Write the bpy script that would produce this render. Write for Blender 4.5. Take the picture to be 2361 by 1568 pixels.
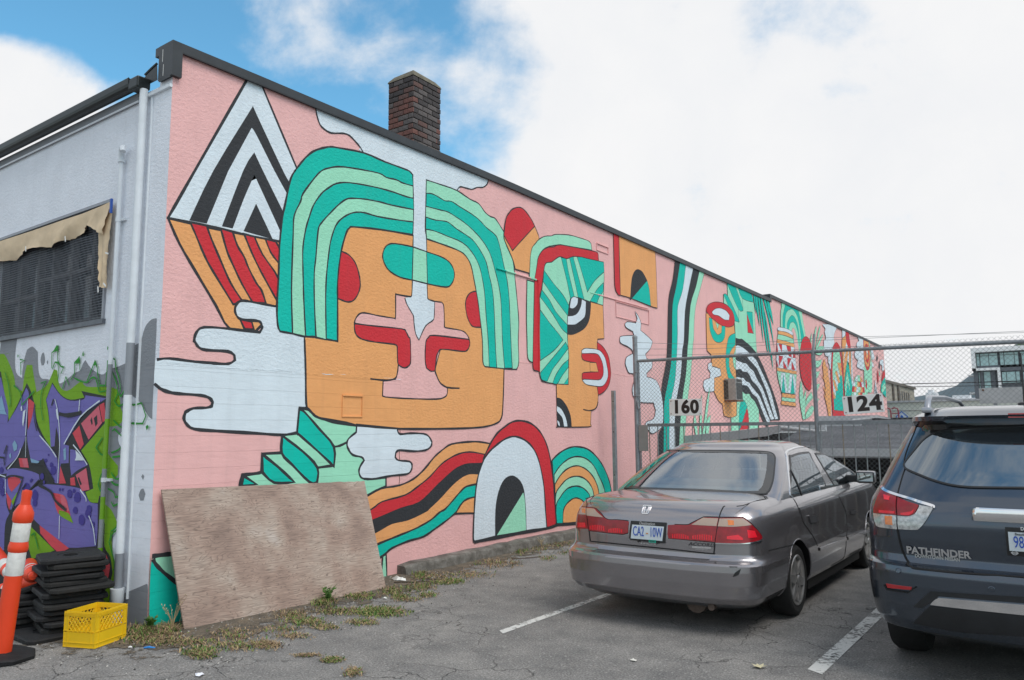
import bpy, bmesh, math, random
import numpy as np
from mathutils import Vector, Matrix, geometry as mgeo
R_ = math.radians
scene = bpy.context.scene
for o in list(bpy.data.objects): bpy.data.objects.remove(o)
COL = scene.collection
# ------------------------------------------------------------------ camera
cam_d = bpy.data.cameras.new('camera'); cam = bpy.data.objects.new('camera', cam_d); COL.objects.link(cam)
cam_d.sensor_width = 36.0; cam_d.lens = 1779.34/2361*36; cam_d.clip_start = 0.05; cam_d.clip_end = 9000
YAW, PIT, ROLL = 0.6240619, 0.119387, -0.0069038
fw = Vector((-math.sin(YAW)*math.cos(PIT), math.cos(YAW)*math.cos(PIT), math.sin(PIT)))
rt = Vector((math.cos(YAW), math.sin(YAW), 0)); up = rt.cross(fw)
r2 = rt*math.cos(ROLL)+up*math.sin(ROLL); u2 = -rt*math.sin(ROLL)+up*math.cos(ROLL)
m4 = Matrix((r2, u2, -fw)).transposed().to_4x4(); m4.translation = Vector((6.399, -3.631, 1.6)); cam.matrix_world = m4
scene.camera = cam
scene.render.resolution_x = 1024; scene.render.resolution_y = 680
# ------------------------------------------------------------------ sky
SUN_EL, SUN_AZ = R_(55), R_(98)        # azimuth measured from +Y towards +X
world = bpy.data.worlds.new('World'); scene.world = world; world.use_nodes = True
nt = world.node_tree; nt.nodes.clear(); N = nt.nodes.new; L = nt.links.new
def vmath(op, a, b=None):
    n = N('ShaderNodeVectorMath'); n.operation = op
    for i, v in enumerate((a, b)):
        if v is None: continue
        if isinstance(v, bpy.types.NodeSocket): L(v, n.inputs[i])
        else: n.inputs[i].default_value = v
    return n
def fmath(op, a, b=None, c=None, clamp=False):
    n = N('ShaderNodeMath'); n.operation = op; n.use_clamp = clamp
    for i, v in enumerate((a, b, c)):
        if v is None: continue
        if isinstance(v, bpy.types.NodeSocket): L(v, n.inputs[i])
        else: n.inputs[i].default_value = v
    return n.outputs[0]
sky = N('ShaderNodeTexSky'); sky.sky_type = 'NISHITA'; sky.sun_disc = False
sky.sun_elevation = SUN_EL; sky.sun_rotation = SUN_AZ; sky.air_density = 1.0; sky.dust_density = 0.6; sky.ozone_density = 1.2
tc = N('ShaderNodeTexCoord'); dirv = vmath('NORMALIZE', tc.outputs['Generated']).outputs[0]
sep = N('ShaderNodeSeparateXYZ'); L(dirv, sep.inputs[0])
# where the cloud banks and the blue gaps lie: direction, outer and inner angle, amount
SKYMAP = [((-.745, .50, .44), 22, 6, -.25), ((-.883, .325, .315), 7.6, 2.5, .34), ((-.665, .575, .468), 8, .5, .15), ((-.60, .66, .43), 6, .5, .09), ((-.1, .95, .3), 38, 20, .13)]
# clouds on a flat layer above: direction / height
den = fmath('ADD', fmath('MAXIMUM', sep.outputs[2], 0.0), 0.22)
comb = N('ShaderNodeCombineXYZ'); L(fmath('DIVIDE', sep.outputs[0], den), comb.inputs[0]); L(fmath('DIVIDE', sep.outputs[1], den), comb.inputs[1])
def noise(vec, scale, detail=6, rough=.55, dist=0.0, off=(0, 0, 0)):
    n = N('ShaderNodeTexNoise'); n.inputs['Scale'].default_value = scale; n.inputs['Detail'].default_value = detail
    n.inputs['Roughness'].default_value = rough; n.inputs['Distortion'].default_value = dist
    L(vmath('ADD', vec, off).outputs[0], n.inputs['Vector']); return n.outputs[0]
n1 = noise(comb.outputs[0], 2.3, 9, .56, .25, (3.1, 1.7, 0)); n2 = noise(dirv, 7.0, 8, .6, .2, (9.1, 4.2, 2.0))
def lobe(d, k0, k1):                     # smooth bump around a direction of the sky
    dv = Vector(d).normalized(); dp = vmath('DOT_PRODUCT', dirv, tuple(dv)).outputs['Value']
    mr = N('ShaderNodeMapRange'); mr.interpolation_type = 'SMOOTHSTEP'; L(dp, mr.inputs[0])
    mr.inputs[1].default_value = math.cos(R_(k0)); mr.inputs[2].default_value = math.cos(R_(k1)); return mr.outputs[0]
base = fmath('ADD', fmath('MULTIPLY', n1, .58), fmath('MULTIPLY', n2, .42))
cov = fmath('ADD', base, .095)
for d, k0, k1, amp in SKYMAP: cov = fmath('ADD', cov, fmath('MULTIPLY', lobe(d, k0, k1), amp))
mr = N('ShaderNodeMapRange'); mr.interpolation_type = 'SMOOTHSTEP'; L(cov, mr.inputs[0]); mr.inputs[1].default_value = .44; mr.inputs[2].default_value = .66
tint = N('ShaderNodeMix'); tint.data_type = 'RGBA'; tint.blend_type = 'MULTIPLY'; tint.inputs[0].default_value = 1.0
L(sky.outputs[0], tint.inputs[6]); tint.inputs[7].default_value = (.86, 1.50, 1.50, 1)
mixc = N('ShaderNodeMix'); mixc.data_type = 'RGBA'; L(mr.outputs[0], mixc.inputs[0]); L(tint.outputs[2], mixc.inputs[6])
cl = N('ShaderNodeMix'); cl.data_type = 'RGBA'; L(n2, cl.inputs[0]); cl.inputs[6].default_value = (5.9, 6.05, 6.3, 1); cl.inputs[7].default_value = (6.9, 6.85, 6.8, 1)
L(cl.outputs[2], mixc.inputs[7])
bg = N('ShaderNodeBackground'); bg.inputs[1].default_value = 0.11; L(mixc.outputs[2], bg.inputs[0])
wo = N('ShaderNodeOutputWorld'); L(bg.outputs[0], wo.inputs[0])
# ------------------------------------------------------------------ sun (soft, behind thin cloud)
sd = bpy.data.lights.new('sun', 'SUN'); sd.energy = 1.5; sd.angle = R_(34); sd.color = (1, .94, .87)
sun = bpy.data.objects.new('sun', sd); COL.objects.link(sun)
sv = Vector((math.sin(SUN_AZ)*math.cos(SUN_EL), math.cos(SUN_AZ)*math.cos(SUN_EL), math.sin(SUN_EL)))
sun.rotation_euler = sv.to_track_quat('Z', 'Y').to_euler(); sun.location = sv*40
vs = scene.view_settings; vs.view_transform = 'Standard'; vs.look = 'None'; vs.exposure = 0.36; vs.gamma = 1; vs.use_curve_mapping = False
scene.render.engine = 'CYCLES'
# ------------------------------------------------------------------ helpers
def lin(r, g, b):
    f = lambda c: (c/255/12.92) if c/255 <= .04045 else ((c/255+.055)/1.055)**2.4
    return (f(r), f(g), f(b))
MATS = {}
def newmat(name):
    m = bpy.data.materials.new(name); m.use_nodes = True; t = m.node_tree
    return m, t, t.nodes['Principled BSDF'], t.nodes.new, t.links.new
def tex(t, kind, coord='Object', **kw):
    n = t.nodes.new(kind); c = t.nodes.new('ShaderNodeTexCoord'); t.links.new(c.outputs[coord], n.inputs['Vector'])
    for k, v in kw.items(): n.inputs[k].default_value = v
    return n
def ramp(t, sock, stops):
    r = t.nodes.new('ShaderNodeValToRGB'); t.links.new(sock, r.inputs[0]); e = r.color_ramp.elements
    while len(e) < len(stops): e.new(.5)
    for el, (p, c) in zip(e, stops):
        el.position = p; el.color = (c if isinstance(c, tuple) else (c, c, c))[:3]+(1,)
    return r.outputs[0]
def mixcol(t, fac, a, b, mode='MIX'):
    n = t.nodes.new('ShaderNodeMix'); n.data_type = 'RGBA'; n.blend_type = mode
    for s, v in ((n.inputs[0], fac), (n.inputs[6], a), (n.inputs[7], b)):
        if isinstance(v, bpy.types.NodeSocket): t.links.new(v, s)
        elif isinstance(v, (int, float)): s.default_value = v
        else: s.default_value = tuple(v)[:3]+(1,)
    return n.outputs[2]
def bump(t, b, height, strength, dist):
    n = t.nodes.new('ShaderNodeBump'); n.inputs['Strength'].default_value = strength; n.inputs['Distance'].default_value = dist
    t.links.new(height, n.inputs['Height']); t.links.new(n.outputs[0], b.inputs['Normal']); return n
def mat(name, col, rough=.6, metal=0.0, var=.06, vscale=9.0, bmp=0.0, bscale=60.0, bdist=.004, coat=0.0, spec=None, coord='Object'):
    if name in MATS: return MATS[name]
    m, t, b, N, L = newmat(name)
    n = tex(t, 'ShaderNodeTexNoise', coord, Scale=vscale, Detail=6.0, Roughness=.6)
    c = mixcol(t, ramp(t, n.outputs[0], [(.3, 0.0), (.7, 1.0)]), tuple(x*(1-var) for x in col), tuple(min(1, x*(1+var)) for x in col))
    L(c, b.inputs['Base Color']); b.inputs['Roughness'].default_value = rough; b.inputs['Metallic'].default_value = metal
    if coat: b.inputs['Coat Weight'].default_value = coat; b.inputs['Coat Roughness'].default_value = .04
    if spec is not None: b.inputs['Specular IOR Level'].default_value = spec
    if bmp:
        n2 = tex(t, 'ShaderNodeTexNoise', coord, Scale=bscale, Detail=4.0)
        bump(t, b, n2.outputs[0], bmp, bdist)
    MATS[name] = m; return m
class MB:
    """collects shapes and links them as one mesh object"""
    def __init__(s): s.v = []; s.f = []; s.mi = []; s.m = 0
    def add(s, vs, fs):
        o = len(s.v); s.v += [tuple(p) for p in vs]; s.f += [tuple(i+o for i in f) for f in fs]; s.mi += [s.m]*len(fs); return s
    def box(s, a, b, M=None):
        x0, y0, z0 = a; x1, y1, z1 = b
        vs = [Vector(p) for p in ((x0,y0,z0),(x1,y0,z0),(x1,y1,z0),(x0,y1,z0),(x0,y0,z1),(x1,y0,z1),(x1,y1,z1),(x0,y1,z1))]
        if M: vs = [M @ p for p in vs]
        return s.add(vs, [(0,3,2,1),(4,5,6,7),(0,1,5,4),(1,2,6,5),(2,3,7,6),(3,0,4,7)])
    def rbox(s, a, b, r, M=None):           # box with chamfered edges
        bm = bmesh.new(); bmesh.ops.create_cube(bm, size=1)
        for v in bm.verts: v.co = Vector([(a[i]+b[i])/2+v.co[i]*(b[i]-a[i]) for i in range(3)])
        bmesh.ops.bevel(bm, geom=list(bm.edges), offset=r, segments=2, affect='EDGES', profile=.5)
        bm.verts.index_update(); vs = [(M @ v.co) if M else v.co.copy() for v in bm.verts]; fs = [[v.index for v in f.verts] for f in bm.faces]; bm.free()
        return s.add(vs, fs)
    def tube(s, pts, r, n=8, cap=True):
        pts = [Vector(p) for p in pts]; rs = r if isinstance(r, (list, tuple)) else [r]*len(pts)
        rings = []; nrm = None
        for i, p in enumerate(pts):
            d = (pts[min(i+1, len(pts)-1)]-pts[max(i-1, 0)]).normalized()
            if nrm is None: nrm = d.orthogonal().normalized()
            else: nrm = (nrm-d*nrm.dot(d)).normalized()
            b = d.cross(nrm)
            rings.append([p+(nrm*math.cos(2*math.pi*k/n)+b*math.sin(2*math.pi*k/n))*rs[i] for k in range(n)])
        vs = [q for rg in rings for q in rg]; fs = []
        for i in range(len(pts)-1):
            for k in range(n): fs.append((i*n+k, i*n+(k+1) % n, (i+1)*n+(k+1) % n, (i+1)*n+k))
        if cap: fs.append(tuple(range(n-1, -1, -1))); fs.append(tuple((len(pts)-1)*n+k for k in range(n)))
        return s.add(vs, fs)
    def lathe(s, prof, n=24, M=None):       # prof: (r, z) pairs about local z
        vs = []; fs = []
        for r, z in prof:
            for k in range(n):
                p = Vector((r*math.cos(2*math.pi*k/n), r*math.sin(2*math.pi*k/n), z)); vs.append(M @ p if M else p)
        for i in range(len(prof)-1):
            for k in range(n): fs.append((i*n+k, i*n+(k+1) % n, (i+1)*n+(k+1) % n, (i+1)*n+k))
        return s.add(vs, fs)
    def prism(s, poly, fn, t0, t1):         # poly in 2-D, fn(u, v, t) -> point; extruded between t0 and t1
        n = len(poly); tr = tess(poly)
        vs = [fn(u, v, t0) for u, v in poly]+[fn(u, v, t1) for u, v in poly]
        fs = [tuple(reversed(f)) for f in tr]+[tuple(i+n for i in f) for f in tr]
        fs += [(i, (i+1) % n, (i+1) % n+n, i+n) for i in range(n)]
        return s.add(vs, fs)
    def build(s, name, mats, parent=None, smooth=False, loc=None, fix=True):
        me = bpy.data.meshes.new(name); me.from_pydata([tuple(p) for p in s.v], [], s.f)
        mats = mats if isinstance(mats, (list, tuple)) else [mats]
        for m in mats: me.materials.append(m)
        me.polygons.foreach_set('material_index', s.mi)
        if fix:
            bm = bmesh.new(); bm.from_mesh(me); bmesh.ops.recalc_face_normals(bm, faces=bm.faces); bm.to_mesh(me); bm.free()
        if smooth:
            me.polygons.foreach_set('use_smooth', [True]*len(me.polygons)); 
            if smooth is not True: me.set_sharp_from_angle(angle=R_(smooth))
        o = bpy.data.objects.new(name, me); COL.objects.link(o)
        if loc: o.location = loc
        if parent: o.parent = parent
        return o
def tess(poly):
    return [tuple(f) for f in mgeo.tessellate_polygon([[Vector((u, v, 0)) for u, v in poly]])]
def empty(name, loc=(0, 0, 0), rz=0.0):
    o = bpy.data.objects.new(name, None); o.empty_display_size = .2; COL.objects.link(o); o.location = loc; o.rotation_euler = (0, 0, rz); return o
def tag(o, label=None, cat=None, group=None, kind=None):
    for k, v in (('label', label), ('category', cat), ('group', group), ('kind', kind)):
        if v: o[k] = v
    return o
def dup(o, parent=None):
    c = o.copy(); COL.objects.link(c)
    if parent: c.parent = parent
    for ch in o.children: dup(ch, c)
    return c
def smooth_line(pts, closed, n=3, corner=50):
    """Catmull-Rom through traced points, leaving real corners sharp"""
    P = [Vector(p) for p in pts]; m = len(P); out = []
    def sharp(i):
        if not closed and i in (0, m-1): return True
        a = P[i]-P[i-1]; b = P[(i+1) % m]-P[i]
        if a.length < 1e-6 or b.length < 1e-6: return True
        return a.angle(b) > R_(corner)
    sh = [sharp(i) for i in range(m)]
    for i in range(m if closed else m-1):
        j = (i+1) % m; p1, p2 = P[i], P[j]
        p0 = P[i-1] if not sh[i] else p1; p3 = P[(j+1) % m] if not sh[j] else p2
        if sh[i] and sh[j]: out.append(p1); continue
        for k in range(n):
            t = k/n
            out.append(.5*((2*p1)+(p2-p0)*t+(2*p0-5*p1+4*p2-p3)*t*t+(3*p1-p0-3*p2+p3)*t**3))
    if not closed: out.append(P[-1])
    return [(v.x, v.y) for v in out]
def stroke(pts, w, closed, rnd):
    P = [Vector(p) for p in pts]; m = len(P); A = []; B = []
    for i in range(m):
        a = P[i-1] if (closed or i > 0) else P[i]; c = P[(i+1) % m] if (closed or i < m-1) else P[i]
        d1 = (P[i]-a); d2 = (c-P[i])
        d1 = d1.normalized() if d1.length > 1e-7 else d2.normalized(); d2 = d2.normalized() if d2.length > 1e-7 else d1
        t = (d1+d2); t = t.normalized() if t.length > 1e-4 else d1
        nn = Vector((-t.y, t.x)); k = min(1.7, 1/max(.4, nn.dot(Vector((-d1.y, d1.x)))))
        ww = w*.5*k*(1+.16*math.sin(i*1.7+rnd)+.1*math.sin(i*.53+2*rnd))
        A.append(P[i]+nn*ww); B.append(P[i]-nn*ww)
    n = m if closed else m-1
    return [(v.x, v.y) for v in A+B], [(i, (i+1) % m, (i+1) % m+m, i+m) for i in range(n)]
MURAL=[('F','pyramid','W',0.026,[(0.776,5.111),(0.26,4.031),(0.019,3.522),(0.506,3.537),(1.385,3.554),(1.796,3.755),(1.401,4.383),(0.943,5.117)]),
('F','pyramid','K',0,[(0.855,4.863),(0.448,4.084),(0.223,3.544),(0.398,3.552),(0.593,4.09),(0.609,4.129),(0.845,4.628),(0.899,4.578),(1.125,4.273),(1.286,4.075),(1.371,3.966),(1.454,4.009),(1.316,4.198),(1.231,4.303),(0.891,4.796)]),
('F','pyramid','K',0,[(0.886,4.388),(0.77,4.174),(0.557,3.561),(0.674,3.565),(0.787,3.891),(0.895,4.159),(0.917,4.125),(1.22,3.659),(1.248,3.583),(1.351,3.731),(1.253,3.866),(0.989,4.235)]),
('F','pyramid','K',0,[(0.926,3.873),(0.794,3.564),(1.137,3.552)]),
('F','pyramid','O',0.026,[(0.02,3.519),(0.564,3.524),(1.217,3.546),(1.259,3.247),(1.2,2.871),(0.938,2.57),(0.679,2.598),(0.527,2.797),(0.303,3.089),(0.138,3.31)]),
('F','pyramid','R',0.022,[(0.235,3.527),(0.288,3.431),(0.395,3.237),(0.479,3.119),(0.71,2.831),(0.816,2.871),(0.679,3.026),(0.566,3.216),(0.455,3.414),(0.399,3.532)]),
('F','pyramid','R',0.022,[(0.546,3.538),(0.618,3.342),(0.682,3.227),(0.797,3.044),(0.926,2.876),(1.078,2.89),(1.022,3.013),(0.957,3.079),(0.863,3.215),(0.81,3.314),(0.734,3.406),(0.675,3.533)]),
('F','pyramid','R',0.022,[(0.802,3.538),(0.854,3.441),(0.949,3.284),(1.068,3.118),(1.205,2.94),(1.223,3.154),(1.021,3.374),(0.919,3.535)]),
('F','pyramid','R',0.022,[(1.047,3.539),(1.116,3.414),(1.217,3.321),(1.225,3.457),(1.171,3.536)]),
('F','pyramid','R',0.022,[(0.793,2.694),(0.921,2.688),(0.948,2.616),(0.845,2.605)]),
('F','cloud','W',0,[(1.208,2.874),(0.964,2.881),(0.816,2.882),(0.751,2.847),(0.73,2.781),(0.756,2.722),(0.811,2.699),(0.971,2.704),(1.021,2.694),(1.046,2.653),(1.025,2.608),(0.975,2.592),(0.679,2.593),(0.414,2.58),(0.34,2.523),(0.322,2.453),(0.333,2.435),(0.368,2.393),(0.445,2.373),(0.671,2.378),(0.742,2.347),(0.75,2.302),(0.698,2.267),(0.607,2.256),(0.342,2.257),(0.091,2.268),(-0.018,2.249),(-0.037,2.238),(-0.036,2.05),(0.024,1.999),(0.105,1.973),(0.198,1.963),(0.409,1.956),(0.498,1.934),(0.532,1.895),(0.523,1.86),(0.469,1.844),(0.34,1.836),(0.267,1.801),(0.254,1.748),(0.283,1.695),(0.359,1.652),(0.588,1.634),(1.013,1.611),(1.317,1.593),(1.505,1.608),(1.511,1.641),(1.524,1.861),(1.621,1.869),(1.59,2.199),(1.564,2.569),(1.555,2.873)]),
('L','cloud','K',0.026,[(1.221,2.874),(0.964,2.881),(0.816,2.882),(0.751,2.847),(0.73,2.781),(0.756,2.722),(0.811,2.699),(0.971,2.704),(1.021,2.694),(1.046,2.653),(1.025,2.608),(0.975,2.592),(0.679,2.593),(0.414,2.58),(0.34,2.523),(0.322,2.453),(0.333,2.435),(0.368,2.393),(0.445,2.373),(0.671,2.378),(0.742,2.347),(0.75,2.302),(0.698,2.267),(0.607,2.256),(0.342,2.257),(0.091,2.268),(-0.023,2.249)]),
('L','cloud','K',0.028,[(-0.036,2.041),(0.024,1.999),(0.105,1.973),(0.198,1.963),(0.409,1.956),(0.498,1.934),(0.532,1.895),(0.523,1.86),(0.469,1.844),(0.34,1.836),(0.267,1.801),(0.254,1.748),(0.283,1.695),(0.359,1.652),(0.588,1.634),(1.013,1.611),(1.317,1.593),(1.505,1.608)]),
('F','sky cloud','W',0,[(1.621,5.176),(1.655,5.04),(1.703,4.945),(1.78,4.909),(1.872,4.904),(2.029,4.952),(2.125,4.957),(2.225,4.911),(2.293,4.868),(2.344,4.812),(3.163,4.715),(3.421,4.78),(4.019,4.799),(4.087,4.868),(4.201,4.883),(4.341,4.899),(4.46,4.958),(4.582,4.989),(4.681,5.062),(4.719,5.227),(2.889,5.2)]),
('L','sky cloud','K',0.02,[(1.63,5.142),(1.655,5.04),(1.703,4.945),(1.78,4.909),(1.872,4.904),(2.029,4.952),(2.125,4.957),(2.225,4.911),(2.293,4.868),(2.344,4.812)]),
('L','sky cloud','K',0.018,[(4.019,4.799),(4.087,4.868),(4.201,4.883),(4.341,4.899),(4.46,4.958),(4.582,4.989),(4.681,5.062),(4.711,5.154)]),
('F','face','O',0.02,[(1.926,2.92),(2.016,3.595),(2.135,3.903),(3.19,4.077),(4.133,4.04),(4.481,3.685),(4.598,2.953),(5.058,3.0),(5.053,2.482),(5.023,1.981),(4.984,1.8),(4.883,1.733),(4.664,1.688),(4.36,1.666),(3.711,1.654),(2.998,1.654),(2.595,1.67),(2.315,1.688),(2.034,1.712),(1.81,1.76),(1.708,1.798),(1.636,1.853),(1.605,1.919),(1.59,2.199),(1.564,2.569),(1.562,2.646)]),
('F','face','R',0.018,[(2.039,3.6),(2.143,3.582),(2.241,3.513),(2.301,3.399),(2.328,3.267),(2.298,3.163),(2.235,3.08),(2.156,3.048),(2.077,3.053),(1.983,3.07),(1.977,3.286),(1.996,3.446)]),
('F','face','R',0.018,[(4.469,3.511),(4.316,3.467),(4.225,3.38),(4.202,3.275),(4.236,3.134),(4.305,3.04),(4.385,3.008),(4.55,3.023),(4.504,3.315)]),
('F','face','P',0.018,[(2.892,3.242),(2.896,2.975),(2.878,2.95),(2.622,2.949),(2.401,2.956),(2.319,2.932),(2.264,2.87),(2.249,2.813),(2.574,2.749),(2.928,2.655),(2.95,2.399),(2.916,2.25),(2.881,2.229),(2.705,2.201),(2.699,2.045),(2.743,2.018),(3.121,2.011),(3.627,2.02),(3.792,2.053),(3.838,2.103),(3.838,2.175),(3.708,2.22),(3.635,2.309),(3.604,2.389),(3.705,2.656),(4.27,2.718),(4.282,2.823),(4.225,2.894),(4.112,2.933),(3.808,2.936),(3.777,2.954),(3.765,3.204),(3.722,3.255),(3.587,3.248),(3.496,3.252),(3.171,3.248)]),
('F','face','R',0.018,[(2.249,2.819),(2.488,2.821),(2.999,2.837),(3.073,2.812),(3.121,2.751),(3.15,2.717),(3.162,2.469),(3.126,2.401),(3.051,2.373),(2.968,2.397),(2.94,2.44),(2.929,2.619),(2.874,2.64),(2.576,2.639),(2.408,2.648),(2.309,2.673),(2.259,2.729)]),
('F','face','R',0.018,[(3.44,2.744),(3.48,2.779),(3.581,2.816),(4.27,2.83),(4.293,2.795),(4.281,2.736),(4.236,2.682),(4.135,2.659),(3.747,2.655),(3.664,2.614),(3.624,2.529),(3.604,2.371),(3.524,2.362),(3.444,2.395),(3.419,2.487),(3.421,2.662)]),
('L','face','K',0.02,[(2.504,2.215),(2.757,2.21),(2.898,2.239),(2.934,2.298),(2.95,2.396)]),
('L','face','K',0.02,[(3.604,2.371),(3.635,2.312),(3.708,2.22),(3.833,2.174),(4.081,2.175)]),
('F','hair','T',0.022,[(1.401,4.36),(1.51,4.509),(1.623,4.621),(1.755,4.698),(1.861,4.742),(1.97,4.763),(2.344,4.818),(2.675,4.81),(3.065,4.815),(3.123,4.804),(3.168,4.781),(3.183,4.64),(3.196,4.366),(3.189,4.172),(3.181,4.02),(2.637,3.972),(2.215,3.914),(2.151,3.888),(2.105,3.822),(2.046,3.638),(2.012,3.449),(1.994,3.228),(1.999,3.048),(2.011,2.597),(1.845,2.605),(1.712,2.615),(1.57,2.607),(1.417,2.62),(1.256,2.628),(1.225,2.689),(1.208,2.874),(1.217,3.164),(1.219,3.501),(1.242,3.789),(1.276,3.969),(1.329,4.225),(1.388,4.341)]),
('F','hair','M',0.018,[(1.41,2.62),(1.381,3.077),(1.383,3.648),(1.39,3.857),(1.468,4.027),(1.494,4.116),(1.647,4.334),(1.733,4.431),(1.822,4.486),(1.975,4.548),(2.199,4.592),(2.59,4.643),(2.715,4.624),(2.879,4.641),(2.991,4.63),(3.179,4.641),(3.181,4.484),(3.05,4.475),(2.808,4.475),(2.506,4.456),(2.139,4.407),(1.949,4.348),(1.828,4.261),(1.74,4.178),(1.641,4.033),(1.587,3.89),(1.542,3.739),(1.512,3.535),(1.519,3.328),(1.533,3.1),(1.546,2.929),(1.577,2.608)]),
('F','hair','M',0.018,[(1.713,2.61),(1.679,3.005),(1.67,3.295),(1.687,3.474),(1.708,3.763),(1.749,3.855),(1.866,3.99),(1.987,4.117),(2.095,4.205),(2.208,4.243),(2.373,4.274),(2.614,4.3),(2.811,4.308),(3.187,4.343),(3.189,4.186),(2.961,4.156),(2.582,4.117),(2.376,4.114),(2.244,4.09),(2.131,4.039),(2.022,3.958),(1.947,3.862),(1.889,3.704),(1.863,3.554),(1.834,3.263),(1.834,2.979),(1.852,2.6)]),
('F','hair','M',0.018,[(3.417,4.783),(3.691,4.794),(4.019,4.799),(4.294,4.748),(4.484,4.733),(4.629,4.644),(4.753,4.61),(4.854,4.61),(4.956,4.545),(5.072,4.451),(5.163,4.366),(5.27,4.147),(5.309,3.977),(5.334,3.821),(5.384,3.509),(5.421,3.195),(5.403,2.927),(5.413,2.614),(5.371,2.517),(5.331,2.499),(5.066,2.49),(4.62,2.491),(4.572,2.555),(4.562,2.849),(4.503,3.196),(4.456,3.413),(4.386,3.64),(4.317,3.837),(4.201,3.95),(4.043,3.993),(3.696,4.013),(3.428,4.022),(3.405,4.346)]),
('F','hair','T',0.014,[(3.419,4.609),(3.525,4.629),(3.65,4.618),(3.778,4.599),(3.909,4.623),(4.065,4.594),(4.341,4.547),(4.507,4.501),(4.653,4.433),(4.852,4.374),(4.928,4.303),(5.004,4.129),(5.067,3.952),(5.131,3.789),(5.181,3.544),(5.204,3.249),(5.222,2.91),(5.251,2.509),(5.066,2.495),(5.019,2.892),(5.008,3.149),(4.985,3.47),(4.924,3.694),(4.849,3.867),(4.775,4.024),(4.676,4.145),(4.506,4.264),(4.247,4.375),(3.976,4.441),(3.822,4.464),(3.694,4.455),(3.414,4.439)]),
('F','hair','T',0.014,[(3.415,4.299),(3.59,4.3),(3.801,4.329),(3.91,4.309),(4.02,4.274),(4.178,4.241),(4.364,4.19),(4.53,4.071),(4.651,3.941),(4.723,3.754),(4.797,3.551),(4.832,3.235),(4.849,2.876),(4.884,2.489),(4.712,2.49),(4.689,2.861),(4.647,3.183),(4.612,3.509),(4.553,3.727),(4.481,3.881),(4.34,4.02),(4.133,4.114),(3.824,4.139),(3.591,4.154),(3.411,4.144)]),
('F','forehead','W',0,[(3.176,4.763),(3.417,4.783),(3.405,4.346),(3.403,4.122),(3.428,4.002),(3.444,3.451),(3.455,3.267),(3.496,3.252),(3.587,3.244),(3.579,3.056),(3.549,2.998),(3.419,2.915),(3.303,2.731),(3.244,2.803),(3.214,2.92),(3.203,3.012),(3.164,3.06),(3.087,3.143),(3.049,3.218),(3.152,3.243),(3.171,3.288),(3.178,3.477),(3.183,3.857),(3.187,4.021),(3.196,4.366)]),
('L','forehead','K',0.015,[(3.417,4.783),(3.405,4.346),(3.403,4.122),(3.428,4.002),(3.444,3.451),(3.455,3.267),(3.496,3.252),(3.587,3.244),(3.579,3.056),(3.549,2.998),(3.419,2.915),(3.303,2.731),(3.244,2.803),(3.214,2.92),(3.203,3.012),(3.164,3.06),(3.087,3.143),(3.049,3.218)]),
('L','forehead','K',0.015,[(2.892,3.242),(3.049,3.238),(3.152,3.243),(3.171,3.288),(3.178,3.477),(3.183,3.857),(3.187,4.021)]),
('F','forehead','T',0.017,[(2.67,3.654),(2.694,3.75),(2.756,3.814),(2.873,3.85),(3.193,3.87),(3.43,3.856),(3.698,3.843),(3.868,3.802),(3.956,3.716),(3.967,3.617),(3.913,3.523),(3.806,3.464),(3.454,3.452),(3.169,3.456),(2.971,3.457),(2.806,3.496),(2.716,3.559)]),
('F','forehead','M',0.015,[(3.185,3.868),(3.43,3.856),(3.45,3.454),(3.173,3.456)]),
('F','stairs','M',0.03,[(1.524,1.864),(1.636,1.853),(1.708,1.798),(1.81,1.76),(2.307,1.687),(2.431,1.556),(2.441,1.103),(2.768,1.098),(2.77,1.001),(2.494,0.922),(2.414,0.846),(0.858,0.964),(0.851,1.135),(0.872,1.219),(1.028,1.227),(1.083,1.235),(1.088,1.412),(1.311,1.416),(1.318,1.588),(1.498,1.612),(1.511,1.625)]),
('F','stairs','T',0.028,[(1.518,1.85),(1.58,1.829),(1.784,1.652),(1.988,1.463),(1.993,1.257),(1.762,1.428),(1.498,1.612)]),
('F','stairs','T',0.028,[(1.319,1.582),(1.579,1.421),(1.77,1.254),(1.771,1.104),(1.672,1.11),(1.448,1.294),(1.318,1.411)]),
('F','stairs','T',0.028,[(1.089,1.406),(1.277,1.279),(1.48,1.12),(1.238,1.128),(1.095,1.235)]),
('F','stairs','T',0.028,[(0.882,1.214),(1.032,1.124),(0.872,1.118)]),
('L','stairs','K',0.026,[(1.988,1.463),(2.071,1.473),(2.177,1.511)]),
('L','stairs','K',0.026,[(1.767,1.251),(1.956,1.264),(1.993,1.257)]),
('F','cloud','W',0.024,[(2.307,1.699),(2.301,1.616),(2.192,1.546),(2.17,1.488),(2.195,1.429),(2.259,1.369),(2.387,1.342),(2.425,1.305),(2.373,1.248),(2.351,1.19),(2.376,1.13),(2.441,1.103),(2.606,1.095),(2.863,1.118),(3.115,1.125),(3.188,1.172),(3.197,1.229),(3.15,1.269),(2.967,1.288),(2.913,1.327),(2.921,1.376),(2.983,1.406),(3.223,1.388),(3.433,1.396),(3.531,1.44),(3.547,1.493),(3.491,1.559),(3.393,1.593),(3.164,1.6),(2.999,1.591),(2.953,1.62),(2.947,1.658)]),
('L','face','K',0.022,[(5.053,2.482),(5.023,1.981),(4.984,1.8),(4.883,1.733),(4.664,1.688),(4.36,1.666),(3.711,1.654),(2.998,1.654),(2.595,1.67),(2.315,1.688),(2.034,1.712),(1.81,1.76),(1.708,1.798),(1.636,1.853),(1.605,1.919),(1.59,2.199),(1.567,2.57)]),
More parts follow.
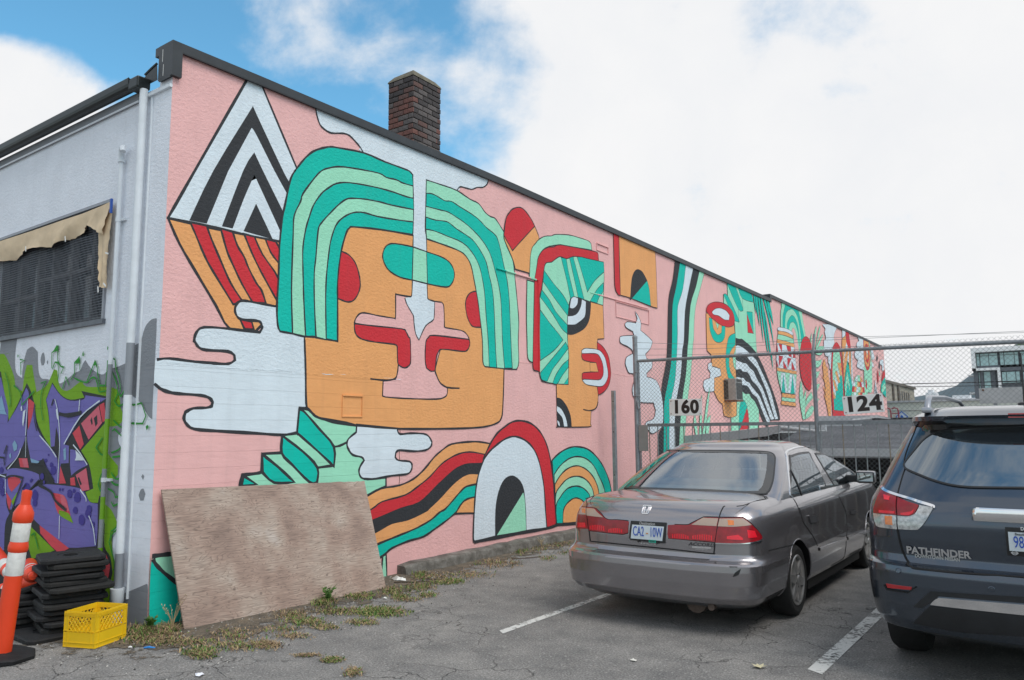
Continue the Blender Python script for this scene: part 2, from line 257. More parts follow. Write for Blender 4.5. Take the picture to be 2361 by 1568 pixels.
('F','ribbon','O',0.024,[(2.135,0.753),(2.478,0.912),(2.693,0.981),(2.989,1.0),(3.227,1.063),(3.416,1.169),(3.592,1.307),(3.754,1.396),(3.921,1.46),(4.247,1.483),(4.498,1.48),(4.832,1.439),(4.826,0.519),(4.009,0.59),(3.841,0.528),(3.619,0.445),(3.405,0.372),(3.143,0.351),(2.877,0.303),(2.732,0.237),(2.461,0.2)]),
('F','ribbon','R',0.02,[(2.213,0.689),(2.546,0.764),(2.713,0.835),(3.081,0.882),(3.303,0.969),(3.515,1.074),(3.714,1.21),(3.922,1.297),(4.137,1.346),(4.36,1.348),(4.71,1.296),(4.709,1.18),(4.521,1.194),(4.247,1.197),(4.029,1.157),(3.756,1.022),(3.536,0.89),(3.324,0.777),(3.011,0.732),(2.59,0.645),(2.294,0.566)]),
('F','ribbon','K',0,[(2.294,0.566),(2.59,0.645),(3.011,0.732),(3.324,0.777),(3.536,0.89),(3.756,1.022),(4.029,1.157),(4.247,1.197),(4.591,1.192),(4.59,1.049),(4.451,1.056),(4.27,1.064),(4.094,1.018),(3.902,0.92),(3.717,0.8),(3.518,0.691),(3.441,0.655),(3.14,0.587),(2.872,0.57),(2.643,0.503),(2.375,0.442)]),
('F','ribbon','T',0.024,[(2.378,0.315),(2.687,0.379),(2.963,0.426),(3.29,0.485),(3.539,0.556),(3.698,0.633),(3.799,0.661),(3.966,0.768),(4.094,0.854),(4.225,0.915),(4.497,0.934),(4.496,0.765),(4.359,0.768),(4.181,0.739),(4.073,0.666),(4.009,0.606),(3.841,0.528),(3.619,0.445),(3.405,0.372),(3.143,0.351),(2.877,0.303),(2.732,0.237),(2.462,0.142)]),
('F','ribbon','M',0.022,[(2.732,0.231),(2.783,0.248),(2.798,0.038),(2.798,-0.104),(2.711,-0.02)]),
('F','arch','R',0.028,[(4.568,1.25),(4.615,1.313),(4.737,1.462),(4.885,1.592),(5.061,1.681),(5.242,1.75),(5.455,1.767),(5.701,1.73),(5.926,1.619),(6.097,1.442),(6.21,1.198),(6.291,0.824),(6.327,0.44),(6.352,0.211),(6.099,0.202),(5.759,0.285),(4.735,0.956)]),
('F','arch','W',0.028,[(4.359,0.246),(4.394,0.201),(4.826,0.201),(5.566,0.198),(6.093,0.193),(6.061,0.462),(6.025,0.808),(5.944,1.08),(5.834,1.288),(5.668,1.433),(5.451,1.52),(5.24,1.545),(5.034,1.502),(4.834,1.417),(4.665,1.319),(4.546,1.193),(4.453,1.013),(4.407,0.834),(4.379,0.602)]),
('F','arch','K',0,[(4.826,0.212),(4.833,0.565),(4.903,0.802),(5.029,0.955),(5.182,1.006),(5.311,0.985),(5.443,0.903),(5.521,0.762),(5.544,0.505),(5.566,0.206)]),
('F','arch','M',0.012,[(4.85,0.22),(5.494,0.763),(5.53,0.67),(5.549,0.505),(5.561,0.214)]),
('L','arch','K',0.045,[(4.383,0.195),(4.826,0.201),(5.566,0.201),(6.099,0.195),(6.489,0.22),(6.965,0.19)]),
('F','rainbow','T',0.026,[(6.255,1.18),(6.456,1.28),(6.741,1.357),(7.004,1.369),(7.308,1.328),(7.585,1.207),(7.832,1.021),(8.009,0.798),(8.083,0.596),(8.081,0.294),(8.071,0.095),(6.361,0.21),(6.327,0.44),(6.291,0.824)]),
('F','rainbow','M',0.022,[(6.31,0.968),(6.482,1.091),(6.737,1.19),(6.999,1.216),(7.268,1.173),(7.508,1.052),(7.68,0.868),(7.819,0.701),(7.884,0.502),(7.885,0.112),(6.361,0.226),(6.327,0.44)]),
('F','rainbow','O',0.022,[(6.328,0.822),(6.478,0.944),(6.7,1.041),(6.961,1.073),(7.194,1.029),(7.398,0.934),(7.568,0.786),(7.667,0.57),(7.667,0.133),(6.361,0.226),(6.327,0.44)]),
('F','rainbow','M',0.022,[(6.348,0.676),(6.473,0.781),(6.664,0.877),(6.89,0.911),(7.121,0.887),(7.323,0.8),(7.458,0.671),(7.494,0.512),(7.49,0.15),(6.361,0.226),(6.336,0.439)]),
('F','rainbow','T',0.022,[(6.35,0.499),(6.469,0.619),(6.659,0.729),(6.885,0.76),(7.083,0.737),(7.25,0.667),(7.376,0.538),(7.369,0.162),(6.361,0.226)]),
('F','rainbow','O',0.022,[(6.536,0.225),(6.557,0.421),(6.685,0.522),(6.879,0.577),(7.043,0.554),(7.175,0.485),(7.238,0.344),(7.232,0.166)]),
('L','rainbow','K',0.035,[(6.322,0.23),(6.965,0.19),(8.018,0.171)]),
('F','capsule','O',0.018,[(5.061,4.409),(5.116,4.661),(5.197,4.768),(5.278,4.84),(5.444,4.907),(5.584,4.899),(5.754,4.804),(5.854,4.708),(5.926,4.622),(5.969,4.529),(5.89,4.244),(5.725,3.958),(5.335,3.958),(5.27,4.099),(5.112,4.292)]),
('F','capsule','R',0.018,[(5.061,4.409),(5.116,4.661),(5.197,4.768),(5.278,4.84),(5.444,4.907),(5.584,4.899),(5.754,4.804),(5.854,4.708),(5.492,4.408),(5.271,4.219),(5.139,4.33)]),
('F','second face','M',0.014,[(5.696,3.895),(5.712,4.046),(5.729,4.215),(5.775,4.356),(5.864,4.441),(5.969,4.529),(6.136,4.611),(6.322,4.656),(6.449,4.705),(6.843,4.778),(7.22,4.801),(7.47,4.805),(7.56,4.776),(7.582,4.667),(6.77,4.584),(6.509,4.551),(6.132,4.425),(5.949,4.255),(5.902,4.112),(5.86,3.897)]),
('F','second face','M',0.014,[(5.638,3.845),(5.824,3.841),(5.801,3.402),(5.779,2.962),(5.779,2.628),(5.689,2.641),(5.634,2.709),(5.624,2.948),(5.615,3.298)]),
('F','second face','R',0.015,[(5.839,3.885),(5.902,4.112),(5.949,4.255),(6.071,4.379),(6.224,4.452),(6.381,4.491),(6.509,4.547),(6.77,4.584),(7.392,4.64),(7.722,4.665),(7.796,4.641),(7.81,4.52),(7.531,4.498),(7.245,4.483),(6.967,4.442),(6.764,4.369),(6.569,4.369),(6.439,4.31),(6.312,4.235),(6.157,4.191),(6.094,4.078),(6.061,3.937),(6.013,3.745),(5.966,3.622),(5.973,3.258),(5.953,2.979),(5.944,2.504),(5.8,2.512),(5.767,2.59),(5.779,2.962),(5.799,3.238),(5.822,3.734)]),
('F','second face','O',0.015,[(7.504,3.761),(7.93,3.761),(7.937,3.479),(7.944,3.189),(7.718,3.158),(7.691,2.957),(7.711,2.534),(7.667,2.353),(7.699,2.228),(7.674,2.082),(7.598,1.99),(7.453,1.943),(7.427,1.721),(7.373,1.686),(6.466,1.684),(6.421,1.734),(6.405,2.331),(6.758,2.481),(6.756,3.172)]),
('F','second face','M',0.015,[(6.094,4.078),(6.157,4.191),(6.312,4.235),(6.439,4.31),(6.569,4.369),(6.764,4.369),(6.967,4.442),(7.245,4.483),(7.531,4.498),(7.982,4.531),(7.989,4.245),(7.93,3.761),(7.504,3.77),(7.432,3.769),(6.946,3.775),(6.844,3.708),(6.79,3.542),(6.751,3.345),(6.752,3.053),(6.778,2.827),(6.755,2.347),(6.421,2.34),(6.058,2.356),(5.985,2.393),(5.944,2.504),(5.947,2.978),(5.977,3.424),(5.966,3.622),(6.028,3.747)]),
('F','second face','T',0.011,[(6.094,4.069),(6.366,3.9),(6.649,3.751),(6.834,3.583),(6.77,3.443),(6.423,3.65),(6.066,3.888)]),
('F','second face','T',0.011,[(6.022,3.755),(6.236,3.625),(6.418,3.461),(6.75,3.293),(6.745,3.153),(6.57,3.222),(6.324,3.416),(5.981,3.64)]),
('F','second face','T',0.011,[(5.977,3.44),(6.228,3.273),(6.504,3.115),(6.613,3.04),(6.341,2.847),(5.962,2.668),(5.955,3.091)]),
('F','second face','T',0.011,[(5.967,2.49),(6.245,2.689),(6.693,3.013),(6.771,2.925),(6.493,2.706),(6.303,2.559),(6.147,2.369),(6.035,2.371),(5.977,2.409)]),
('F','second face','T',0.011,[(6.298,2.343),(6.394,2.481),(6.586,2.645),(6.766,2.743),(6.763,2.622),(6.549,2.456),(6.427,2.341)]),
('F','second face','T',0.011,[(6.61,2.341),(6.758,2.459),(6.755,2.347)]),
('F','second face','T',0.011,[(6.594,4.359),(6.748,4.366),(6.823,4.13),(6.98,3.78),(6.861,3.728),(6.754,4.012)]),
('F','second face','T',0.011,[(6.848,4.402),(6.96,4.44),(7.095,4.175),(7.291,3.778),(7.1,3.787),(6.989,4.067)]),
('F','second face','T',0.011,[(7.087,4.46),(7.245,4.483),(7.531,4.498),(7.982,4.531),(7.994,4.361),(7.665,4.156),(7.402,3.921),(7.269,4.167)]),
('F','second face','T',0.011,[(7.959,4.164),(7.734,4.016),(7.486,3.777),(7.716,3.77),(7.803,3.895),(7.941,4.009)]),
('F','second face','K',0.012,[(6.946,3.775),(7.221,3.777),(7.504,3.761),(7.491,3.612),(7.419,3.421),(7.238,3.274),(6.927,3.163),(6.745,3.145),(6.761,3.346),(6.79,3.542),(6.844,3.69)]),
('F','second face','W',0,[(6.878,3.721),(6.963,3.774),(7.089,3.768),(7.062,3.666),(6.941,3.588),(6.834,3.583)]),
('F','second face','W',0,[(7.22,3.768),(7.342,3.748),(7.317,3.536),(7.244,3.455),(7.069,3.363),(6.966,3.325),(6.756,3.302),(6.77,3.435),(6.937,3.463),(7.074,3.524),(7.181,3.645)]),
('F','second face','K',0,[(6.406,2.131),(6.54,2.11),(6.696,2.005),(6.805,1.854),(6.832,1.685),(6.466,1.684),(6.412,1.733)]),
('F','second face','W',0,[(6.406,1.998),(6.536,1.951),(6.659,1.819),(6.703,1.69),(6.607,1.689),(6.564,1.818),(6.471,1.883),(6.404,1.924)]),
('F','second face','W',0,[(6.41,1.783),(6.468,1.75),(6.482,1.691),(6.436,1.717)]),
('F','second face','R',0.014,[(7.697,3.105),(7.881,3.047),(8.065,2.912),(8.134,2.73),(8.146,2.561),(8.061,2.389),(7.886,2.271),(7.698,2.213),(7.667,2.353),(7.346,2.393),(7.175,2.455),(7.178,2.525),(7.248,2.565),(7.714,2.601),(7.646,2.752),(7.255,2.761),(7.171,2.826),(7.191,2.916),(7.403,2.969),(7.692,2.975)]),
('F','second face','W',0.012,[(7.174,2.915),(7.262,2.958),(7.421,2.975),(7.766,2.972),(7.949,2.866),(8.019,2.722),(8.051,2.593),(8.008,2.479),(7.852,2.371),(7.595,2.359),(7.311,2.373),(7.192,2.429),(7.244,2.455),(7.708,2.468),(7.84,2.517),(7.892,2.603),(7.868,2.749),(7.762,2.871),(7.616,2.905),(7.189,2.871)]),
('F','second face','O',0.008,[(7.437,2.741),(7.646,2.752),(7.714,2.601),(7.442,2.591)]),
('L','second face','K',0.018,[(7.193,1.964),(7.365,1.95),(7.507,1.962),(7.635,2.009),(7.693,2.101)]),
('F','block','R',0.014,[(8.365,5.163),(8.569,5.156),(8.56,4.534),(8.576,4.032),(8.494,4.03),(8.378,4.15),(8.367,4.501)]),
('F','block','O',0.014,[(8.569,5.156),(10.077,5.153),(10.095,4.689),(10.097,3.99),(9.785,3.992),(9.019,4.034),(8.576,4.032)]),
('F','block','K',0.008,[(8.954,4.031),(8.985,4.201),(9.04,4.413),(9.158,4.565),(9.317,4.627),(9.497,4.601),(9.675,4.472),(9.019,4.034)]),
('F','block','T',0.01,[(9.675,4.472),(9.759,4.315),(9.809,3.995),(9.019,4.034)]),
('F','ghost','W',0.013,[(9.129,3.812),(9.266,3.731),(9.371,3.62),(9.34,3.474),(9.563,3.414),(9.79,3.337),(9.835,3.299),(9.732,3.165),(9.517,3.045),(9.558,2.966),(9.811,2.933),(9.779,2.796),(9.54,2.679),(9.56,2.619),(9.93,2.577),(10.111,2.419),(10.215,2.15),(10.219,1.858),(10.108,1.671),(9.769,1.569),(9.632,1.586),(9.435,1.706),(9.485,1.78),(9.787,1.843),(9.891,1.998),(9.807,2.14),(9.174,2.142),(8.964,2.254),(8.95,2.39),(9.068,2.573),(8.986,2.647),(8.817,2.657),(8.699,2.806),(8.747,2.926),(9.006,3.015),(8.967,3.081),(8.8,3.126),(8.553,3.163),(8.507,3.217),(8.518,3.272),(8.642,3.304),(9.068,3.355),(9.029,3.422),(8.776,3.465),(8.716,3.527),(8.824,3.579),(9.147,3.591),(9.219,3.684)]),
('F','stripes','K',0,[(11.026,5.14),(10.886,4.707),(10.675,4.34),(10.598,3.998),(10.529,3.406),(10.437,2.966),(10.186,2.439),(10.236,2.109),(10.185,1.733),(9.978,1.527),(9.92,1.016),(10.159,1.008),(10.234,1.733),(10.292,2.195),(10.525,2.65),(10.662,2.982),(10.737,3.425),(10.816,4.137),(11.036,4.572),(11.271,5.126)]),
('F','stripes','T',0.01,[(11.271,5.126),(11.036,4.572),(10.816,4.137),(10.737,3.425),(10.662,2.982),(10.525,2.65),(10.292,2.195),(10.234,1.733),(10.159,1.008),(10.429,0.998),(10.483,1.734),(10.594,2.203),(10.836,2.667),(11.002,3.45),(11.032,3.828),(11.086,4.172),(11.363,4.553),(11.568,5.12)]),
('F','stripes','W',0.01,[(11.568,5.12),(11.363,4.553),(11.086,4.172),(11.032,3.828),(11.002,3.45),(10.836,2.667),(10.594,2.203),(10.483,1.734),(10.429,0.998),(10.681,0.989),(10.738,1.736),(10.853,2.211),(11.106,2.725),(11.23,3.246),(11.331,3.48),(11.438,4.103),(11.678,4.599),(11.974,5.12)]),
('F','stripes','K',0,[(11.974,5.12),(11.678,4.599),(11.438,4.103),(11.331,3.48),(11.23,3.246),(11.106,2.725),(10.853,2.211),(10.738,1.736),(10.681,0.989),(10.862,0.983),(11.0,1.737),(11.184,2.353),(11.386,2.808),(11.519,3.384),(11.568,3.502),(11.735,4.257),(12.068,4.705),(12.317,5.118)]),
('F','stripes','M',0.01,[(12.317,5.118),(12.068,4.705),(11.735,4.257),(11.568,3.502),(11.519,3.384),(11.386,2.808),(11.184,2.353),(11.0,1.737),(10.862,0.983),(11.126,0.974),(11.23,1.584),(11.46,2.363),(11.602,2.707),(11.81,3.451),(11.846,3.528),(11.91,3.927),(12.032,4.295),(12.344,4.746),(12.596,5.115)]),
('F','third face','W',0.012,[(12.621,3.084),(12.813,3.114),(12.869,3.028),(13.326,3.009),(13.41,2.853),(12.94,2.778),(12.898,2.487),(12.717,2.461),(12.405,2.456),(12.283,2.579),(12.337,2.699),(12.684,2.765),(12.727,2.887),(12.579,2.974)]),
('F','third face','O',0.014,[(12.603,4.199),(12.576,3.597),(12.585,3.357),(12.799,3.29),(12.838,3.038),(13.326,3.009),(13.376,2.851),(12.94,2.778),(12.908,2.463),(13.149,2.278),(13.375,2.211),(13.447,1.943),(13.786,1.91),(14.141,1.914),(14.257,1.979),(14.468,3.773),(14.377,3.943),(14.34,4.253)]),
('F','third house','M',0.011,[(14.004,5.12),(15.706,5.082),(15.845,4.867),(15.89,4.639),(15.911,3.948),(15.931,3.537),(14.41,3.818),(14.389,4.205),(13.72,4.555),(13.727,4.764),(13.999,4.785)]),
('F','third house','T',0.011,[(13.713,4.776),(13.998,4.781),(14.669,4.308),(14.687,4.226),(14.375,4.233),(14.332,4.281)]),
('F','third house','T',0.011,[(14.003,5.114),(14.495,5.118),(15.033,4.606),(15.027,4.557),(14.698,4.549),(14.027,5.041)]),
('F','third house','T',0.011,[(14.714,5.109),(15.651,5.086),(15.846,4.871),(15.012,4.86)]),
('F','third house','T',0.011,[(15.294,4.565),(15.718,4.605),(15.738,4.057),(15.298,4.037)]),
('F','third house','R',0.009,[(15.295,4.516),(15.73,4.052),(15.299,4.04)]),
('L','third house','K',0.01,[(15.012,4.86),(15.012,4.689),(15.034,4.555)]),
('L','third house','K',0.01,[(14.698,4.549),(14.687,4.226)]),
('F','third house','R',0.014,[(12.608,4.248),(12.716,4.384),(13.049,4.502),(13.524,4.561),(13.94,4.544),(14.287,4.431),(14.4,4.26),(14.325,4.121),(13.953,4.028),(13.535,4.022),(13.268,4.055),(12.883,4.135)]),
('F','third house','W',0.012,[(12.948,4.266),(13.167,4.368),(13.509,4.424),(13.854,4.403),(14.058,4.325),(14.008,4.202),(13.689,4.179),(13.353,4.228),(13.053,4.217)]),
('F','third house','T',0.011,[(12.766,4.121),(12.945,4.105),(12.989,3.901),(13.239,3.778),(13.483,3.852),(13.533,4.009),(13.743,4.031),(13.68,3.77),(13.424,3.621),(13.026,3.621),(12.789,3.831)]),
('F','third house','M',0.01,[(13.148,4.047),(13.345,4.026),(13.252,3.904)]),
('F','third house','T',0.012,[(13.691,3.283),(13.698,3.069),(13.758,2.903),(13.873,2.807),(14.261,2.827),(14.045,2.919),(13.932,3.05),(13.901,3.196),(14.009,3.445),(14.374,3.65),(14.407,3.935),(13.986,3.812),(13.803,3.588)]),
('F','third house','M',0.01,[(14.155,3.318),(14.379,3.557),(14.324,3.028),(14.199,3.136)]),
('F','palm','T',0.008,[(15.854,5.078),(16.003,5.06),(16.002,4.767),(16.049,4.608),(15.956,4.711),(15.891,4.93)]),
('F','palm','T',0.008,[(16.022,5.063),(16.176,5.065),(16.23,4.617),(16.243,4.286),(16.141,4.53),(16.04,4.772)]),
('F','palm','T',0.008,[(16.214,5.064),(16.35,5.064),(16.429,4.641),(16.498,3.876),(16.405,4.188),(16.309,4.626)]),
('F','palm','T',0.008,[(16.409,5.066),(16.566,5.061),(16.692,4.542),(16.85,3.673),(16.742,3.768),(16.552,4.397)]),
('F','palm','T',0.008,[(16.566,5.061),(16.689,4.803),(16.879,4.433),(17.104,3.589),(16.97,3.657),(16.787,4.357)]),
('F','palm','T',0.008,[(16.649,5.086),(16.849,5.074),(17.182,4.533),(17.408,3.798),(17.281,4.078),(17.019,4.554)]),
('F','palm','T',0.008,[(16.929,5.065),(17.134,5.059),(17.307,4.814),(17.422,4.453),(17.238,4.632),(17.02,4.845)]),
('F','palm','T',0.008,[(17.064,3.599),(17.169,3.607),(17.207,3.164)]),
('F','zebra','K',0,[(14.41,3.818),(14.679,3.819),(14.852,3.836),(15.124,3.783),(15.473,3.71),(15.933,3.556),(16.037,3.482),(16.391,3.255),(16.817,2.896),(17.143,2.6),(17.502,2.194),(17.609,1.921),(17.581,1.881),(16.664,1.848),(16.481,1.684),(16.296,1.758),(16.121,1.881),(15.851,2.123),(15.584,2.336),(15.308,2.436),(15.209,2.504),(14.963,2.495),(14.794,2.525),(14.663,2.567),(14.376,2.544),(14.323,2.935)]),
('F','zebra','W',0,[(14.386,3.61),(14.523,3.645),(14.759,3.636),(15.065,3.59),(15.445,3.499),(15.621,3.445),(15.871,3.37),(16.078,3.222),(16.467,2.955),(16.898,2.617),(17.171,2.239),(17.416,1.919),(17.162,1.903),(16.919,2.208),(16.576,2.618),(16.192,2.941),(15.916,3.15),(15.528,3.297),(15.319,3.355),(15.15,3.428),(14.807,3.473),(14.364,3.427)]),
('F','zebra','W',0,[(14.365,3.292),(14.478,3.265),(14.713,3.258),(14.882,3.24),(15.091,3.243),(15.328,3.15),(15.609,3.082),(15.776,2.943),(16.021,2.807),(16.234,2.692),(16.477,2.475),(16.721,2.241),(17.081,1.915),(16.792,1.9),(16.617,2.075),(16.341,2.345),(16.07,2.61),(15.751,2.757),(15.468,2.842),(15.304,2.966),(15.101,3.039),(14.822,3.034),(14.658,3.089),(14.42,3.057),(14.338,3.064)]),
('F','zebra','W',0,[(14.331,2.866),(14.465,2.879),(14.665,2.866),(14.837,2.875),(15.002,2.806),(15.245,2.782),(15.378,2.704),(15.621,2.617),(15.974,2.471),(16.18,2.303),(16.458,2.072),(16.708,1.874),(16.613,1.772),(16.499,1.809),(16.22,2.043),(15.949,2.285),(15.781,2.427),(15.427,2.525),(15.261,2.627),(15.058,2.702),(14.781,2.701),(14.647,2.718),(14.413,2.719)]),
('F','zebra','M',0.009,[(14.359,2.543),(14.663,2.567),(14.794,2.525),(14.963,2.496),(15.209,2.505),(15.306,2.424),(15.584,2.336),(15.785,2.183),(15.865,2.086),(15.824,1.647),(13.862,1.591),(13.891,1.905),(14.257,1.955)]),
('F','zebra','T',0.012,[(14.394,1.785),(14.428,2.015),(14.478,2.154),(14.597,2.308),(14.738,2.347),(14.871,2.316),(14.994,2.189),(14.989,2.153),(14.413,1.613)]),
('F','zebra','R',0.009,[(14.989,2.153),(15.078,2.025),(15.096,1.623),(14.412,1.601)]),
('F','grass','M',0.009,[(11.782,1.492),(11.681,1.784),(11.766,1.966),(11.858,1.695),(11.868,1.492)]),
('F','grass','M',0.009,[(11.956,1.491),(12.055,2.062),(12.189,2.412),(12.143,1.926),(12.073,1.49)]),
('F','grass','M',0.009,[(12.137,1.535),(12.448,2.257),(12.665,2.573),(12.491,2.071),(12.254,1.512)]),
('F','grass','M',0.009,[(12.315,1.511),(12.407,1.836),(12.635,1.956),(12.468,1.51)]),
('F','drum','M',0.009,[(18.055,4.474),(18.114,4.845),(18.237,5.054),(18.419,5.196),(20.271,5.173),(20.369,4.849),(20.507,4.594),(20.557,4.434),(19.884,3.888),(19.131,3.828),(19.235,4.436),(18.812,4.477)]),
('F','drum','T',0.009,[(18.235,4.472),(18.284,4.782),(18.43,4.981),(18.601,5.185),(19.909,5.165),(20.111,4.864),(20.313,4.545),(20.368,4.416),(19.937,4.184),(19.18,4.116),(19.235,4.436),(18.812,4.477)]),
('F','drum','M',0.009,[(18.438,4.466),(18.531,4.755),(18.654,4.938),(18.908,5.055),(19.256,5.127),(19.494,5.085),(19.771,4.958),(19.927,4.696),(20.016,4.338),(19.872,4.106),(19.18,4.116),(19.235,4.436),(18.812,4.477)]),
('F','drum','T',0.009,[(18.647,4.474),(18.673,4.631),(18.864,4.794),(19.123,4.917),(19.321,4.941),(19.556,4.874),(19.772,4.68),(19.86,4.323),(19.821,4.101),(19.18,4.116),(19.235,4.436)]),
('F','drum','M',0.009,[(18.812,4.477),(18.985,4.666),(19.19,4.738),(19.385,4.739),(19.568,4.658),(19.733,4.457),(19.744,4.24),(19.863,3.916),(19.377,3.848),(19.235,4.436)]),
('F','drum','P',0.009,[(19.095,4.464),(19.208,4.561),(19.354,4.563),(19.484,4.461),(19.642,4.23),(19.755,3.878),(19.377,3.848),(19.307,4.006),(19.23,4.406)]),
('F','drum','W',0.009,[(17.759,4.408),(17.897,4.453),(18.349,4.477),(18.812,4.477),(19.235,4.436),(19.171,4.343),(18.562,4.381),(17.837,4.348)]),
('F','drum','O',0.009,[(17.814,4.339),(18.561,4.374),(19.171,4.343),(19.202,4.247),(18.544,4.268),(17.778,4.247)]),
('F','drum','M',0.009,[(17.777,4.241),(18.543,4.261),(19.201,4.239),(19.251,4.109),(18.518,4.113),(17.689,4.097)]),
('F','drum','O',0.009,[(17.689,4.097),(18.518,4.11),(19.251,4.109),(19.307,4.006),(18.271,3.994),(17.651,3.993)]),
('F','drum','W',0.009,[(17.651,3.993),(18.271,3.994),(19.307,4.006),(19.342,3.646),(19.382,3.314),(18.159,3.302),(17.525,3.313),(17.524,3.581)]),
('F','drum','R',0.009,[(17.658,3.98),(17.568,3.731),(17.708,3.742)]),
('F','drum','R',0.009,[(17.757,3.975),(18.089,3.984),(18.06,3.743)]),
('F','drum','R',0.009,[(18.498,3.986),(18.92,3.994),(18.963,3.689),(18.684,3.709)]),
('F','drum','R',0.009,[(19.256,3.995),(19.352,3.703),(19.057,3.681)]),
('F','drum','R',0.009,[(17.728,3.65),(18.149,3.655),(17.726,3.355)]),
('F','drum','R',0.009,[(18.533,3.643),(18.909,3.65),(18.508,3.351)]),
('F','drum','R',0.009,[(18.131,3.545),(18.117,3.32),(18.481,3.329)]),
('F','drum','R',0.009,[(17.531,3.489),(17.68,3.339),(17.527,3.322)]),
('F','drum','R',0.009,[(18.944,3.575),(19.263,3.336),(18.879,3.333)]),
('F','drum','O',0.009,[(17.525,3.309),(18.16,3.309),(19.382,3.314),(19.366,3.221),(18.146,3.22),(17.523,3.216)]),
('F','drum','M',0.009,[(17.522,3.209),(18.146,3.22),(19.365,3.218),(19.168,2.648),(17.873,2.628),(17.727,2.808),(17.586,3.014)]),
('F','drum','W',0.009,[(17.875,3.19),(18.232,3.198),(18.414,2.645),(18.209,2.64),(17.831,2.64),(17.791,2.798)]),
('F','drum','W',0.009,[(18.691,3.197),(19.071,3.204),(19.252,2.989),(19.158,2.648),(18.414,2.641)]),
('F','drum','T',0.009,[(18.071,3.175),(18.186,2.64),(17.831,2.637)]),
('F','drum','T',0.009,[(18.951,3.198),(19.081,2.645),(18.667,2.637)]),
('F','drum','O',0.009,[(17.895,2.626),(19.139,2.619),(19.12,2.514),(17.855,2.514)]),
('F','drum','M',0.009,[(17.854,2.51),(19.12,2.511),(19.101,2.402),(17.818,2.416)]),
('F','drum','O',0.009,[(17.773,2.412),(19.124,2.395),(19.153,2.285),(17.756,2.305)]),
('F','plants','M',0.008,[(21.042,4.284),(21.106,4.472),(21.28,4.65),(21.152,4.278)]),
('F','plants','M',0.008,[(21.367,4.236),(21.595,4.674),(21.846,4.919),(21.856,4.826),(21.69,4.575),(21.495,4.17)]),
('F','plants','M',0.008,[(21.611,4.18),(22.079,4.771),(22.331,4.988),(22.351,4.942),(22.106,4.616),(21.894,4.438),(21.67,4.185)]),
('F','plants','M',0.008,[(21.535,4.081),(22.007,4.417),(22.544,4.706),(22.63,4.683),(22.11,4.348),(21.648,4.075)]),
('F','plants','M',0.008,[(22.034,4.263),(22.646,4.324),(22.558,4.196),(22.283,4.031),(21.801,3.978),(21.464,4.014)]),
('F','plants','M',0.008,[(21.361,3.776),(21.822,3.794),(22.31,3.876),(22.09,3.672),(21.66,3.567),(21.321,3.575)]),
('F','plants','M',0.008,[(21.316,3.408),(21.989,3.471),(21.592,3.225),(21.271,3.178)]),
('F','plants','M',0.008,[(21.257,2.965),(21.673,3.06),(21.904,3.056),(21.378,2.728)]),
('F','plants','M',0.008,[(21.223,2.512),(21.695,2.602),(21.29,2.289)]),
('F','plants','M',0.008,[(19.759,3.057),(19.576,2.734),(19.55,2.449),(19.779,1.915),(19.958,1.917),(20.124,2.394),(20.279,2.805),(20.073,2.681),(19.943,2.532),(19.869,2.961)]),
('F','plants','M',0.008,[(20.047,2.262),(20.308,2.544),(20.832,2.768),(21.017,2.596),(20.442,2.416)]),
('F','plants','M',0.008,[(19.986,1.931),(20.237,2.165),(20.806,2.352),(21.063,2.269),(20.754,2.086),(20.251,1.963)]),
('F','plants','R',0.01,[(19.832,3.884),(19.95,4.112),(20.11,4.288),(20.339,4.399),(20.559,4.45),(20.825,4.43),(21.026,4.343),(21.14,4.216),(21.105,3.894),(20.994,3.464),(20.906,3.009),(20.794,2.855),(20.57,2.809),(20.313,2.85),(20.029,2.997),(19.814,3.217),(19.744,3.53)]),
('F','plants','W',0.009,[(22.592,5.051),(22.958,4.951),(22.944,4.886),(22.836,4.837),(22.952,4.695),(22.954,4.587),(22.702,4.545),(22.61,4.222),(22.765,4.046),(23.153,4.025),(23.086,3.829),(23.245,3.764),(23.217,3.634),(23.386,3.607),(23.571,4.095),(23.725,4.328),(24.091,4.569),(24.027,4.747),(24.168,4.907),(24.539,5.132),(23.705,5.161)]),
('F','plants','O',0.007,[(22.562,3.884),(22.665,3.917),(22.791,3.712),(22.975,3.661),(23.019,3.411),(23.236,2.816),(23.044,2.058),(22.773,2.054),(22.605,2.397),(22.324,2.757),(22.578,2.717),(22.218,3.035),(22.567,2.89),(22.464,3.195),(22.057,3.382),(22.416,3.303),(22.354,3.683)]),
('F','far pattern','R',0.008,[(23.432,3.699),(23.678,4.233),(23.845,4.403),(24.199,4.579),(24.474,4.617),(24.729,4.546),(24.917,4.414),(25.083,3.941),(25.121,3.404),(25.112,3.135),(25.013,2.039),(23.316,2.045),(23.334,2.802),(23.372,3.427)]),
('F','far pattern','M',0.007,[(23.639,3.712),(23.856,4.221),(24.15,4.363),(24.421,4.386),(24.723,4.29),(24.833,4.058),(24.88,3.793),(24.945,3.368),(24.931,2.847),(24.789,2.26),(23.542,2.263),(23.535,2.797),(23.577,3.439)]),
('F','far pattern','T',0.006,[(23.528,2.269),(23.547,2.623),(23.818,2.683),(23.924,2.918),(24.308,3.208),(24.641,3.476),(24.906,3.437),(24.921,2.851),(24.779,2.265)]),
('F','far pattern','O',0.006,[(24.31,3.907),(24.888,3.941),(24.893,3.499),(24.643,3.485)]),
('F','far pattern','W',0.006,[(24.269,3.845),(24.445,3.566),(24.645,3.492),(24.453,3.369),(24.238,3.594)]),
('F','far pattern','O',0.006,[(23.916,3.568),(24.235,3.58),(24.586,3.244),(24.307,3.204)]),
('F','far pattern','W',0.006,[(23.891,3.46),(24.306,3.197),(24.098,2.99),(23.899,3.266)]),
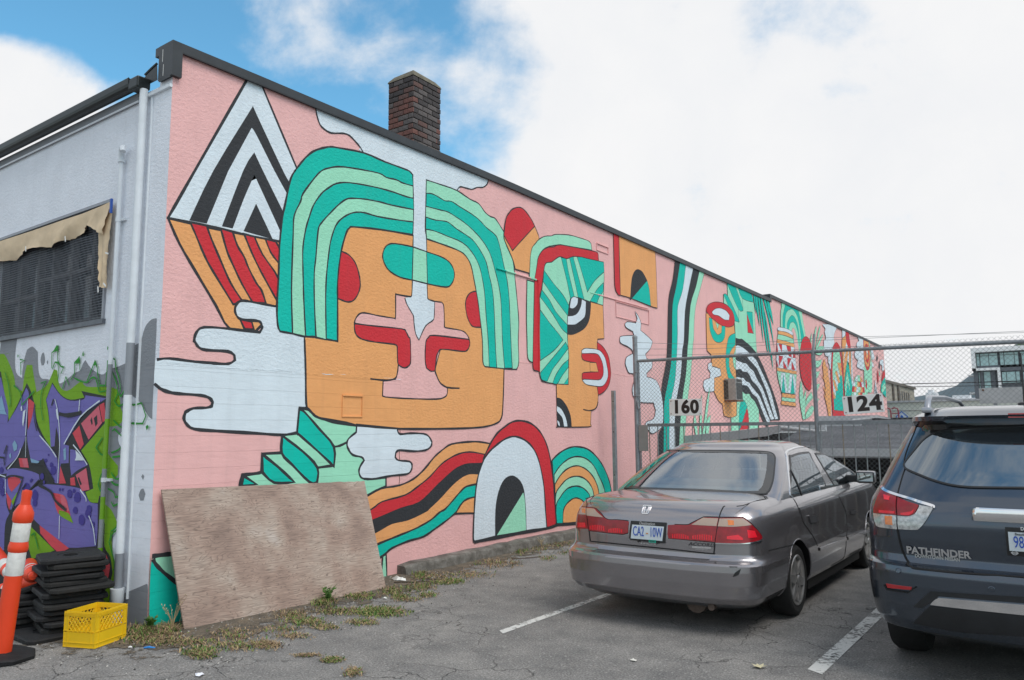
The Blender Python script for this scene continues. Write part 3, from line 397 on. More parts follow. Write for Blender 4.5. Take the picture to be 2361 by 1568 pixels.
('F','far pattern','O',0.006,[(23.589,3.263),(23.847,3.263),(24.193,2.942),(23.898,2.917)]),
('F','far pattern','W',0.006,[(23.546,3.184),(23.869,2.903),(23.856,2.735),(23.559,2.904)]),
('F','far pattern','O',0.006,[(23.454,2.887),(23.602,2.867),(23.815,2.669),(23.55,2.635)]),
('F','far pattern','W',0.006,[(25.344,5.148),(25.808,5.169),(25.766,4.997),(25.27,4.839)]),
('F','far pattern','O',0.006,[(25.267,4.825),(25.794,4.993),(25.888,4.787),(25.197,3.948),(25.116,3.336),(25.158,4.488)]),
('F','far pattern','R',0.006,[(25.804,5.154),(26.304,5.149),(26.491,4.7),(26.491,4.46),(26.145,4.516),(25.852,4.755)]),
('F','far pattern','W',0.006,[(25.852,4.755),(26.145,4.516),(26.077,4.009),(25.74,4.068),(25.197,3.948),(25.45,4.294)]),
('F','far pattern','O',0.006,[(25.133,3.405),(25.254,3.952),(25.933,4.61),(26.085,4.511),(25.968,4.279),(25.4,3.622),(25.18,3.299)]),
('F','far pattern','O',0.006,[(26.188,4.45),(26.433,4.469),(26.345,3.887),(26.262,3.325),(26.116,3.456),(26.077,4.009)]),
('F','far pattern','W',0.006,[(26.553,4.465),(26.709,4.478),(26.591,3.903),(26.5,3.197),(26.317,3.188),(26.376,3.889)]),
('F','far pattern','T',0.006,[(25.77,4.07),(26.042,3.868),(26.378,3.191),(26.077,2.833),(25.314,2.807),(25.112,3.135)]),
('F','far pattern','M',0.006,[(25.735,3.697),(25.985,3.174),(25.838,2.825),(25.2,2.803),(25.255,3.141)]),
('F','far pattern','T',0.006,[(25.672,3.324),(26.077,2.833),(25.286,2.806)]),
('F','far pattern','W',0.006,[(27.826,5.126),(27.953,4.991),(27.604,4.9),(27.474,4.772),(27.68,4.702),(27.188,4.531),(27.065,4.42),(27.127,4.296),(27.615,4.216),(27.351,4.067),(27.381,3.94),(27.991,3.92),(28.558,3.911),(28.663,4.65),(28.726,5.122)]),
('F','far pattern','M',0.006,[(28.788,5.098),(29.851,5.119),(30.067,4.36),(29.891,3.396),(29.616,3.081),(29.05,3.089),(28.874,2.963),(28.389,2.946),(28.497,3.571),(28.55,3.881)]),
('F','far pattern','R',0.006,[(28.757,5.11),(29.708,5.122),(29.856,4.763),(29.926,4.505),(29.626,4.099),(29.223,3.937),(28.894,4.007),(28.691,4.263),(28.658,4.635)]),
('F','far pattern','O',0.006,[(28.844,5.103),(29.629,5.099),(29.782,4.757),(29.778,4.494),(29.498,4.152),(29.196,4.086),(28.933,4.145),(28.769,4.419)]),
('F','far pattern','R',0.006,[(29.001,4.875),(29.247,5.003),(29.515,4.95),(29.662,4.716),(29.617,4.436),(29.308,4.23),(29.039,4.272),(28.905,4.534)]),
('F','far pattern','O',0.006,[(29.09,4.822),(29.36,4.906),(29.515,4.704),(29.448,4.469),(29.2,4.344),(29.038,4.514)]),
('F','far pattern','W',0.006,[(29.194,4.694),(29.356,4.768),(29.42,4.62),(29.293,4.549)]),
('F','far pattern','W',0.006,[(29.945,4.941),(30.308,4.925),(30.605,4.666),(30.726,4.565),(30.542,4.457),(30.09,4.44),(30.071,4.749)]),
('F','far pattern','W',0.006,[(30.057,4.328),(30.355,4.334),(30.412,4.15),(30.071,4.128)]),
('F','far pattern','W',0.006,[(31.809,4.532),(32.573,4.62),(32.542,4.139),(32.158,4.099),(32.154,4.344),(31.752,4.35)]),
('F','far pattern','K',0.006,[(31.329,4.77),(31.383,4.566),(31.222,4.426),(31.143,4.548)]),
('F','far pattern','K',0.006,[(31.635,4.487),(31.732,4.235),(31.587,4.081),(31.538,4.303)]),
('F','far pattern','R',0.006,[(31.176,4.151),(31.303,3.728),(31.119,3.465),(31.027,3.793)]),
('F','far pattern','M',0.006,[(31.587,4.081),(31.657,3.924),(31.51,3.835),(31.46,3.929)]),
('F','far pattern','M',0.006,[(26.738,3.404),(26.996,3.559),(27.4,3.653),(27.719,3.642),(28.024,3.556),(28.189,3.433)]),
('F','far pattern','W',0.006,[(26.954,3.401),(27.027,3.561),(27.327,3.62),(27.303,3.411)]),
('F','far pattern','O',0.006,[(27.715,3.627),(28.024,3.556),(28.155,3.431),(27.758,3.426)]),
('F','far pattern','R',0.006,[(28.695,3.547),(28.865,3.541),(28.954,3.365),(28.793,3.164),(28.622,3.291)]),
('F','far pattern','W',0.005,[(26.607,3.374),(26.925,3.384),(26.787,3.191),(26.405,3.18)]),
('F','far pattern','M',0.005,[(26.925,3.384),(27.248,3.394),(27.178,3.203),(26.787,3.191)]),
('F','far pattern','O',0.005,[(27.248,3.394),(27.577,3.405),(27.577,3.215),(27.178,3.203)]),
('F','far pattern','R',0.005,[(27.577,3.405),(27.913,3.415),(27.986,3.227),(27.577,3.215)]),
('F','far pattern','W',0.005,[(27.913,3.415),(28.254,3.426),(28.404,3.239),(27.986,3.227)]),
('F','far pattern','R',0.005,[(26.436,3.182),(26.749,3.191),(26.604,2.987),(26.263,2.978)]),
('F','far pattern','O',0.005,[(26.749,3.191),(27.068,3.2),(26.951,2.995),(26.604,2.987)]),
('F','far pattern','W',0.005,[(27.068,3.2),(27.393,3.209),(27.306,3.004),(26.951,2.995)]),
('F','far pattern','M',0.005,[(27.393,3.209),(27.724,3.219),(27.667,3.013),(27.306,3.004)]),
('F','far pattern','O',0.005,[(27.724,3.219),(28.06,3.229),(28.037,3.022),(27.667,3.013)]),
('F','far pattern','R',0.005,[(28.06,3.229),(28.404,3.239),(28.413,3.032),(28.037,3.022)]),
('F','far pattern','M',0.005,[(26.262,2.976),(26.593,2.984),(26.491,2.847),(26.138,2.84)]),
('F','far pattern','W',0.005,[(26.593,2.984),(26.929,2.992),(26.852,2.855),(26.491,2.847)]),
('F','far pattern','M',0.005,[(26.929,2.992),(27.273,3.0),(27.22,2.863),(26.852,2.855)]),
('F','far pattern','O',0.005,[(27.273,3.0),(27.623,3.009),(27.596,2.871),(27.22,2.863)]),
('F','far pattern','R',0.005,[(27.623,3.009),(27.98,3.017),(27.98,2.879),(27.596,2.871)]),
('F','far pattern','M',0.005,[(27.98,3.017),(28.344,3.026),(28.373,2.888),(27.98,2.879)]),
('F','far pattern','R',0.006,[(31.937,3.664),(32.104,3.933),(32.59,4.158),(32.749,4.185),(32.699,3.851),(32.102,3.673)]),
('F','far pattern','T',0.006,[(31.623,3.184),(31.707,3.449),(32.202,3.726),(32.687,3.867),(32.7,3.472),(32.664,2.977)]),
('F','far pattern','M',0.005,[(31.69,3.143),(31.942,3.427),(32.496,3.616),(32.68,3.411),(32.116,3.208)]),
('F','far pattern','W',0.005,[(30.2,3.072),(30.562,3.648),(30.85,3.096)]),
('F','far pattern','K',0.004,[(30.389,3.079),(30.58,3.461),(30.695,3.091)]),
('F','corner leaf','T',0,[(0.002,0.558),(-0.005,0.501),(-0.006,0.342),(0.006,-0.012),(0.365,-0.048),(0.271,0.207),(0.235,0.34),(0.121,0.448),(0.02,0.543)]),
('F','corner leaf','M',0,[(0.013,0.57),(0.189,0.565),(0.267,0.298),(0.235,0.34),(0.121,0.439),(0.024,0.542)]),
('L','corner leaf','K',0.035,[(0.001,0.585),(0.085,0.586),(0.213,0.582)]),
('L','corner leaf','K',0.034,[(0.012,0.561),(0.04,0.513),(0.122,0.429),(0.267,0.308)])]
GRAFFITI=[('F','Y',0,[(-3.274,2.72),(-2.877,2.665),(-2.899,2.464),(-2.843,2.283),(-2.687,2.217),(-2.674,2.391),(-2.615,2.516),(-2.49,2.542),(-2.354,2.475),(-2.314,2.291),(-2.239,2.196),(-2.09,2.178),(-1.799,2.121),(-1.539,2.206),(-1.41,2.232),(-1.364,2.293),(-1.314,2.327),(-1.198,2.241),(-0.982,2.168),(-0.865,2.203),(-0.577,2.248),(-0.467,2.281),(-0.46,2.399),(-0.315,2.428),(-0.255,2.56),(-0.152,2.619),(-0.071,2.621),(-0.065,2.428),(-0.07,1.897),(-0.064,1.737),(-0.128,1.766),(-0.302,1.903),(-0.464,1.967),(-0.464,1.869),(-0.501,1.686),(-0.625,1.599),(-0.598,1.521),(-0.468,1.445),(-0.454,1.311),(-0.42,1.245),(-0.466,1.159),(-0.471,1.026),(-0.599,0.811),(-0.616,0.526),(-0.576,0.25),(-0.462,0.217),(-0.033,0.353),(-0.003,0.312),(0.011,-0.08),(-5.454,-1.312),(-6.462,2.764),(-3.302,2.551)]),
('F','Y',0,[(-2.279,2.391),(-2.252,2.457),(-2.215,2.461),(-2.175,2.384),(-2.196,2.329),(-2.245,2.326)]),
('F','Y',0,[(-2.134,2.354),(-2.118,2.375),(-2.097,2.352),(-2.111,2.33)]),
('F','Y',0,[(-0.194,1.242),(-0.173,1.266),(-0.146,1.243),(-0.165,1.215)]),
('F','Y',0,[(-0.223,1.083),(-0.192,1.131),(-0.149,1.142),(-0.115,1.097),(-0.14,1.041),(-0.192,1.038)]),
('F','V',0,[(-6.451,2.719),(-3.296,2.514),(-3.181,2.506),(-3.055,2.414),(-2.891,2.25),(-2.817,2.118),(-2.652,2.077),(-2.638,2.238),(-2.59,2.352),(-2.461,2.344),(-2.421,2.251),(-2.317,2.053),(-2.105,2.112),(-2.021,2.197),(-1.96,2.272),(-1.887,2.257),(-1.82,2.1),(-1.652,2.04),(-1.438,2.106),(-1.355,2.134),(-1.261,2.067),(-0.849,2.05),(-0.668,2.013),(-0.619,1.913),(-0.604,1.853),(-0.539,1.774),(-0.562,1.725),(-0.653,1.687),(-0.808,1.679),(-0.865,1.48),(-0.698,1.384),(-0.596,1.327),(-0.588,1.25),(-0.678,1.2),(-0.832,1.185),(-0.83,0.99),(-0.669,0.933),(-0.543,0.814),(-0.628,0.733),(-0.626,0.62),(-0.565,0.493),(-0.467,0.446),(-0.48,0.306),(-0.618,0.115),(-0.824,0.072),(-5.639,-0.564)]),
('F','K',0,[(-6.391,2.479),(-3.234,2.315),(-3.093,2.057),(-2.936,1.77),(-2.76,1.929),(-2.561,2.159),(-2.443,2.058),(-2.349,1.93),(-2.26,1.749),(-2.105,1.604),(-1.909,1.474),(-2.013,1.8),(-2.096,1.967),(-1.977,2.14),(-1.785,2.012),(-1.573,1.952),(-1.292,1.964),(-1.359,2.029),(-0.838,1.957),(-0.83,1.739),(-1.294,1.457),(-1.133,1.337),(-1.068,1.228),(-1.02,1.11),(-1.163,1.073),(-1.071,0.989),(-0.919,0.986),(-0.9,1.051),(-0.847,1.048),(-0.839,0.924),(-0.774,0.8),(-0.759,0.609),(-0.644,0.524),(-0.591,0.388),(-0.724,0.215),(-1.241,0.178),(-5.671,-0.437)]),
('F','U',0,[(-6.371,2.397),(-3.217,2.248),(-3.093,2.057),(-2.972,1.876),(-2.972,1.741),(-2.756,1.906),(-2.566,2.108),(-2.496,2.037),(-2.496,1.866),(-2.502,1.605),(-2.583,1.47),(-2.697,1.367),(-2.946,1.259),(-3.071,1.187),(-6.053,1.111)]),
('F','U',0,[(-2.336,1.93),(-2.302,1.783),(-2.207,1.637),(-1.922,1.485),(-1.796,1.411),(-1.752,1.337),(-1.702,1.138),(-1.806,1.145),(-1.958,1.237),(-2.059,1.364),(-2.334,1.327),(-2.475,1.594),(-2.435,1.751)]),
('F','U',0,[(-2.084,1.967),(-1.975,2.123),(-1.783,2.001),(-1.572,1.941),(-1.31,1.944),(-1.273,1.984),(-0.867,1.943),(-1.112,1.866),(-1.314,1.798),(-1.469,1.654),(-1.628,1.513),(-1.542,1.502),(-1.527,1.336),(-1.689,1.328),(-1.702,1.138),(-1.748,1.528),(-1.834,1.689),(-1.842,1.496),(-1.923,1.49),(-2.001,1.8)]),
('F','U',0,[(-1.511,1.466),(-1.423,1.461),(-1.289,1.416),(-1.141,1.325),(-1.335,1.272),(-1.458,1.218),(-1.497,1.321)]),
('F','U',0,[(-2.877,1.247),(-2.681,1.263),(-2.321,1.239),(-2.14,1.211),(-2.118,1.157),(-2.387,1.017),(-2.082,1.11),(-1.7,1.12),(-1.401,1.112),(-1.228,1.093),(-1.138,1.036),(-1.066,0.984),(-0.918,0.976),(-0.896,0.734),(-0.904,0.598),(-1.415,0.543),(-1.595,0.587),(-2.049,0.712),(-2.332,0.823),(-2.497,0.913),(-2.742,0.826),(-2.869,0.953),(-2.902,1.157)]),
('F','U',0,[(-6.05,1.097),(-2.902,1.157),(-2.859,0.896),(-2.762,0.789),(-2.849,0.671),(-2.831,0.404),(-5.799,0.083)]),
('F','X',0,[(-1.483,1.623),(-1.355,1.695),(-1.248,1.519),(-1.312,1.467)]),
('F','X',0,[(-2.506,2.003),(-2.35,1.941),(-2.38,1.807),(-2.454,1.661)]),
('F','X',0,[(-2.632,1.368),(-2.428,1.37),(-2.376,1.273),(-2.579,1.276)]),
('F','X',0,[(-1.691,1.306),(-1.553,1.141),(-1.699,1.133)]),
('F','X',0,[(-1.476,1.192),(-1.391,1.207),(-1.36,1.127),(-1.457,1.125)]),
('F','X',0,[(-2.863,1.16),(-2.59,1.18),(-2.542,1.122),(-2.746,1.014),(-2.829,1.068)]),
('F','X',0,[(-1.814,1.04),(-1.564,1.018),(-1.459,0.892),(-1.407,0.821),(-1.675,0.847)]),
('F','X',0,[(-2.878,1.009),(-2.731,0.925),(-2.768,0.824),(-2.833,0.898)]),
('F','X',0,[(-2.049,0.712),(-1.735,0.626),(-1.414,0.538),(-1.649,0.489),(-2.026,0.637)]),
('F','X',0,[(-0.991,1.883),(-0.902,1.906),(-0.845,1.744),(-0.912,1.72)]),
('F','X',0,[(-0.796,0.511),(-0.712,0.537),(-0.636,0.449),(-0.661,0.334),(-0.757,0.249)]),
('F','Z',0,[(-1.321,1.715),(-1.0,1.878),(-0.921,1.715),(-1.155,1.56)]),
('F','Z',0,[(-1.368,1.225),(-1.169,1.296),(-1.084,1.098),(-1.226,1.078)]),
('F','Z',0,[(-2.554,1.363),(-2.428,1.368),(-2.381,1.276),(-2.489,1.276)]),
('F','Z',0,[(-1.654,1.027),(-1.564,1.018),(-1.448,0.885),(-1.589,0.873)]),
('F','K',0,[(-1.143,1.744),(-1.118,1.774),(-1.094,1.712),(-1.113,1.697)]),
('F','K',0,[(-1.079,1.763),(-1.021,1.792),(-1.002,1.711),(-1.039,1.681)]),
('F','K',0,[(-1.326,1.201),(-1.295,1.207),(-1.234,1.143),(-1.265,1.132)]),
('F','V',0,[(-1.657,0.882),(-1.455,0.859),(-1.358,0.774),(-1.627,0.829)]),
('F','V',0,[(-2.342,0.724),(-2.01,0.607),(-1.695,0.496),(-2.167,0.372),(-2.347,0.594)]),
('F','V',0,[(-2.73,0.914),(-2.603,1.02),(-2.669,0.861)]),
('F','L',0,[(-3.197,2.013),(-3.161,2.047),(-3.033,1.866),(-2.972,1.829),(-3.183,1.845)]),
('F','L',0,[(-2.8,1.514),(-2.753,1.555),(-2.68,1.503),(-2.686,1.458),(-2.748,1.434)]),
('F','L',0,[(-1.644,1.465),(-1.598,1.486),(-1.576,1.371),(-1.619,1.36)]),
('F','L',0,[(-2.353,1.371),(-2.14,1.341),(-2.174,1.325),(-2.307,1.317)]),
('F','L',0,[(-2.862,1.399),(-2.825,1.422),(-2.804,1.377),(-2.834,1.359)]),
('F','I',0,[(-1.764,1.263),(-1.775,1.233),(-1.816,1.216),(-1.866,1.225),(-1.889,1.26),(-1.871,1.292),(-1.827,1.303),(-1.786,1.299)]),
('F','I',0,[(-1.97,1.355),(-1.977,1.342),(-1.995,1.335),(-2.015,1.34),(-2.026,1.354),(-2.019,1.368),(-2.001,1.372),(-1.982,1.367)]),
('F','I',0,[(-1.836,1.314),(-1.848,1.297),(-1.872,1.287),(-1.9,1.293),(-1.91,1.313),(-1.903,1.331),(-1.879,1.338),(-1.851,1.33)]),
('F','I',0,[(-2.018,1.192),(-2.024,1.168),(-2.054,1.159),(-2.092,1.168),(-2.103,1.19),(-2.095,1.213),(-2.063,1.227),(-2.031,1.216)]),
('F','I',0,[(-2.293,1.054),(-2.329,1.01),(-2.382,0.984),(-2.445,1.004),(-2.475,1.047),(-2.456,1.096),(-2.403,1.122),(-2.332,1.103)]),
('F','I',0,[(-2.124,1.006),(-2.124,0.966),(-2.179,0.945),(-2.235,0.961),(-2.257,1.0),(-2.243,1.035),(-2.196,1.062),(-2.143,1.038)]),
('F','I',0,[(-1.242,1.022),(-1.246,0.985),(-1.298,0.971),(-1.355,0.979),(-1.369,1.016),(-1.352,1.052),(-1.31,1.068),(-1.265,1.059)]),
('F','I',0,[(-1.408,1.045),(-1.42,1.016),(-1.452,1.004),(-1.495,1.014),(-1.506,1.041),(-1.493,1.07),(-1.463,1.087),(-1.421,1.073)]),
('F','I',0,[(-1.461,1.064),(-1.464,1.052),(-1.479,1.043),(-1.495,1.051),(-1.508,1.062),(-1.502,1.075),(-1.484,1.081),(-1.465,1.077)]),
('F','I',0,[(-1.023,0.883),(-1.038,0.848),(-1.073,0.832),(-1.112,0.846),(-1.138,0.877),(-1.124,0.908),(-1.084,0.925),(-1.046,0.916)]),
('F','I',0,[(-1.281,0.899),(-1.292,0.871),(-1.327,0.866),(-1.363,0.873),(-1.381,0.894),(-1.362,0.917),(-1.335,0.931),(-1.301,0.925)]),
('F','I',0,[(-1.64,1.078),(-1.642,1.067),(-1.658,1.062),(-1.675,1.064),(-1.684,1.076),(-1.679,1.087),(-1.662,1.092),(-1.645,1.09)]),
('F','I',0,[(-1.586,1.08),(-1.592,1.071),(-1.603,1.065),(-1.618,1.068),(-1.622,1.078),(-1.62,1.088),(-1.607,1.094),(-1.592,1.088)]),
('F','I',0,[(-1.131,0.817),(-1.143,0.784),(-1.188,0.766),(-1.24,0.78),(-1.251,0.81),(-1.247,0.845),(-1.201,0.866),(-1.151,0.847)]),
('F','I',0,[(-1.347,1.078),(-1.356,1.063),(-1.372,1.056),(-1.39,1.061),(-1.399,1.076),(-1.395,1.09),(-1.378,1.099),(-1.357,1.09)]),
('F','I',0,[(-2.977,1.236),(-2.985,1.21),(-3.019,1.205),(-3.053,1.208),(-3.072,1.234),(-3.068,1.258),(-3.03,1.269),(-2.995,1.262)]),
('F','I',0,[(-2.944,1.098),(-2.967,1.046),(-3.03,1.026),(-3.104,1.05),(-3.149,1.092),(-3.123,1.136),(-3.052,1.156),(-2.974,1.141)]),
('F','I',0,[(-2.28,1.142),(-2.287,1.13),(-2.304,1.126),(-2.32,1.127),(-2.328,1.14),(-2.324,1.152),(-2.308,1.156),(-2.289,1.154)]),
('F','I',0,[(-0.947,0.789),(-0.956,0.77),(-0.983,0.758),(-1.01,0.763),(-1.025,0.784),(-1.012,0.806),(-0.99,0.817),(-0.962,0.81)]),
('F','I',0,[(-1.016,0.923),(-1.026,0.894),(-1.058,0.88),(-1.093,0.893),(-1.11,0.918),(-1.105,0.948),(-1.067,0.958),(-1.028,0.948)]),
('F','I',0,[(-2.127,0.93),(-2.139,0.904),(-2.171,0.89),(-2.207,0.898),(-2.229,0.926),(-2.213,0.956),(-2.182,0.969),(-2.143,0.954)]),
('F','I',0,[(-2.9,1.008),(-2.91,0.973),(-2.951,0.959),(-2.996,0.975),(-3.021,1.004),(-3.007,1.038),(-2.966,1.051),(-2.912,1.038)]),
('F','I',0,[(-1.933,1.409),(-1.937,1.403),(-1.945,1.4),(-1.955,1.401),(-1.96,1.409),(-1.958,1.417),(-1.948,1.421),(-1.937,1.417)]),
('F','I',0,[(-2.262,1.153),(-2.266,1.142),(-2.281,1.139),(-2.297,1.141),(-2.301,1.152),(-2.301,1.162),(-2.285,1.168),(-2.268,1.163)]),
('F','I',0,[(-1.981,1.14),(-1.987,1.127),(-2.001,1.121),(-2.016,1.128),(-2.028,1.138),(-2.02,1.151),(-2.006,1.157),(-1.99,1.152)]),
('F','W',0,[(-2.587,1.742),(-2.587,1.856),(-2.531,1.878),(-2.547,1.764),(-2.562,1.696)]),
('F','W',0,[(-1.846,1.862),(-1.812,1.872),(-1.773,1.753),(-1.811,1.775)]),
('F','W',0,[(-2.651,1.904),(-2.622,1.92),(-2.606,1.868),(-2.637,1.863)]),
('F','W',0,[(-1.391,1.462),(-1.311,1.426),(-1.198,1.367),(-1.24,1.366),(-1.389,1.364),(-1.369,1.405)]),
('L','W',0.012,[(-1.883,1.966),(-1.809,1.85),(-1.753,1.688),(-1.72,1.528),(-1.716,1.327),(-1.709,1.138)]),
('L','W',0.012,[(-2.498,2.002),(-2.489,1.605)]),
('L','W',0.012,[(-1.364,1.945),(-1.369,1.809)]),
('L','W',0.016,[(-0.975,1.923),(-1.333,1.778),(-1.629,1.518)]),
('L','W',0.01,[(-2.475,1.594),(-2.455,1.381)]),
('L','W',0.014,[(-1.441,1.513),(-1.291,1.432),(-1.142,1.327)]),
('L','W',0.012,[(-2.583,1.47),(-2.647,1.379),(-2.864,1.25)]),
('L','W',0.012,[(-2.166,1.604),(-1.922,1.485),(-1.77,1.39)]),
('L','W',0.014,[(-1.249,1.092),(-1.137,1.026),(-1.122,0.987)]),
('L','W',0.012,[(-1.627,0.829),(-1.61,0.615)]),
('L','W',0.014,[(-1.056,0.861),(-0.963,0.759),(-0.905,0.608)]),
('L','W',0.012,[(-3.071,1.187),(-2.904,1.168),(-2.874,0.987)]),
('L','K',0.02,[(-3.103,1.373),(-2.978,1.369),(-2.95,1.282),(-2.916,1.485),(-2.931,1.497),(-2.985,1.409)]),
('L','K',0.016,[(-2.333,1.322),(-2.051,1.31)]),
('L','K',0.04,[(-2.071,1.364),(-1.988,1.279),(-1.794,1.146)]),
('L','K',0.02,[(-1.906,1.967),(-1.945,1.903)]),
('L','K',0.04,[(-1.77,1.817),(-1.576,1.798),(-1.317,1.819)]),
('L','K',0.016,[(-2.4,1.105),(-2.481,1.058),(-2.484,0.991)]),
('L','K',0.02,[(-2.113,1.157),(-2.385,1.006)]),
('L','K',0.02,[(-2.902,1.151),(-2.747,1.184),(-2.486,1.169),(-2.524,1.09),(-2.69,0.828)]),
('L','K',0.016,[(-2.324,1.935),(-2.318,1.806),(-2.233,1.649)]),
('L','K',0.03,[(-2.106,1.109),(-1.839,1.049),(-1.736,0.969),(-1.503,0.89)]),
('L','v',0.016,[(-2.744,2.419),(-2.623,2.4),(-2.725,2.383),(-2.692,2.252)]),
('L','v',0.016,[(-1.985,2.284),(-2.007,2.441),(-1.873,2.499),(-1.867,2.366),(-1.8,2.296),(-1.729,2.281),(-1.778,2.218)]),
('L','v',0.016,[(-1.972,2.272),(-1.922,2.341),(-1.862,2.332),(-1.826,2.232),(-1.837,2.145)]),
('L','v',0.016,[(-1.564,2.143),(-1.494,2.204),(-1.508,2.312),(-1.415,2.36),(-1.388,2.231)]),
('L','v',0.016,[(-1.362,2.367),(-1.345,2.403),(-1.329,2.365)]),
('L','v',0.016,[(-1.236,2.118),(-1.19,2.179),(-1.101,2.309),(-1.051,2.234),(-1.034,2.171),(-0.981,2.066),(-0.88,2.062),(-0.865,2.203),(-0.865,2.295)]),
('L','v',0.016,[(-1.723,2.064),(-1.67,2.181),(-1.591,2.091)]),
('L','v',0.016,[(-0.84,2.334),(-0.727,2.296),(-0.698,2.204),(-0.641,2.122),(-0.602,2.021),(-0.625,1.972),(-0.585,1.951),(-0.474,2.065)]),
('L','v',0.016,[(-0.765,2.188),(-0.675,2.073),(-0.645,1.973),(-0.697,1.915),(-0.614,1.863),(-0.467,1.899),(-0.371,1.867),(-0.228,1.882),(-0.146,1.766),(-0.193,1.701),(-0.3,1.702),(-0.429,1.704),(-0.537,1.667),(-0.697,1.737)]),
('L','v',0.016,[(-0.706,1.639),(-0.669,1.658),(-0.549,1.599),(-0.473,1.589)]),
('L','v',0.016,[(-0.704,1.442),(-0.574,1.473),(-0.468,1.536)]),
('L','v',0.016,[(-0.876,1.58),(-0.987,1.49),(-0.899,1.431),(-0.829,1.421)]),
('L','v',0.016,[(-0.681,1.404),(-0.53,1.415),(-0.501,1.31),(-0.51,1.224),(-0.603,1.212),(-0.686,1.267)]),
('L','v',0.016,[(-0.783,1.275),(-0.859,1.244),(-0.908,1.154),(-0.862,1.096),(-0.823,1.098)]),
('L','v',0.016,[(-0.697,1.199),(-0.598,1.159),(-0.468,1.173)]),
('L','v',0.016,[(-0.728,1.121),(-0.629,1.095),(-0.586,1.049),(-0.476,1.073)]),
('L','v',0.016,[(-0.658,1.008),(-0.616,0.972),(-0.533,0.995),(-0.498,0.921),(-0.541,0.796),(-0.63,0.752),(-0.64,0.666)]),
('L','v',0.016,[(-0.507,0.826),(-0.461,0.833),(-0.52,0.778),(-0.608,0.725),(-0.658,0.655),(-0.569,0.53),(-0.542,0.449),(-0.481,0.584)]),
('L','v',0.016,[(-2.847,2.142),(-2.676,2.066),(-2.615,1.926),(-2.532,1.969),(-2.344,2.065)]),
('L','v',0.016,[(-3.091,2.296),(-2.988,2.172),(-2.902,1.98),(-2.918,1.91)]),
('L','v',0.016,[(-2.206,2.139),(-2.087,2.156),(-2.17,2.059),(-2.174,1.914),(-2.103,1.758)]),
('L','v',0.016,[(-1.489,2.161),(-1.354,2.123),(-1.224,2.107),(-1.144,2.145),(-1.06,2.131),(-0.984,2.005),(-0.864,2.011)]),
('L','v',0.016,[(-0.558,0.424),(-0.465,0.423),(-0.461,0.391),(-0.543,0.291)]),
('L','v',0.016,[(-2.201,0.604),(-2.132,0.63),(-2.074,0.56),(-2.015,0.48)]),
('F','v',0,[(-1.899,2.517),(-1.861,2.498),(-1.867,2.454),(-1.984,2.445)]),
('F','v',0,[(-1.416,2.37),(-1.399,2.353),(-1.408,2.301),(-1.495,2.3)]),
('F','v',0,[(-1.102,2.319),(-1.065,2.265),(-1.116,2.258)]),
('F','v',0,[(-2.804,2.458),(-2.794,2.481),(-2.772,2.462),(-2.787,2.439)]),
('F','v',0,[(-0.137,1.672),(-0.112,1.691),(-0.088,1.672),(-0.116,1.639)]),
('F','v',0,[(-0.878,2.408),(-0.87,2.433),(-0.856,2.417),(-0.865,2.387)])]
# ------------------------------------------------------------------ painted building
def stucco_group():
    g = bpy.data.node_groups.new('render_coat', 'ShaderNodeTree')
    g.interface.new_socket('Normal', in_out='OUTPUT', socket_type='NodeSocketVector'); g.interface.new_socket('Fac', in_out='OUTPUT', socket_type='NodeSocketFloat')
    N, L = g.nodes.new, g.links.new
    geo = N('ShaderNodeNewGeometry'); sp = N('ShaderNodeSeparateXYZ'); L(geo.outputs['Position'], sp.inputs[0])
    def M(op, a, b=None, c=None):
        n = N('ShaderNodeMath'); n.operation = op
        for i, v in enumerate((a, b, c)):
            if v is None: continue
            if isinstance(v, bpy.types.NodeSocket): L(v, n.inputs[i])
            else: n.inputs[i].default_value = v
        return n.outputs[0]
    def nz(sc, det, scale=(1, 1, 1)):
        v = N('ShaderNodeVectorMath'); v.operation = 'MULTIPLY'; L(geo.outputs['Position'], v.inputs[0]); v.inputs[1].default_value = scale
        n = N('ShaderNodeTexNoise'); n.inputs['Scale'].default_value = sc; n.inputs['Detail'].default_value = det; n.inputs['Roughness'].default_value = .6; L(v.outputs[0], n.inputs['Vector']); return n.outputs[0]
    a = nz(22, 4, (1, 1, 1.5)); b = nz(75, 3)
    rough = M('ADD', M('MULTIPLY', a, 1.0), M('MULTIPLY', b, .45))
    # board-marked concrete at the foot of the near end
    z = sp.outputs[2]; wz = M('ADD', z, M('MULTIPLY', nz(2.0, 4), .02))
    fr = M('FRACT', M('DIVIDE', wz, .145)); groove = M('MULTIPLY', M('LESS_THAN', fr, .05), -.35)
    conc = M('ADD', M('ADD', groove, M('MULTIPLY', nz(5, 5, (1, 1, 3)), .5)), M('MULTIPLY', b, .14))
    mask = M('MULTIPLY', M('LESS_THAN', wz, 2.215), M('LESS_THAN', sp.outputs[1], 2.99))
    seam = M('MULTIPLY', M('LESS_THAN', M('ABSOLUTE', M('SUBTRACT', M('ADD', wz, M('MULTIPLY', nz(6, 5), .03)), 2.235)), .008), -1.2)
    h = M('ADD', M('ADD', M('MULTIPLY', rough, M('SUBTRACT', 1.0, mask)), M('MULTIPLY', conc, mask)), M('MULTIPLY', seam, M('LESS_THAN', sp.outputs[1], 2.99)))
    bp = N('ShaderNodeBump'); bp.inputs['Strength'].default_value = .75; bp.inputs['Distance'].default_value = .011; L(h, bp.inputs['Height'])
    go = N('NodeGroupOutput'); L(bp.outputs[0], go.inputs[0]); L(nz(3.0, 8), go.inputs[1]); return g
STUCCO = stucco_group()
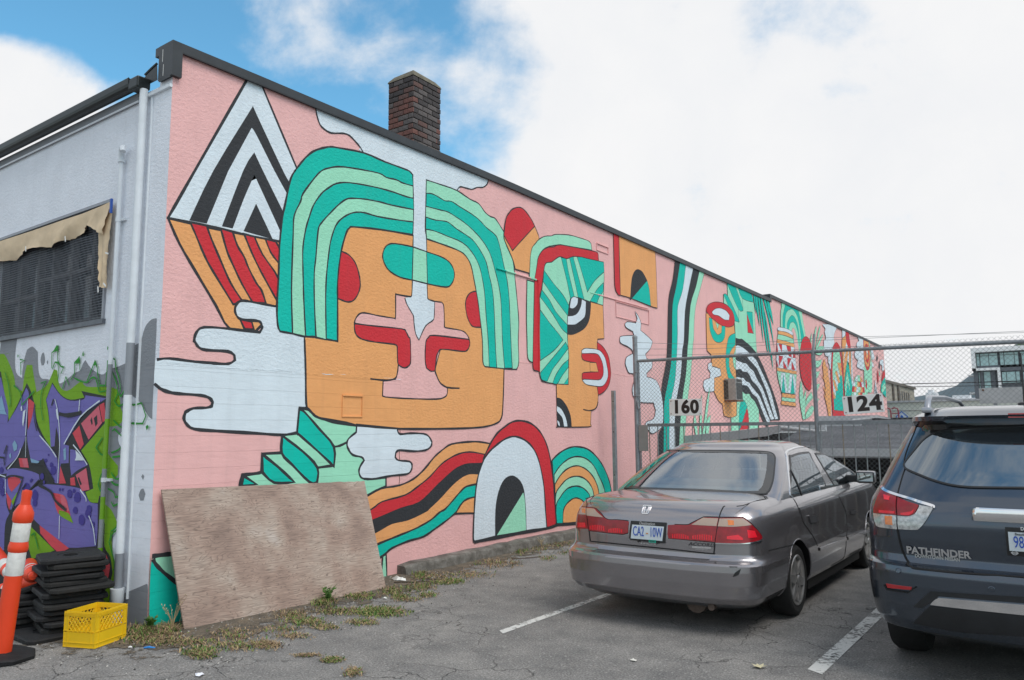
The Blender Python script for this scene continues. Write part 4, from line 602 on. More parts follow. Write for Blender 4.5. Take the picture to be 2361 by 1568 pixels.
def paint(name, col, var=.05, rough=.72):
    m, t, b, N, L = newmat(name); g = N('ShaderNodeGroup'); g.node_tree = STUCCO
    c = mixcol(t, ramp(t, g.outputs[1], [(.3, 0.0), (.7, 1.0)]), tuple(x*(1-var) for x in col), tuple(min(.95, x*(1+var)) for x in col))
    st = tex(t, 'ShaderNodeTexNoise', 'Object', Scale=1.0, Detail=6.0, Roughness=.7); mp = t.nodes.new('ShaderNodeMapping'); mp.inputs['Scale'].default_value = (9, 9, .55); tcs = t.nodes.new('ShaderNodeTexCoord'); L(tcs.outputs['Object'], mp.inputs[0]); L(mp.outputs[0], st.inputs['Vector'])
    c = mixcol(t, ramp(t, st.outputs[0], [(.5, 0.0), (.8, .22)]), c, tuple(x*.55+.05 for x in col))
    pt = tex(t, 'ShaderNodeTexNoise', 'Object', Scale=14.0, Detail=9.0, Roughness=.8); c = mixcol(t, ramp(t, pt.outputs[0], [(.67, 0.0), (.73, .45)]), c, (.36, .34, .33))
    L(c, b.inputs['Base Color']); b.inputs['Roughness'].default_value = rough; L(g.outputs[0], b.inputs['Normal']); b.inputs['Specular IOR Level'].default_value = .3; return m
PAL = dict(P=(.82, .465, .45), W=(.68, .76, .82), K=(.035, .037, .042), T=(0.0, .50, .40), M=(.34, .74, .53), O=(.82, .38, .145), R=(.62, .032, .045),
           Y=(.26, .275, .30), V=(.19, .40, .012), U=(.17, .15, .44), X=(.66, .075, .10), Z=(.66, .14, .19), L=(.24, .42, .58), I=(.06, .045, .27), v=(.03, .27, .03))
NAMES = dict(P='pink', W='white', K='charcoal', T='teal', M='mint', O='orange', R='red', Y='grey', V='lime', U='violet', X='coral', Z='rose', L='light blue', I='indigo', v='green')
PM = {k: paint(NAMES[k]+' wall paint', v) for k, v in PAL.items()}
wallwhite = paint('white masonry paint', (.80, .83, .89))
metal_dark = mat('dark sheet metal', (.045, .048, .052), .45, .3, .15, 5)
metal_black = mat('black gutter metal', (.012, .016, .017), .4, .2, .2, 4)
greytrim = mat('grey painted timber', (.22, .23, .25), .6)
white_pvc = mat('white pipe', (.70, .74, .78), .35)
grey_pvc = mat('grey painted pipe', (.25, .27, .30), .45)
green_pvc = mat('lime painted pipe', (.16, .36, .012), .5)

bld = tag(empty('painted_building'), 'long low building painted with a pink mural of faces, rainbows and clouds', 'building')
b = MB()
def rooftop(y): return float(np.interp(y, [0, .9, 4.5, 5.3, 17.2], [5.165, 5.18, 5.215, 5.22, 5.16]))
ys = [0, .9, 2.5, 4.5, 5.3, 8, 12, 17.2]
vs = []
for y in ys: vs += [(0, y, -2.2 if y > 8.5 else -2.2), (0, y, rooftop(y)-.02)]
b.add(vs, [(2*i, 2*i+2, 2*i+3, 2*i+1) for i in range(len(ys)-1)])
n0 = [(0, 17.2, -2.2), (0, 32.9, -2.2), (0, 32.9, 5.17), (0, 17.2, 5.26)]
b.add(n0, [(0, 1, 2, 3)])
b.box((-.24, 17.2, 4.9), (-.002, 17.4, 5.26)); b.box((-.24, 32.6, -2.2), (-.002, 32.9, 5.17))
b.build('mural_wall', PM['P'], bld)
# the painting: flat colour areas, each a coat of paint over the one below, then the brushed outline
groups = {}
def coat(L_, lift, to, axis):
    for i, rec in enumerate(L_):
        if axis == 'x': kind, g, c, w, pts = rec
        else: (kind, c, w, pts), g = rec, 'graffiti'
        mb, mats = groups.setdefault(g, (MB(), []))
        h = lift+i*.00013
        P = smooth_line(pts, kind == 'F')
        to3 = (lambda u, v, h: (h, u, v)) if axis == 'x' else (lambda u, v, h: (u, -h, v))
        def mi(k):
            if k not in mats: mats.append(k)
            mb.m = mats.index(k)
        if kind == 'F':
            mi(c); tr = tess(P); mb.add([to3(u, v, h) for u, v in P], tr)
            if w: q, f = stroke(P, w, True, i); mi('K'); mb.add([to3(u, v, h+.00006) for u, v in q], f)
        else:
            q, f = stroke(P, w, False, i); mi(c); mb.add([to3(u, v, h+.00006) for u, v in q], f)
coat(MURAL, .0015, None, 'x'); coat(GRAFFITI, .0015, None, 'y')
PART = {'corner leaf': 'painted_leaf', 'pyramid': 'painted_pyramid', 'cloud': 'painted_cloud', 'sky cloud': 'painted_sky_cloud', 'face': 'painted_face', 'hair': 'painted_hair', 'forehead': 'painted_forehead', 'stairs': 'painted_stairs', 'ribbon': 'painted_ribbon', 'arch': 'painted_arch', 'rainbow': 'painted_rainbow', 'capsule': 'painted_capsule', 'second face': 'painted_profile', 'block': 'painted_block', 'ghost': 'painted_ghost', 'stripes': 'painted_stripes', 'third face': 'painted_mask', 'third house': 'painted_house', 'palm': 'painted_palm', 'zebra': 'painted_zebra_bands', 'grass': 'painted_grass', 'drum': 'painted_drum', 'plants': 'painted_plants', 'far pattern': 'painted_pattern', 'graffiti': 'graffiti'}
for g, (mb, mats) in groups.items():
    o = mb.build(PART[g], [PM[k] for k in mats], bld, fix=False)
    # every sheet faces away from its wall
    me = o.data; bm = bmesh.new(); bm.from_mesh(me); bm.normal_update()
    fl = [f for f in bm.faces if (f.normal.x < 0 if g != 'graffiti' else f.normal.y > 0)]
    bmesh.ops.reverse_faces(bm, faces=fl); bm.to_mesh(me); bm.free()
# parapet capping
b = MB()
for i in range(len(ys)-1):
    y0, y1 = ys[i], ys[i+1]; t0, t1 = rooftop(y0), rooftop(y1)
    if i == 0: y0 = -.035
    x0, x1 = -.25, .04
    b.add([(x0, y0, t0-.085), (x1, y0, t0-.085), (x1, y1, t1-.085), (x0, y1, t1-.085), (x0, y0, t0), (x1, y0, t0+.002), (x1, y1, t1+.002), (x0, y1, t1)], [(0,3,2,1),(4,5,6,7),(0,1,5,4),(1,2,6,5),(2,3,7,6),(3,0,4,7)])
    b.tube([(x1-.006, y0, t0-.089), (x1-.006, y1, t1-.089)], .006, 5)
b.add([(-.25, 17.22, 5.19), (.04, 17.22, 5.19), (.04, 32.9, 5.10), (-.25, 32.9, 5.10), (-.25, 17.22, 5.28), (.04, 17.22, 5.282), (.04, 32.9, 5.182), (-.25, 32.9, 5.18)], [(0,3,2,1),(4,5,6,7),(0,1,5,4),(1,2,6,5),(2,3,7,6),(3,0,4,7)])
b.box((-.25, 17.16, 5.06), (.042, 17.27, 5.281))
b.build('parapet_cap', metal_dark, bld)
b = MB(); b.box((-.185, -.037, 4.835), (.043, .062, 5.1651)); b.box((-.17, -.037, 4.82), (.02, -.03, 4.836)); 
o = b.build('corner_flashing', metal_dark, bld)
b = MB()
for x, z0, z1 in ((-.12, 5.0, 5.12), (-.1, 4.86, 4.97)): b.box((x-.003, -.0385, z0), (x+.004, -.0365, z1))
b.build('bird_dropping', mat('white streak', (.7, .7, .68), .8), bld)
# short wall with the window opening
WX0, WX1, WZ0, WZ1 = -3.55, -1.02, 2.70, 3.84
b = MB()
for a0, a1, c0, c1 in ((-9, WX0, -.1, 4.80), (WX1, -.21, -.1, 4.80), (WX0, WX1, -.1, WZ0), (WX0, WX1, WZ1, 4.80)):
    b.box((a0, 0, c0), (a1, .22, c1))
b.box((-.21, 0, -.1), (-.001, .2, 5.1))
b.box((-9, .22, -.1), (-8.8, 33, 4.8)); 
b.build('white_wall', wallwhite, bld)
b = MB(); b.box((-9, .24, 4.7), (-.26, 32.6, 4.9)); b.build('flat_roof', mat('roof felt', (.05, .05, .05), .9), bld)
b = MB(); b.box((-9, -.02, 4.735), (-.5, -.001, 4.83)); b.build('fascia_board', greytrim, bld)
b = MB(); b.box((-.5, -.028, 4.735), (.006, -.001, 4.765)); b.box((-9, -.032, 4.728), (-.52, -.021, 4.742)); b.build('trim_strip', white_pvc, bld)
b = MB()                                             # half-round gutter with a stop end
prof = [(-.02, 0.0)]+[(-.07+.058*math.cos(a), -.045+.048*math.sin(a)-.005) for a in [0, -.5, -1.0, -1.57, -2.1, -2.6, -3.1]]+[(-.132, .0), (-.124, .010), (-.116, 0.0)]
for x0, x1 in ((-9, -.52),):
    n = len(prof); vs = [(x0, p[0]-.01, 4.92+p[1]) for p in prof]+[(x1, p[0]-.01, 4.92+p[1]) for p in prof]
    b.add(vs, [(i, i+1, i+1+n, i+n) for i in range(n-1)]); b.add(vs[n:], [tuple(range(n))])
b.rbox((-.53, -.135, 4.80), (-.36, -.005, 4.912), .015)
b.build('gutter', metal_black, bld)
b = MB(); b.tube([(-.3, -.1, 4.9), (-.26, -.06, 4.97), (-.22, -.03, 5.02)], .012, 6); b.add([(-.52, -.02, 4.93), (-.24, -.02, 5.03), (-.22, -.02, 4.86), (-.5, -.02, 4.86)], [(0, 1, 2, 3)]); b.build('roof_edge', metal_black, bld)
def pipe(name, segs, r, x, y, parent=bld):
    for i, (z0, z1, m, lab) in enumerate(segs):
        mb = MB(); mb.tube([(x, y, z1), (x, y, z0)], r, 16); o = mb.build(name, m, parent, 40); 
        if lab: o['label'] = lab
pipe('downspout', [(2.42, 4.8, white_pvc, 'white upper length of the downspout'), (1.955, 2.42, grey_pvc, 'grey painted length of the downspout'), (.584, 1.955, white_pvc, 'white middle length of the downspout'), (.27, .584, grey_pvc, 'grey painted foot of the downspout')], .036, -.385, -.055)
b = MB(); b.lathe([(.02, .292), (.058, .292), (.058, .185), (.054, .18), (.054, -.03)], 20, Matrix.Translation((-.375, -.065, 0))); b.build('drain_collar', white_pvc, bld, 40)
b = MB(); b.box((-.315, -.02, .2), (-.303, -.001, 4.72)); b.build('cable_cover', white_pvc, bld)
vx, vy = -.755, -.04
b = MB(); b.tube([(vx, vy, 2.25), (vx, vy, 4.22)], .021, 12); b.tube([(vx, vy, 4.2), (vx, vy-.005, 4.27), (vx+.03, vy-.02, 4.31), (vx+.07, vy-.03, 4.3), (vx+.085, vy-.035, 4.26)], .027, 12); b.tube([(vx, vy, 4.18), (vx, vy, 4.205)], .034, 12)
b.build('vent_pipe', white_pvc, bld, 40)
for z0, z1, m in ((1.75, 2.25, grey_pvc), (1.3, 1.75, green_pvc), (1.05, 1.3, grey_pvc), (.85, 1.05, green_pvc), (.6, .85, grey_pvc), (0, .6, green_pvc)):
    mb = MB(); mb.tube([(vx, vy, z1), (vx, vy, z0)], .021, 12); mb.build('vent_pipe', m, bld, 40)
for z in (3.62, 1.2):
    mb = MB(); mb.tube([(vx, vy, z-.02), (vx, vy, z+.02)], .026, 12); mb.box((vx-.03, -.03, z-.012), (vx+.085, -.001, z+.012)); mb.build('pipe_clamp', white_pvc, bld)
# window
frame_m = mat('weathered window frame', (.06, .055, .055), .7, 0, .3, 12); glass_d = mat('dark window glass', (.012, .014, .018), .12, 0, .4, 3)
wire_m = mat('window wire', (.20, .21, .24), .45, .6)
b = MB()
for a0, a1, c0, c1 in ((WX0, WX1, WZ0, WZ0+.06), (WX0, WX1, WZ1-.05, WZ1), (WX0, WX0+.05, WZ0, WZ1), (WX1-.05, WX1, WZ0, WZ1)): b.box((a0, .06, c0), (a1, .12, c1))
for x in (-3.05, -2.62, -2.28, -1.86, -1.42): b.box((x-.025, .062, WZ0+.06), (x+.025, .118, WZ1-.05))
b.box((-2.6, .064, 3.25), (-1.45, .116, 3.29)); b.box((-3.5, .064, 3.1), (-2.64, .116, 3.14))
win = b.build('window', frame_m, bld)
b = MB(); b.box((WX0+.01, .13, WZ0+.01), (WX1-.01, .15, WZ1-.01)); b.build('pane', glass_d, win)
b = MB(); b.box((WX0-.05, -.035, WZ0-.045), (WX1+.05, .05, WZ0)); b.build('sill', mat('grey metal sill', (.13, .14, .16), .5, .4, .2), win)
b = MB(); w = .0022
x = WX0
while x < WX1: b.box((x, -.012, WZ0), (x+2*w, -.010, WZ1)); x += .026
z = WZ0; k = 0
while z < WZ1:
    pts = [(WX0+(WX1-WX0)*t/12, -.010-.006*math.sin(t*1.3+z*4), z+.006*math.sin(t*.9+z*7)) for t in range(13)]; b.tube(pts, w, 4, False); z += .026
b.build('wire_screen', wire_m, win)
b = MB()
for a0, a1, c0, c1 in ((WX0-.03, WX1+.03, WZ1, WZ1+.03), (WX1, WX1+.03, WZ0, WZ1)): b.box((a0, -.02, c0), (a1, .02, c1))
b.build('screen_edge', mat('grey screen edge', (.3, .31, .34), .5, .2), win)
# torn masking paper
kraft = mat('brown kraft paper', (.66, .51, .34), .8, 0, .16, 3, .5, 14, .01)
def paper_sheet(name, top, bot, n=60, m=7, seed=1, fold=.02, label=None):
    rnd = random.Random(seed); b = MB(); vs = []
    tx, tz = zip(*top); bx, bz = zip(*bot)
    for j in range(m+1):
        for i in range(n+1):
            s = i/n; t = j/m
            def at(P, s):
                k = min(len(P)-2, int(s*(len(P)-1))); f = s*(len(P)-1)-k; return P[k]*(1-f)+P[k+1]*f
            X = at(tx, s)*(1-t)+at(bx, s)*t; Z = at(tz, s)*(1-t)+at(bz, s)*t
            Y = -.04-fold*(.5+.5*math.sin(s*31+t*3))*t-fold*1.2*math.sin(s*13+2*t)*t-.03*t*(1-t)-.02*rnd.random()*t
            vs.append((X, Y, Z+.008*(rnd.random()-.5)*(1 if 0 < t else 0)))
    b.add(vs, [(j*(n+1)+i, j*(n+1)+i+1, (j+1)*(n+1)+i+1, (j+1)*(n+1)+i) for j in range(m) for i in range(n)])
    return b.build(name, kraft, None, True)
pt = paper_sheet('paper_strip', [(-3.9, 3.83), (-3.385, 3.82), (-2.557, 3.81), (-1.911, 3.81), (-1.496, 3.805), (-1.15, 3.815), (-.882, 3.83)], [(-3.9, 3.55), (-3.65, 3.58), (-3.344, 3.573), (-2.971, 3.537), (-2.658, 3.602), (-2.269, 3.574), (-2.044, 3.541), (-1.882, 3.58), (-1.695, 3.579), (-1.383, 3.591), (-1.325, 3.659), (-1.101, 3.568), (-.959, 3.502)])
pe = tag(empty('torn_paper', (0, 0, 0)), 'torn brown masking paper taped over the top of the dark window', 'paper'); pt.parent = pe
p2 = paper_sheet('paper_strip', [(-1.13, 3.80), (-1.0, 3.79), (-.874, 3.76)], [(-.99, 3.0), (-.93, 2.985), (-.86, 2.99)], 10, 22, 5, .012); p2.parent = pe
p2['label'] = 'long torn tail of paper hanging down the right edge'
for x, z, a in ((-.84, 3.3, .3), (-.85, 3.0, .6), (-.97, 2.97, 1.4), (-1.7, 3.57, 1.3), (-2.6, 3.6, 1.4)):
    b = MB(); b.box((x-.03, -.09, z-.006), (x+.03, -.086, z+.008), Matrix.Translation((x, 0, z)) @ Matrix.Rotation(a, 4, 'Y') @ Matrix.Translation((-x, 0, -z))); b.build('tape', mat('white tape', (.8, .8, .78), .5), pe)
b = MB(); b.box((-.875, -.07, 3.70), (-.855, -.05, 3.84)); b.build('tape', mat('blue tape', (.03, .10, .42), .5), pe)
# chimney: every brick its own piece
brick_m = [mat('brick '+n, c, .9, 0, .3, 25, .6, 60, .004) for n, c in (('red', (.17, .075, .062)), ('dull red', (.125, .07, .062)), ('blackish', (.06, .052, .053)), ('grey', (.115, .10, .098)))]
mortar = mat('old mortar', (.17, .155, .135), .95, 0, .3, 12, .5, 50)
X0, X1, Y0, Y1 = -1.29, -.80, 4.02, 4.60
CZ0, CH, NC = 4.92, .0785, 22
b = MB(); b.box((X0+.012, Y0+.012, 4.9), (X1-.012, Y1-.012, CZ0+CH*NC)); chim = b.build('chimney', mortar, bld)
bl = {}
def brick_mesh(L_, k):
    key = (round(L_, 3), k)
    if key not in bl:
        mb = MB(); mb.rbox((-L_/2, -.05, -.0335), (L_/2, .05, .0335), .006); o = mb.build('brick', brick_m[k], None); bl[key] = o.data; bpy.data.objects.remove(o)
    return bl[key]
rnd = random.Random(11)
for c in range(NC):
    z = CZ0+CH*(c+.5); off = c % 2
    soot = max(0, (c-14)/8)
    for (ax, a0, a1, fixed, sgn) in (('y', Y0, Y1, X1, 1), ('x', X0, X1, Y0, -1), ('x', X0, X1, Y1, 1), ('y', Y0, Y1, X0, -1)):
        Ls = (a1-a0); cuts = [0, .1, .3, .5, Ls] if off else [0, .2, .4, Ls]
        cuts = [q*(1 if q == Ls else 1) for q in cuts]
        for q0, q1 in zip(cuts, cuts[1:]):
            if q1-q0 < .06: continue
            L_ = q1-q0-.011; mid = a0+(q0+q1)/2; pj = .003*rnd.random()+.004
            u = rnd.random()
            if ax == 'y' and sgn > 0: k = 2 if u < .35+soot*.5 else (3 if u < .85 else 1)  # this face gets mostly near-black and grey bricks
            else: k = 2 if u < soot*.9 else (0 if u < .6 else (1 if u < .88 else 3))
            o = bpy.data.objects.new('brick', brick_mesh(L_, k)); COL.objects.link(o); o.parent = chim
            if ax == 'x': o.location = (mid, fixed+sgn*(pj-.05), z)
            else: o.location = (fixed+sgn*(pj-.05), mid, z); o.rotation_euler = (0, 0, math.pi/2)
            o.rotation_euler.rotate_axis('Y', rnd.uniform(-.012, .012))
zt = CZ0+CH*NC
b = MB(); e = .012
lo = [(X0-e, Y0-e, zt), (X1+e, Y0-e, zt), (X1+e, Y1+e, zt), (X0-e, Y1+e, zt)]
mid = [(X0+.0, Y0+.0, zt+.03), (X1-.0, Y0+.0, zt+.03), (X1-.0, Y1-.0, zt+.03), (X0+.0, Y1-.0, zt+.03)]
hi = [(X0+.06, Y0+.055, zt+.1), (X1-.05, Y0+.05, zt+.105), (X1-.05, Y1-.06, zt+.095), (X0+.06, Y1-.05, zt+.1)]
ho = [(X0+.14, Y0+.14, zt+.09), (X1-.14, Y0+.14, zt+.09), (X1-.14, Y1-.14, zt+.09), (X0+.14, Y1-.14, zt+.09)]
b.add(lo+mid+hi+ho, [(i, (i+1) % 4, 4+(i+1) % 4, 4+i) for i in range(4)]+[(4+i, 4+(i+1) % 4, 8+(i+1) % 4, 8+i) for i in range(4)]+[(8+i, 8+(i+1) % 4, 12+(i+1) % 4, 12+i) for i in range(4)]+[(12, 13, 14, 15)])
b.build('chimney_cap', mat('mossy mortar', (.15, .135, .10), .95, 0, .4, 9, .8, 40, .008), bld)
# pipes, ledges and patches standing out from the mural
def relief(name, segs, r=.02):
    for (p, q, k) in segs:
        mb = MB(); mb.tube([p, q], r, 8); mb.build(name, PM[k], bld, 40)
relief('wall_conduit', [((.012, 4.88, 3.893), (.012, 5.1, 3.892), 'T'), ((.012, 5.1, 3.892), (.012, 5.33, 3.89), 'M'), ((.012, 5.33, 3.89), (.012, 5.72, 3.886), 'P'), ((.012, 5.72, 3.886), (.012, 5.87, 3.884), 'M'), ((.012, 5.87, 3.884), (.012, 5.93, 3.883), 'R'), ((.012, 5.93, 3.89), (.012, 5.93, 2.5), 'R')], .014)
relief('wall_conduit', [((.008, 7.5, 3.925), (.008, 7.75, 3.927), 'M'), ((.008, 7.75, 3.927), (.008, 9.69, 3.93), 'P')], .012)
def frame_patch(y0, y1, z0, z1, k, t=.012):
    mb = MB()
    for a in (((.002, y0, z1-t), (.02, y1, z1)), ((.002, y0, z0), (.014, y1, z0+t)), ((.002, y0, z0+t), (.014, y0+t, z1-t)), ((.002, y1-t, z0+t), (.016, y1, z1-t))): mb.box(*a)
    mb.build('wall_patch', PM[k], bld)
frame_patch(2.09, 2.39, 1.78, 2.02, 'O'); frame_patch(7.75, 8.17, 4.70, 4.83, 'P'); frame_patch(8.4, 9.72, 3.62, 3.9, 'P', .008)
mb = MB(); mb.tube([(.001, 2.99+.006*math.sin(i*2.1), 2.2-i*.06) for i in range(21)], .0035, 4); mb.build('wall_crack', mat('crack shadow brown', (.12, .05, .03), .95), bld)
rb = random.Random(3)
for (y0, y1, z) in ((.0, 2.99, 2.235), (5.4, 9.0, 2.6), (6.9, 8.0, .9)):
    mb = MB(); nn = int((y1-y0)/.12); mb.tube([(.0, y0+(y1-y0)*i/nn, z+rb.uniform(-.012, .012)) for i in range(nn+1)], [rb.uniform(.002, .006) for i in range(nn+1)], 5); mb.build('plaster_edge', PM['W' if y1 < 3 else 'P'], bld)
# electrical box on the mural, behind the fence
eb = tag(empty('meter_box', (.0, 13.5, 2.27)), 'rusty grey metal meter box fixed to the orange painted face behind the fence', 'meter box')
gm = mat('grey box metal', (.33, .33, .32), .5, .2, .15, 8); dm = mat('dark box cover and shade', (.045, .045, .045), .5); rust = mat('rust', (.16, .06, .03), .9, 0, .4, 20)
mb = MB(); mb.rbox((.03, 0, .02), (.30, .42, .52), .01); mb.build('case', gm, eb)
mb = MB(); mb.box((.302, .02, .05), (.306, .40, .42)); mb.box((0, -.004, .05), (.12, -.001, .48)); mb.build('cover_and_shade', dm, eb)  # strip on the near side is shadow laid in as a dark sheet
mb = MB(); mb.box((.02, -.006, .0), (.31, .43, .03)); mb.tube([(.12, .1, 0), (.12, .1, .5)], .012, 6); mb.build('bottom_plate', rust, eb)
mb = MB()
for k in range(8): mb.box((.302, .04+k*.045, .44), (.306, .06+k*.045, .50))
mb.build('vent', dm, eb)
# ------------------------------------------------------------------ ground
def asphalt():
    m, t, b, N, L = newmat('old asphalt')
    big = tex(t, 'ShaderNodeTexNoise', Scale=.55, Detail=8.0, Roughness=.62); mid = tex(t, 'ShaderNodeTexNoise', Scale=3.5, Detail=6.0, Roughness=.6)
    fine = tex(t, 'ShaderNodeTexNoise', Scale=70.0, Detail=5.0, Roughness=.85)
    vor = tex(t, 'ShaderNodeTexVoronoi', Scale=75.0); vor2 = tex(t, 'ShaderNodeTexVoronoi', Scale=26.0)
    c = ramp(t, big.outputs[0], [(.25, (.205, .198, .192)), (.55, (.28, .270, .258)), (.8, (.34, .326, .306))])
    c = mixcol(t, ramp(t, mid.outputs[0], [(.35, 0.0), (.72, .62)]), c, (.115, .115, .118))
    c = mixcol(t, 1.0, c, ramp(t, fine.outputs[0], [(.33, .35), (.5, .95), (.66, 1.75)]), 'MULTIPLY')
    sp = ramp(t, vor.outputs['Color'], [(.0, 0.0), (.86, 0.0), (.9, .65)]); c = mixcol(t, sp, c, (.42, .41, .39))
    sp2 = ramp(t, vor2.outputs['Color'], [(.0, 0.0), (.93, 0.0), (.95, .7)]); near = ramp(t, vor2.outputs['Distance'], [(.12, 1.0), (.22, 0.0)])
    mm = t.nodes.new('ShaderNodeMath'); mm.operation = 'MULTIPLY'; L(sp2, mm.inputs[0]); L(near, mm.inputs[1]); c = mixcol(t, mm.outputs[0], c, (.5, .48, .44))
    # crazed cracks
    wv = tex(t, 'ShaderNodeTexNoise', Scale=1.6, Detail=5.0); va = t.nodes.new('ShaderNodeVectorMath'); va.operation = 'MULTIPLY_ADD'
    L(wv.outputs[1], va.inputs[0]); va.inputs[1].default_value = (.9, .9, .9); tcn = t.nodes.new('ShaderNodeTexCoord'); L(tcn.outputs['Object'], va.inputs[2])
    cr = t.nodes.new('ShaderNodeTexVoronoi'); cr.feature = 'DISTANCE_TO_EDGE'; cr.inputs['Scale'].default_value = 1.7; L(va.outputs[0], cr.inputs['Vector'])
    line = ramp(t, cr.outputs['Distance'], [(.0, 1.0), (.012, .0)])
    zone = tex(t, 'ShaderNodeTexNoise', Scale=.5, Detail=3.0); zs = ramp(t, zone.outputs[0], [(.44, 0.0), (.56, .85)])
    m2 = t.nodes.new('ShaderNodeMath'); m2.operation = 'MULTIPLY'; L(line, m2.inputs[0]); L(zs, m2.inputs[1])
    c = mixcol(t, m2.outputs[0], c, (.035, .034, .033))
    L(c, b.inputs['Base Color']); b.inputs['Roughness'].default_value = .9; b.inputs['Specular IOR Level'].default_value = .2
    h = t.nodes.new('ShaderNodeMath'); h.operation = 'SUBTRACT'; L(fine.outputs[0], h.inputs[0]); L(m2.outputs[0], h.inputs[1])
    bump(t, b, h.outputs[0], .8, .012); return m
ASPH = asphalt()
mb = MB(); xs = list(np.linspace(-40, 60, 26)); yl = [-60, -30, -15, -6, -2, 2, 5, 8.9]
mb.add([(x, y, 0) for y in yl for x in xs], [(j*26+i, j*26+i+1, (j+1)*26+i+1, (j+1)*26+i) for j in range(len(yl)-1) for i in range(25)])
mb.add([(-40, 8.9, 0), (60, 8.9, 0), (60, 8.9, -1.6), (-40, 8.9, -1.6)], [(0, 1, 2, 3)])
tag(mb.build('parking_lot', ASPH, None), 'worn grey asphalt of the car park', kind='structure')
mb = MB(); mb.add([(-4000, 8.9, -1.6), (4000, 8.9, -1.6), (4000, 9000, -1.6), (-4000, 9000, -1.6)], [(0, 1, 2, 3)]); mb.add([(-4000, -3000, -.03), (4000, -3000, -.03), (4000, 8.8, -.03), (-4000, 8.8, -.03)], [(0, 1, 2, 3)])
tag(mb.build('ground', mat('distant ground', (.16, .16, .15), .95, 0, .3, .05), None), kind='structure')
# dirt along the wall foot, irregular edge
def dirt():
    m, t, b, N, L = newmat('dry dirt and litter')
    n = tex(t, 'ShaderNodeTexNoise', Scale=7.0, Detail=8.0, Roughness=.7); f = tex(t, 'ShaderNodeTexNoise', Scale=90.0, Detail=4.0, Roughness=.7)
    c = ramp(t, n.outputs[0], [(.3, (.085, .075, .06)), (.5, (.15, .125, .095)), (.7, (.24, .185, .125))]); c = mixcol(t, 1.0, c, ramp(t, f.outputs[0], [(.3, .5), (.7, 1.5)]), 'MULTIPLY')
    L(c, b.inputs['Base Color']); b.inputs['Roughness'].default_value = 1; bump(t, b, f.outputs[0], .9, .02)
    e = tex(t, 'ShaderNodeTexNoise', Scale=5.0, Detail=7.0, Roughness=.75); tcn = t.nodes.new('ShaderNodeUVMap'); sx = t.nodes.new('ShaderNodeSeparateXYZ'); L(tcn.outputs[0], sx.inputs[0])
    mth = t.nodes.new('ShaderNodeMath'); mth.operation = 'MULTIPLY_ADD'; L(e.outputs[0], mth.inputs[0]); mth.inputs[1].default_value = 1.7; mth.inputs[2].default_value = -.85
    m2 = t.nodes.new('ShaderNodeMath'); m2.operation = 'ADD'; L(mth.outputs[0], m2.inputs[0]); L(sx.outputs[0], m2.inputs[1])
    L(ramp(t, m2.outputs[0], [(.48, 1.0), (.6, 0.0)]), b.inputs['Alpha']); return m
DIRT = dirt()
def strip(name, line, z):                    # line: (inner xy, outer xy) pairs; u runs 0 at the wall .. 1 at the free edge
    me = bpy.data.meshes.new(name); vs = []; fs = []; uv = []; m = 8
    for (a, c) in line:
        for k in range(m+1): vs.append((a[0]+(c[0]-a[0])*k/m, a[1]+(c[1]-a[1])*k/m, z)); uv.append((k/m, 0))
    for i in range(len(line)-1):
        for k in range(m): fs.append((i*(m+1)+k, i*(m+1)+k+1, (i+1)*(m+1)+k+1, (i+1)*(m+1)+k))
    me.from_pydata(vs, [], fs); ul = me.uv_layers.new()
    for lp in me.loops: ul.data[lp.index].uv = uv[lp.vertex_index]
    bm = bmesh.new(); bm.from_mesh(me); bm.normal_update()
    bmesh.ops.reverse_faces(bm, faces=[f for f in bm.faces if f.normal.z < 0]); bm.to_mesh(me); bm.free()
    me.materials.append(DIRT); o = bpy.data.objects.new(name, me); COL.objects.link(o); tag(o, kind='structure'); return o
strip('dirt_strip', [((-9, 0), (-9, -1.4)), ((-3, 0), (-3, -1.3)), ((-1.2, -.0), (-1.2, -1.4)), ((-.4, 0), (-.2, -1.3)), ((0, 0), (.7, -1.0)), ((0, .02), (1.4, -.55)), ((0, .3), (1.55, .1)), ((0, .8), (1.5, .75)), ((0, 1.5), (1.4, 1.7)), ((0, 2.3), (1.25, 2.6)), ((0, 3.1), (.95, 3.3)), ((0, 4.2), (.8, 4.3)), ((0, 5.5), (.8, 5.6)), ((0, 8.2), (.8, 8.2))], .005)
# painted bay lines
def linepaint():
    m, t, b, N, L = newmat('worn white line paint')
    n = tex(t, 'ShaderNodeTexNoise', Scale=26.0, Detail=8.0, Roughness=.75); f = tex(t, 'ShaderNodeTexNoise', Scale=4.0, Detail=3.0)
    s = t.nodes.new('ShaderNodeMath'); s.operation = 'MULTIPLY_ADD'; L(f.outputs[0], s.inputs[0]); s.inputs[1].default_value = .55; L(n.outputs[0], s.inputs[2])
    L(ramp(t, s.outputs[0], [(.66, 0.0), (.75, 1.0)]), b.inputs['Alpha']); b.inputs['Base Color'].default_value = (.56, .56, .54, 1); b.inputs['Roughness'].default_value = .85; return m
LINE = linepaint()
for x0, x1, y0, y1 in ((2.50, 2.58, 1.58, 7.4), (4.83, 4.94, 1.93, 7.4), (7.16, 7.28, 1.9, 7.4)):
    mb = MB(); mb.add([(x0, y0, .004), (x1, y0-.06, .004), (x1+.03, y1, .004), (x0+.03, y1, .004)], [(0, 1, 2, 3)]); tag(mb.build('bay_line', LINE), kind='structure')
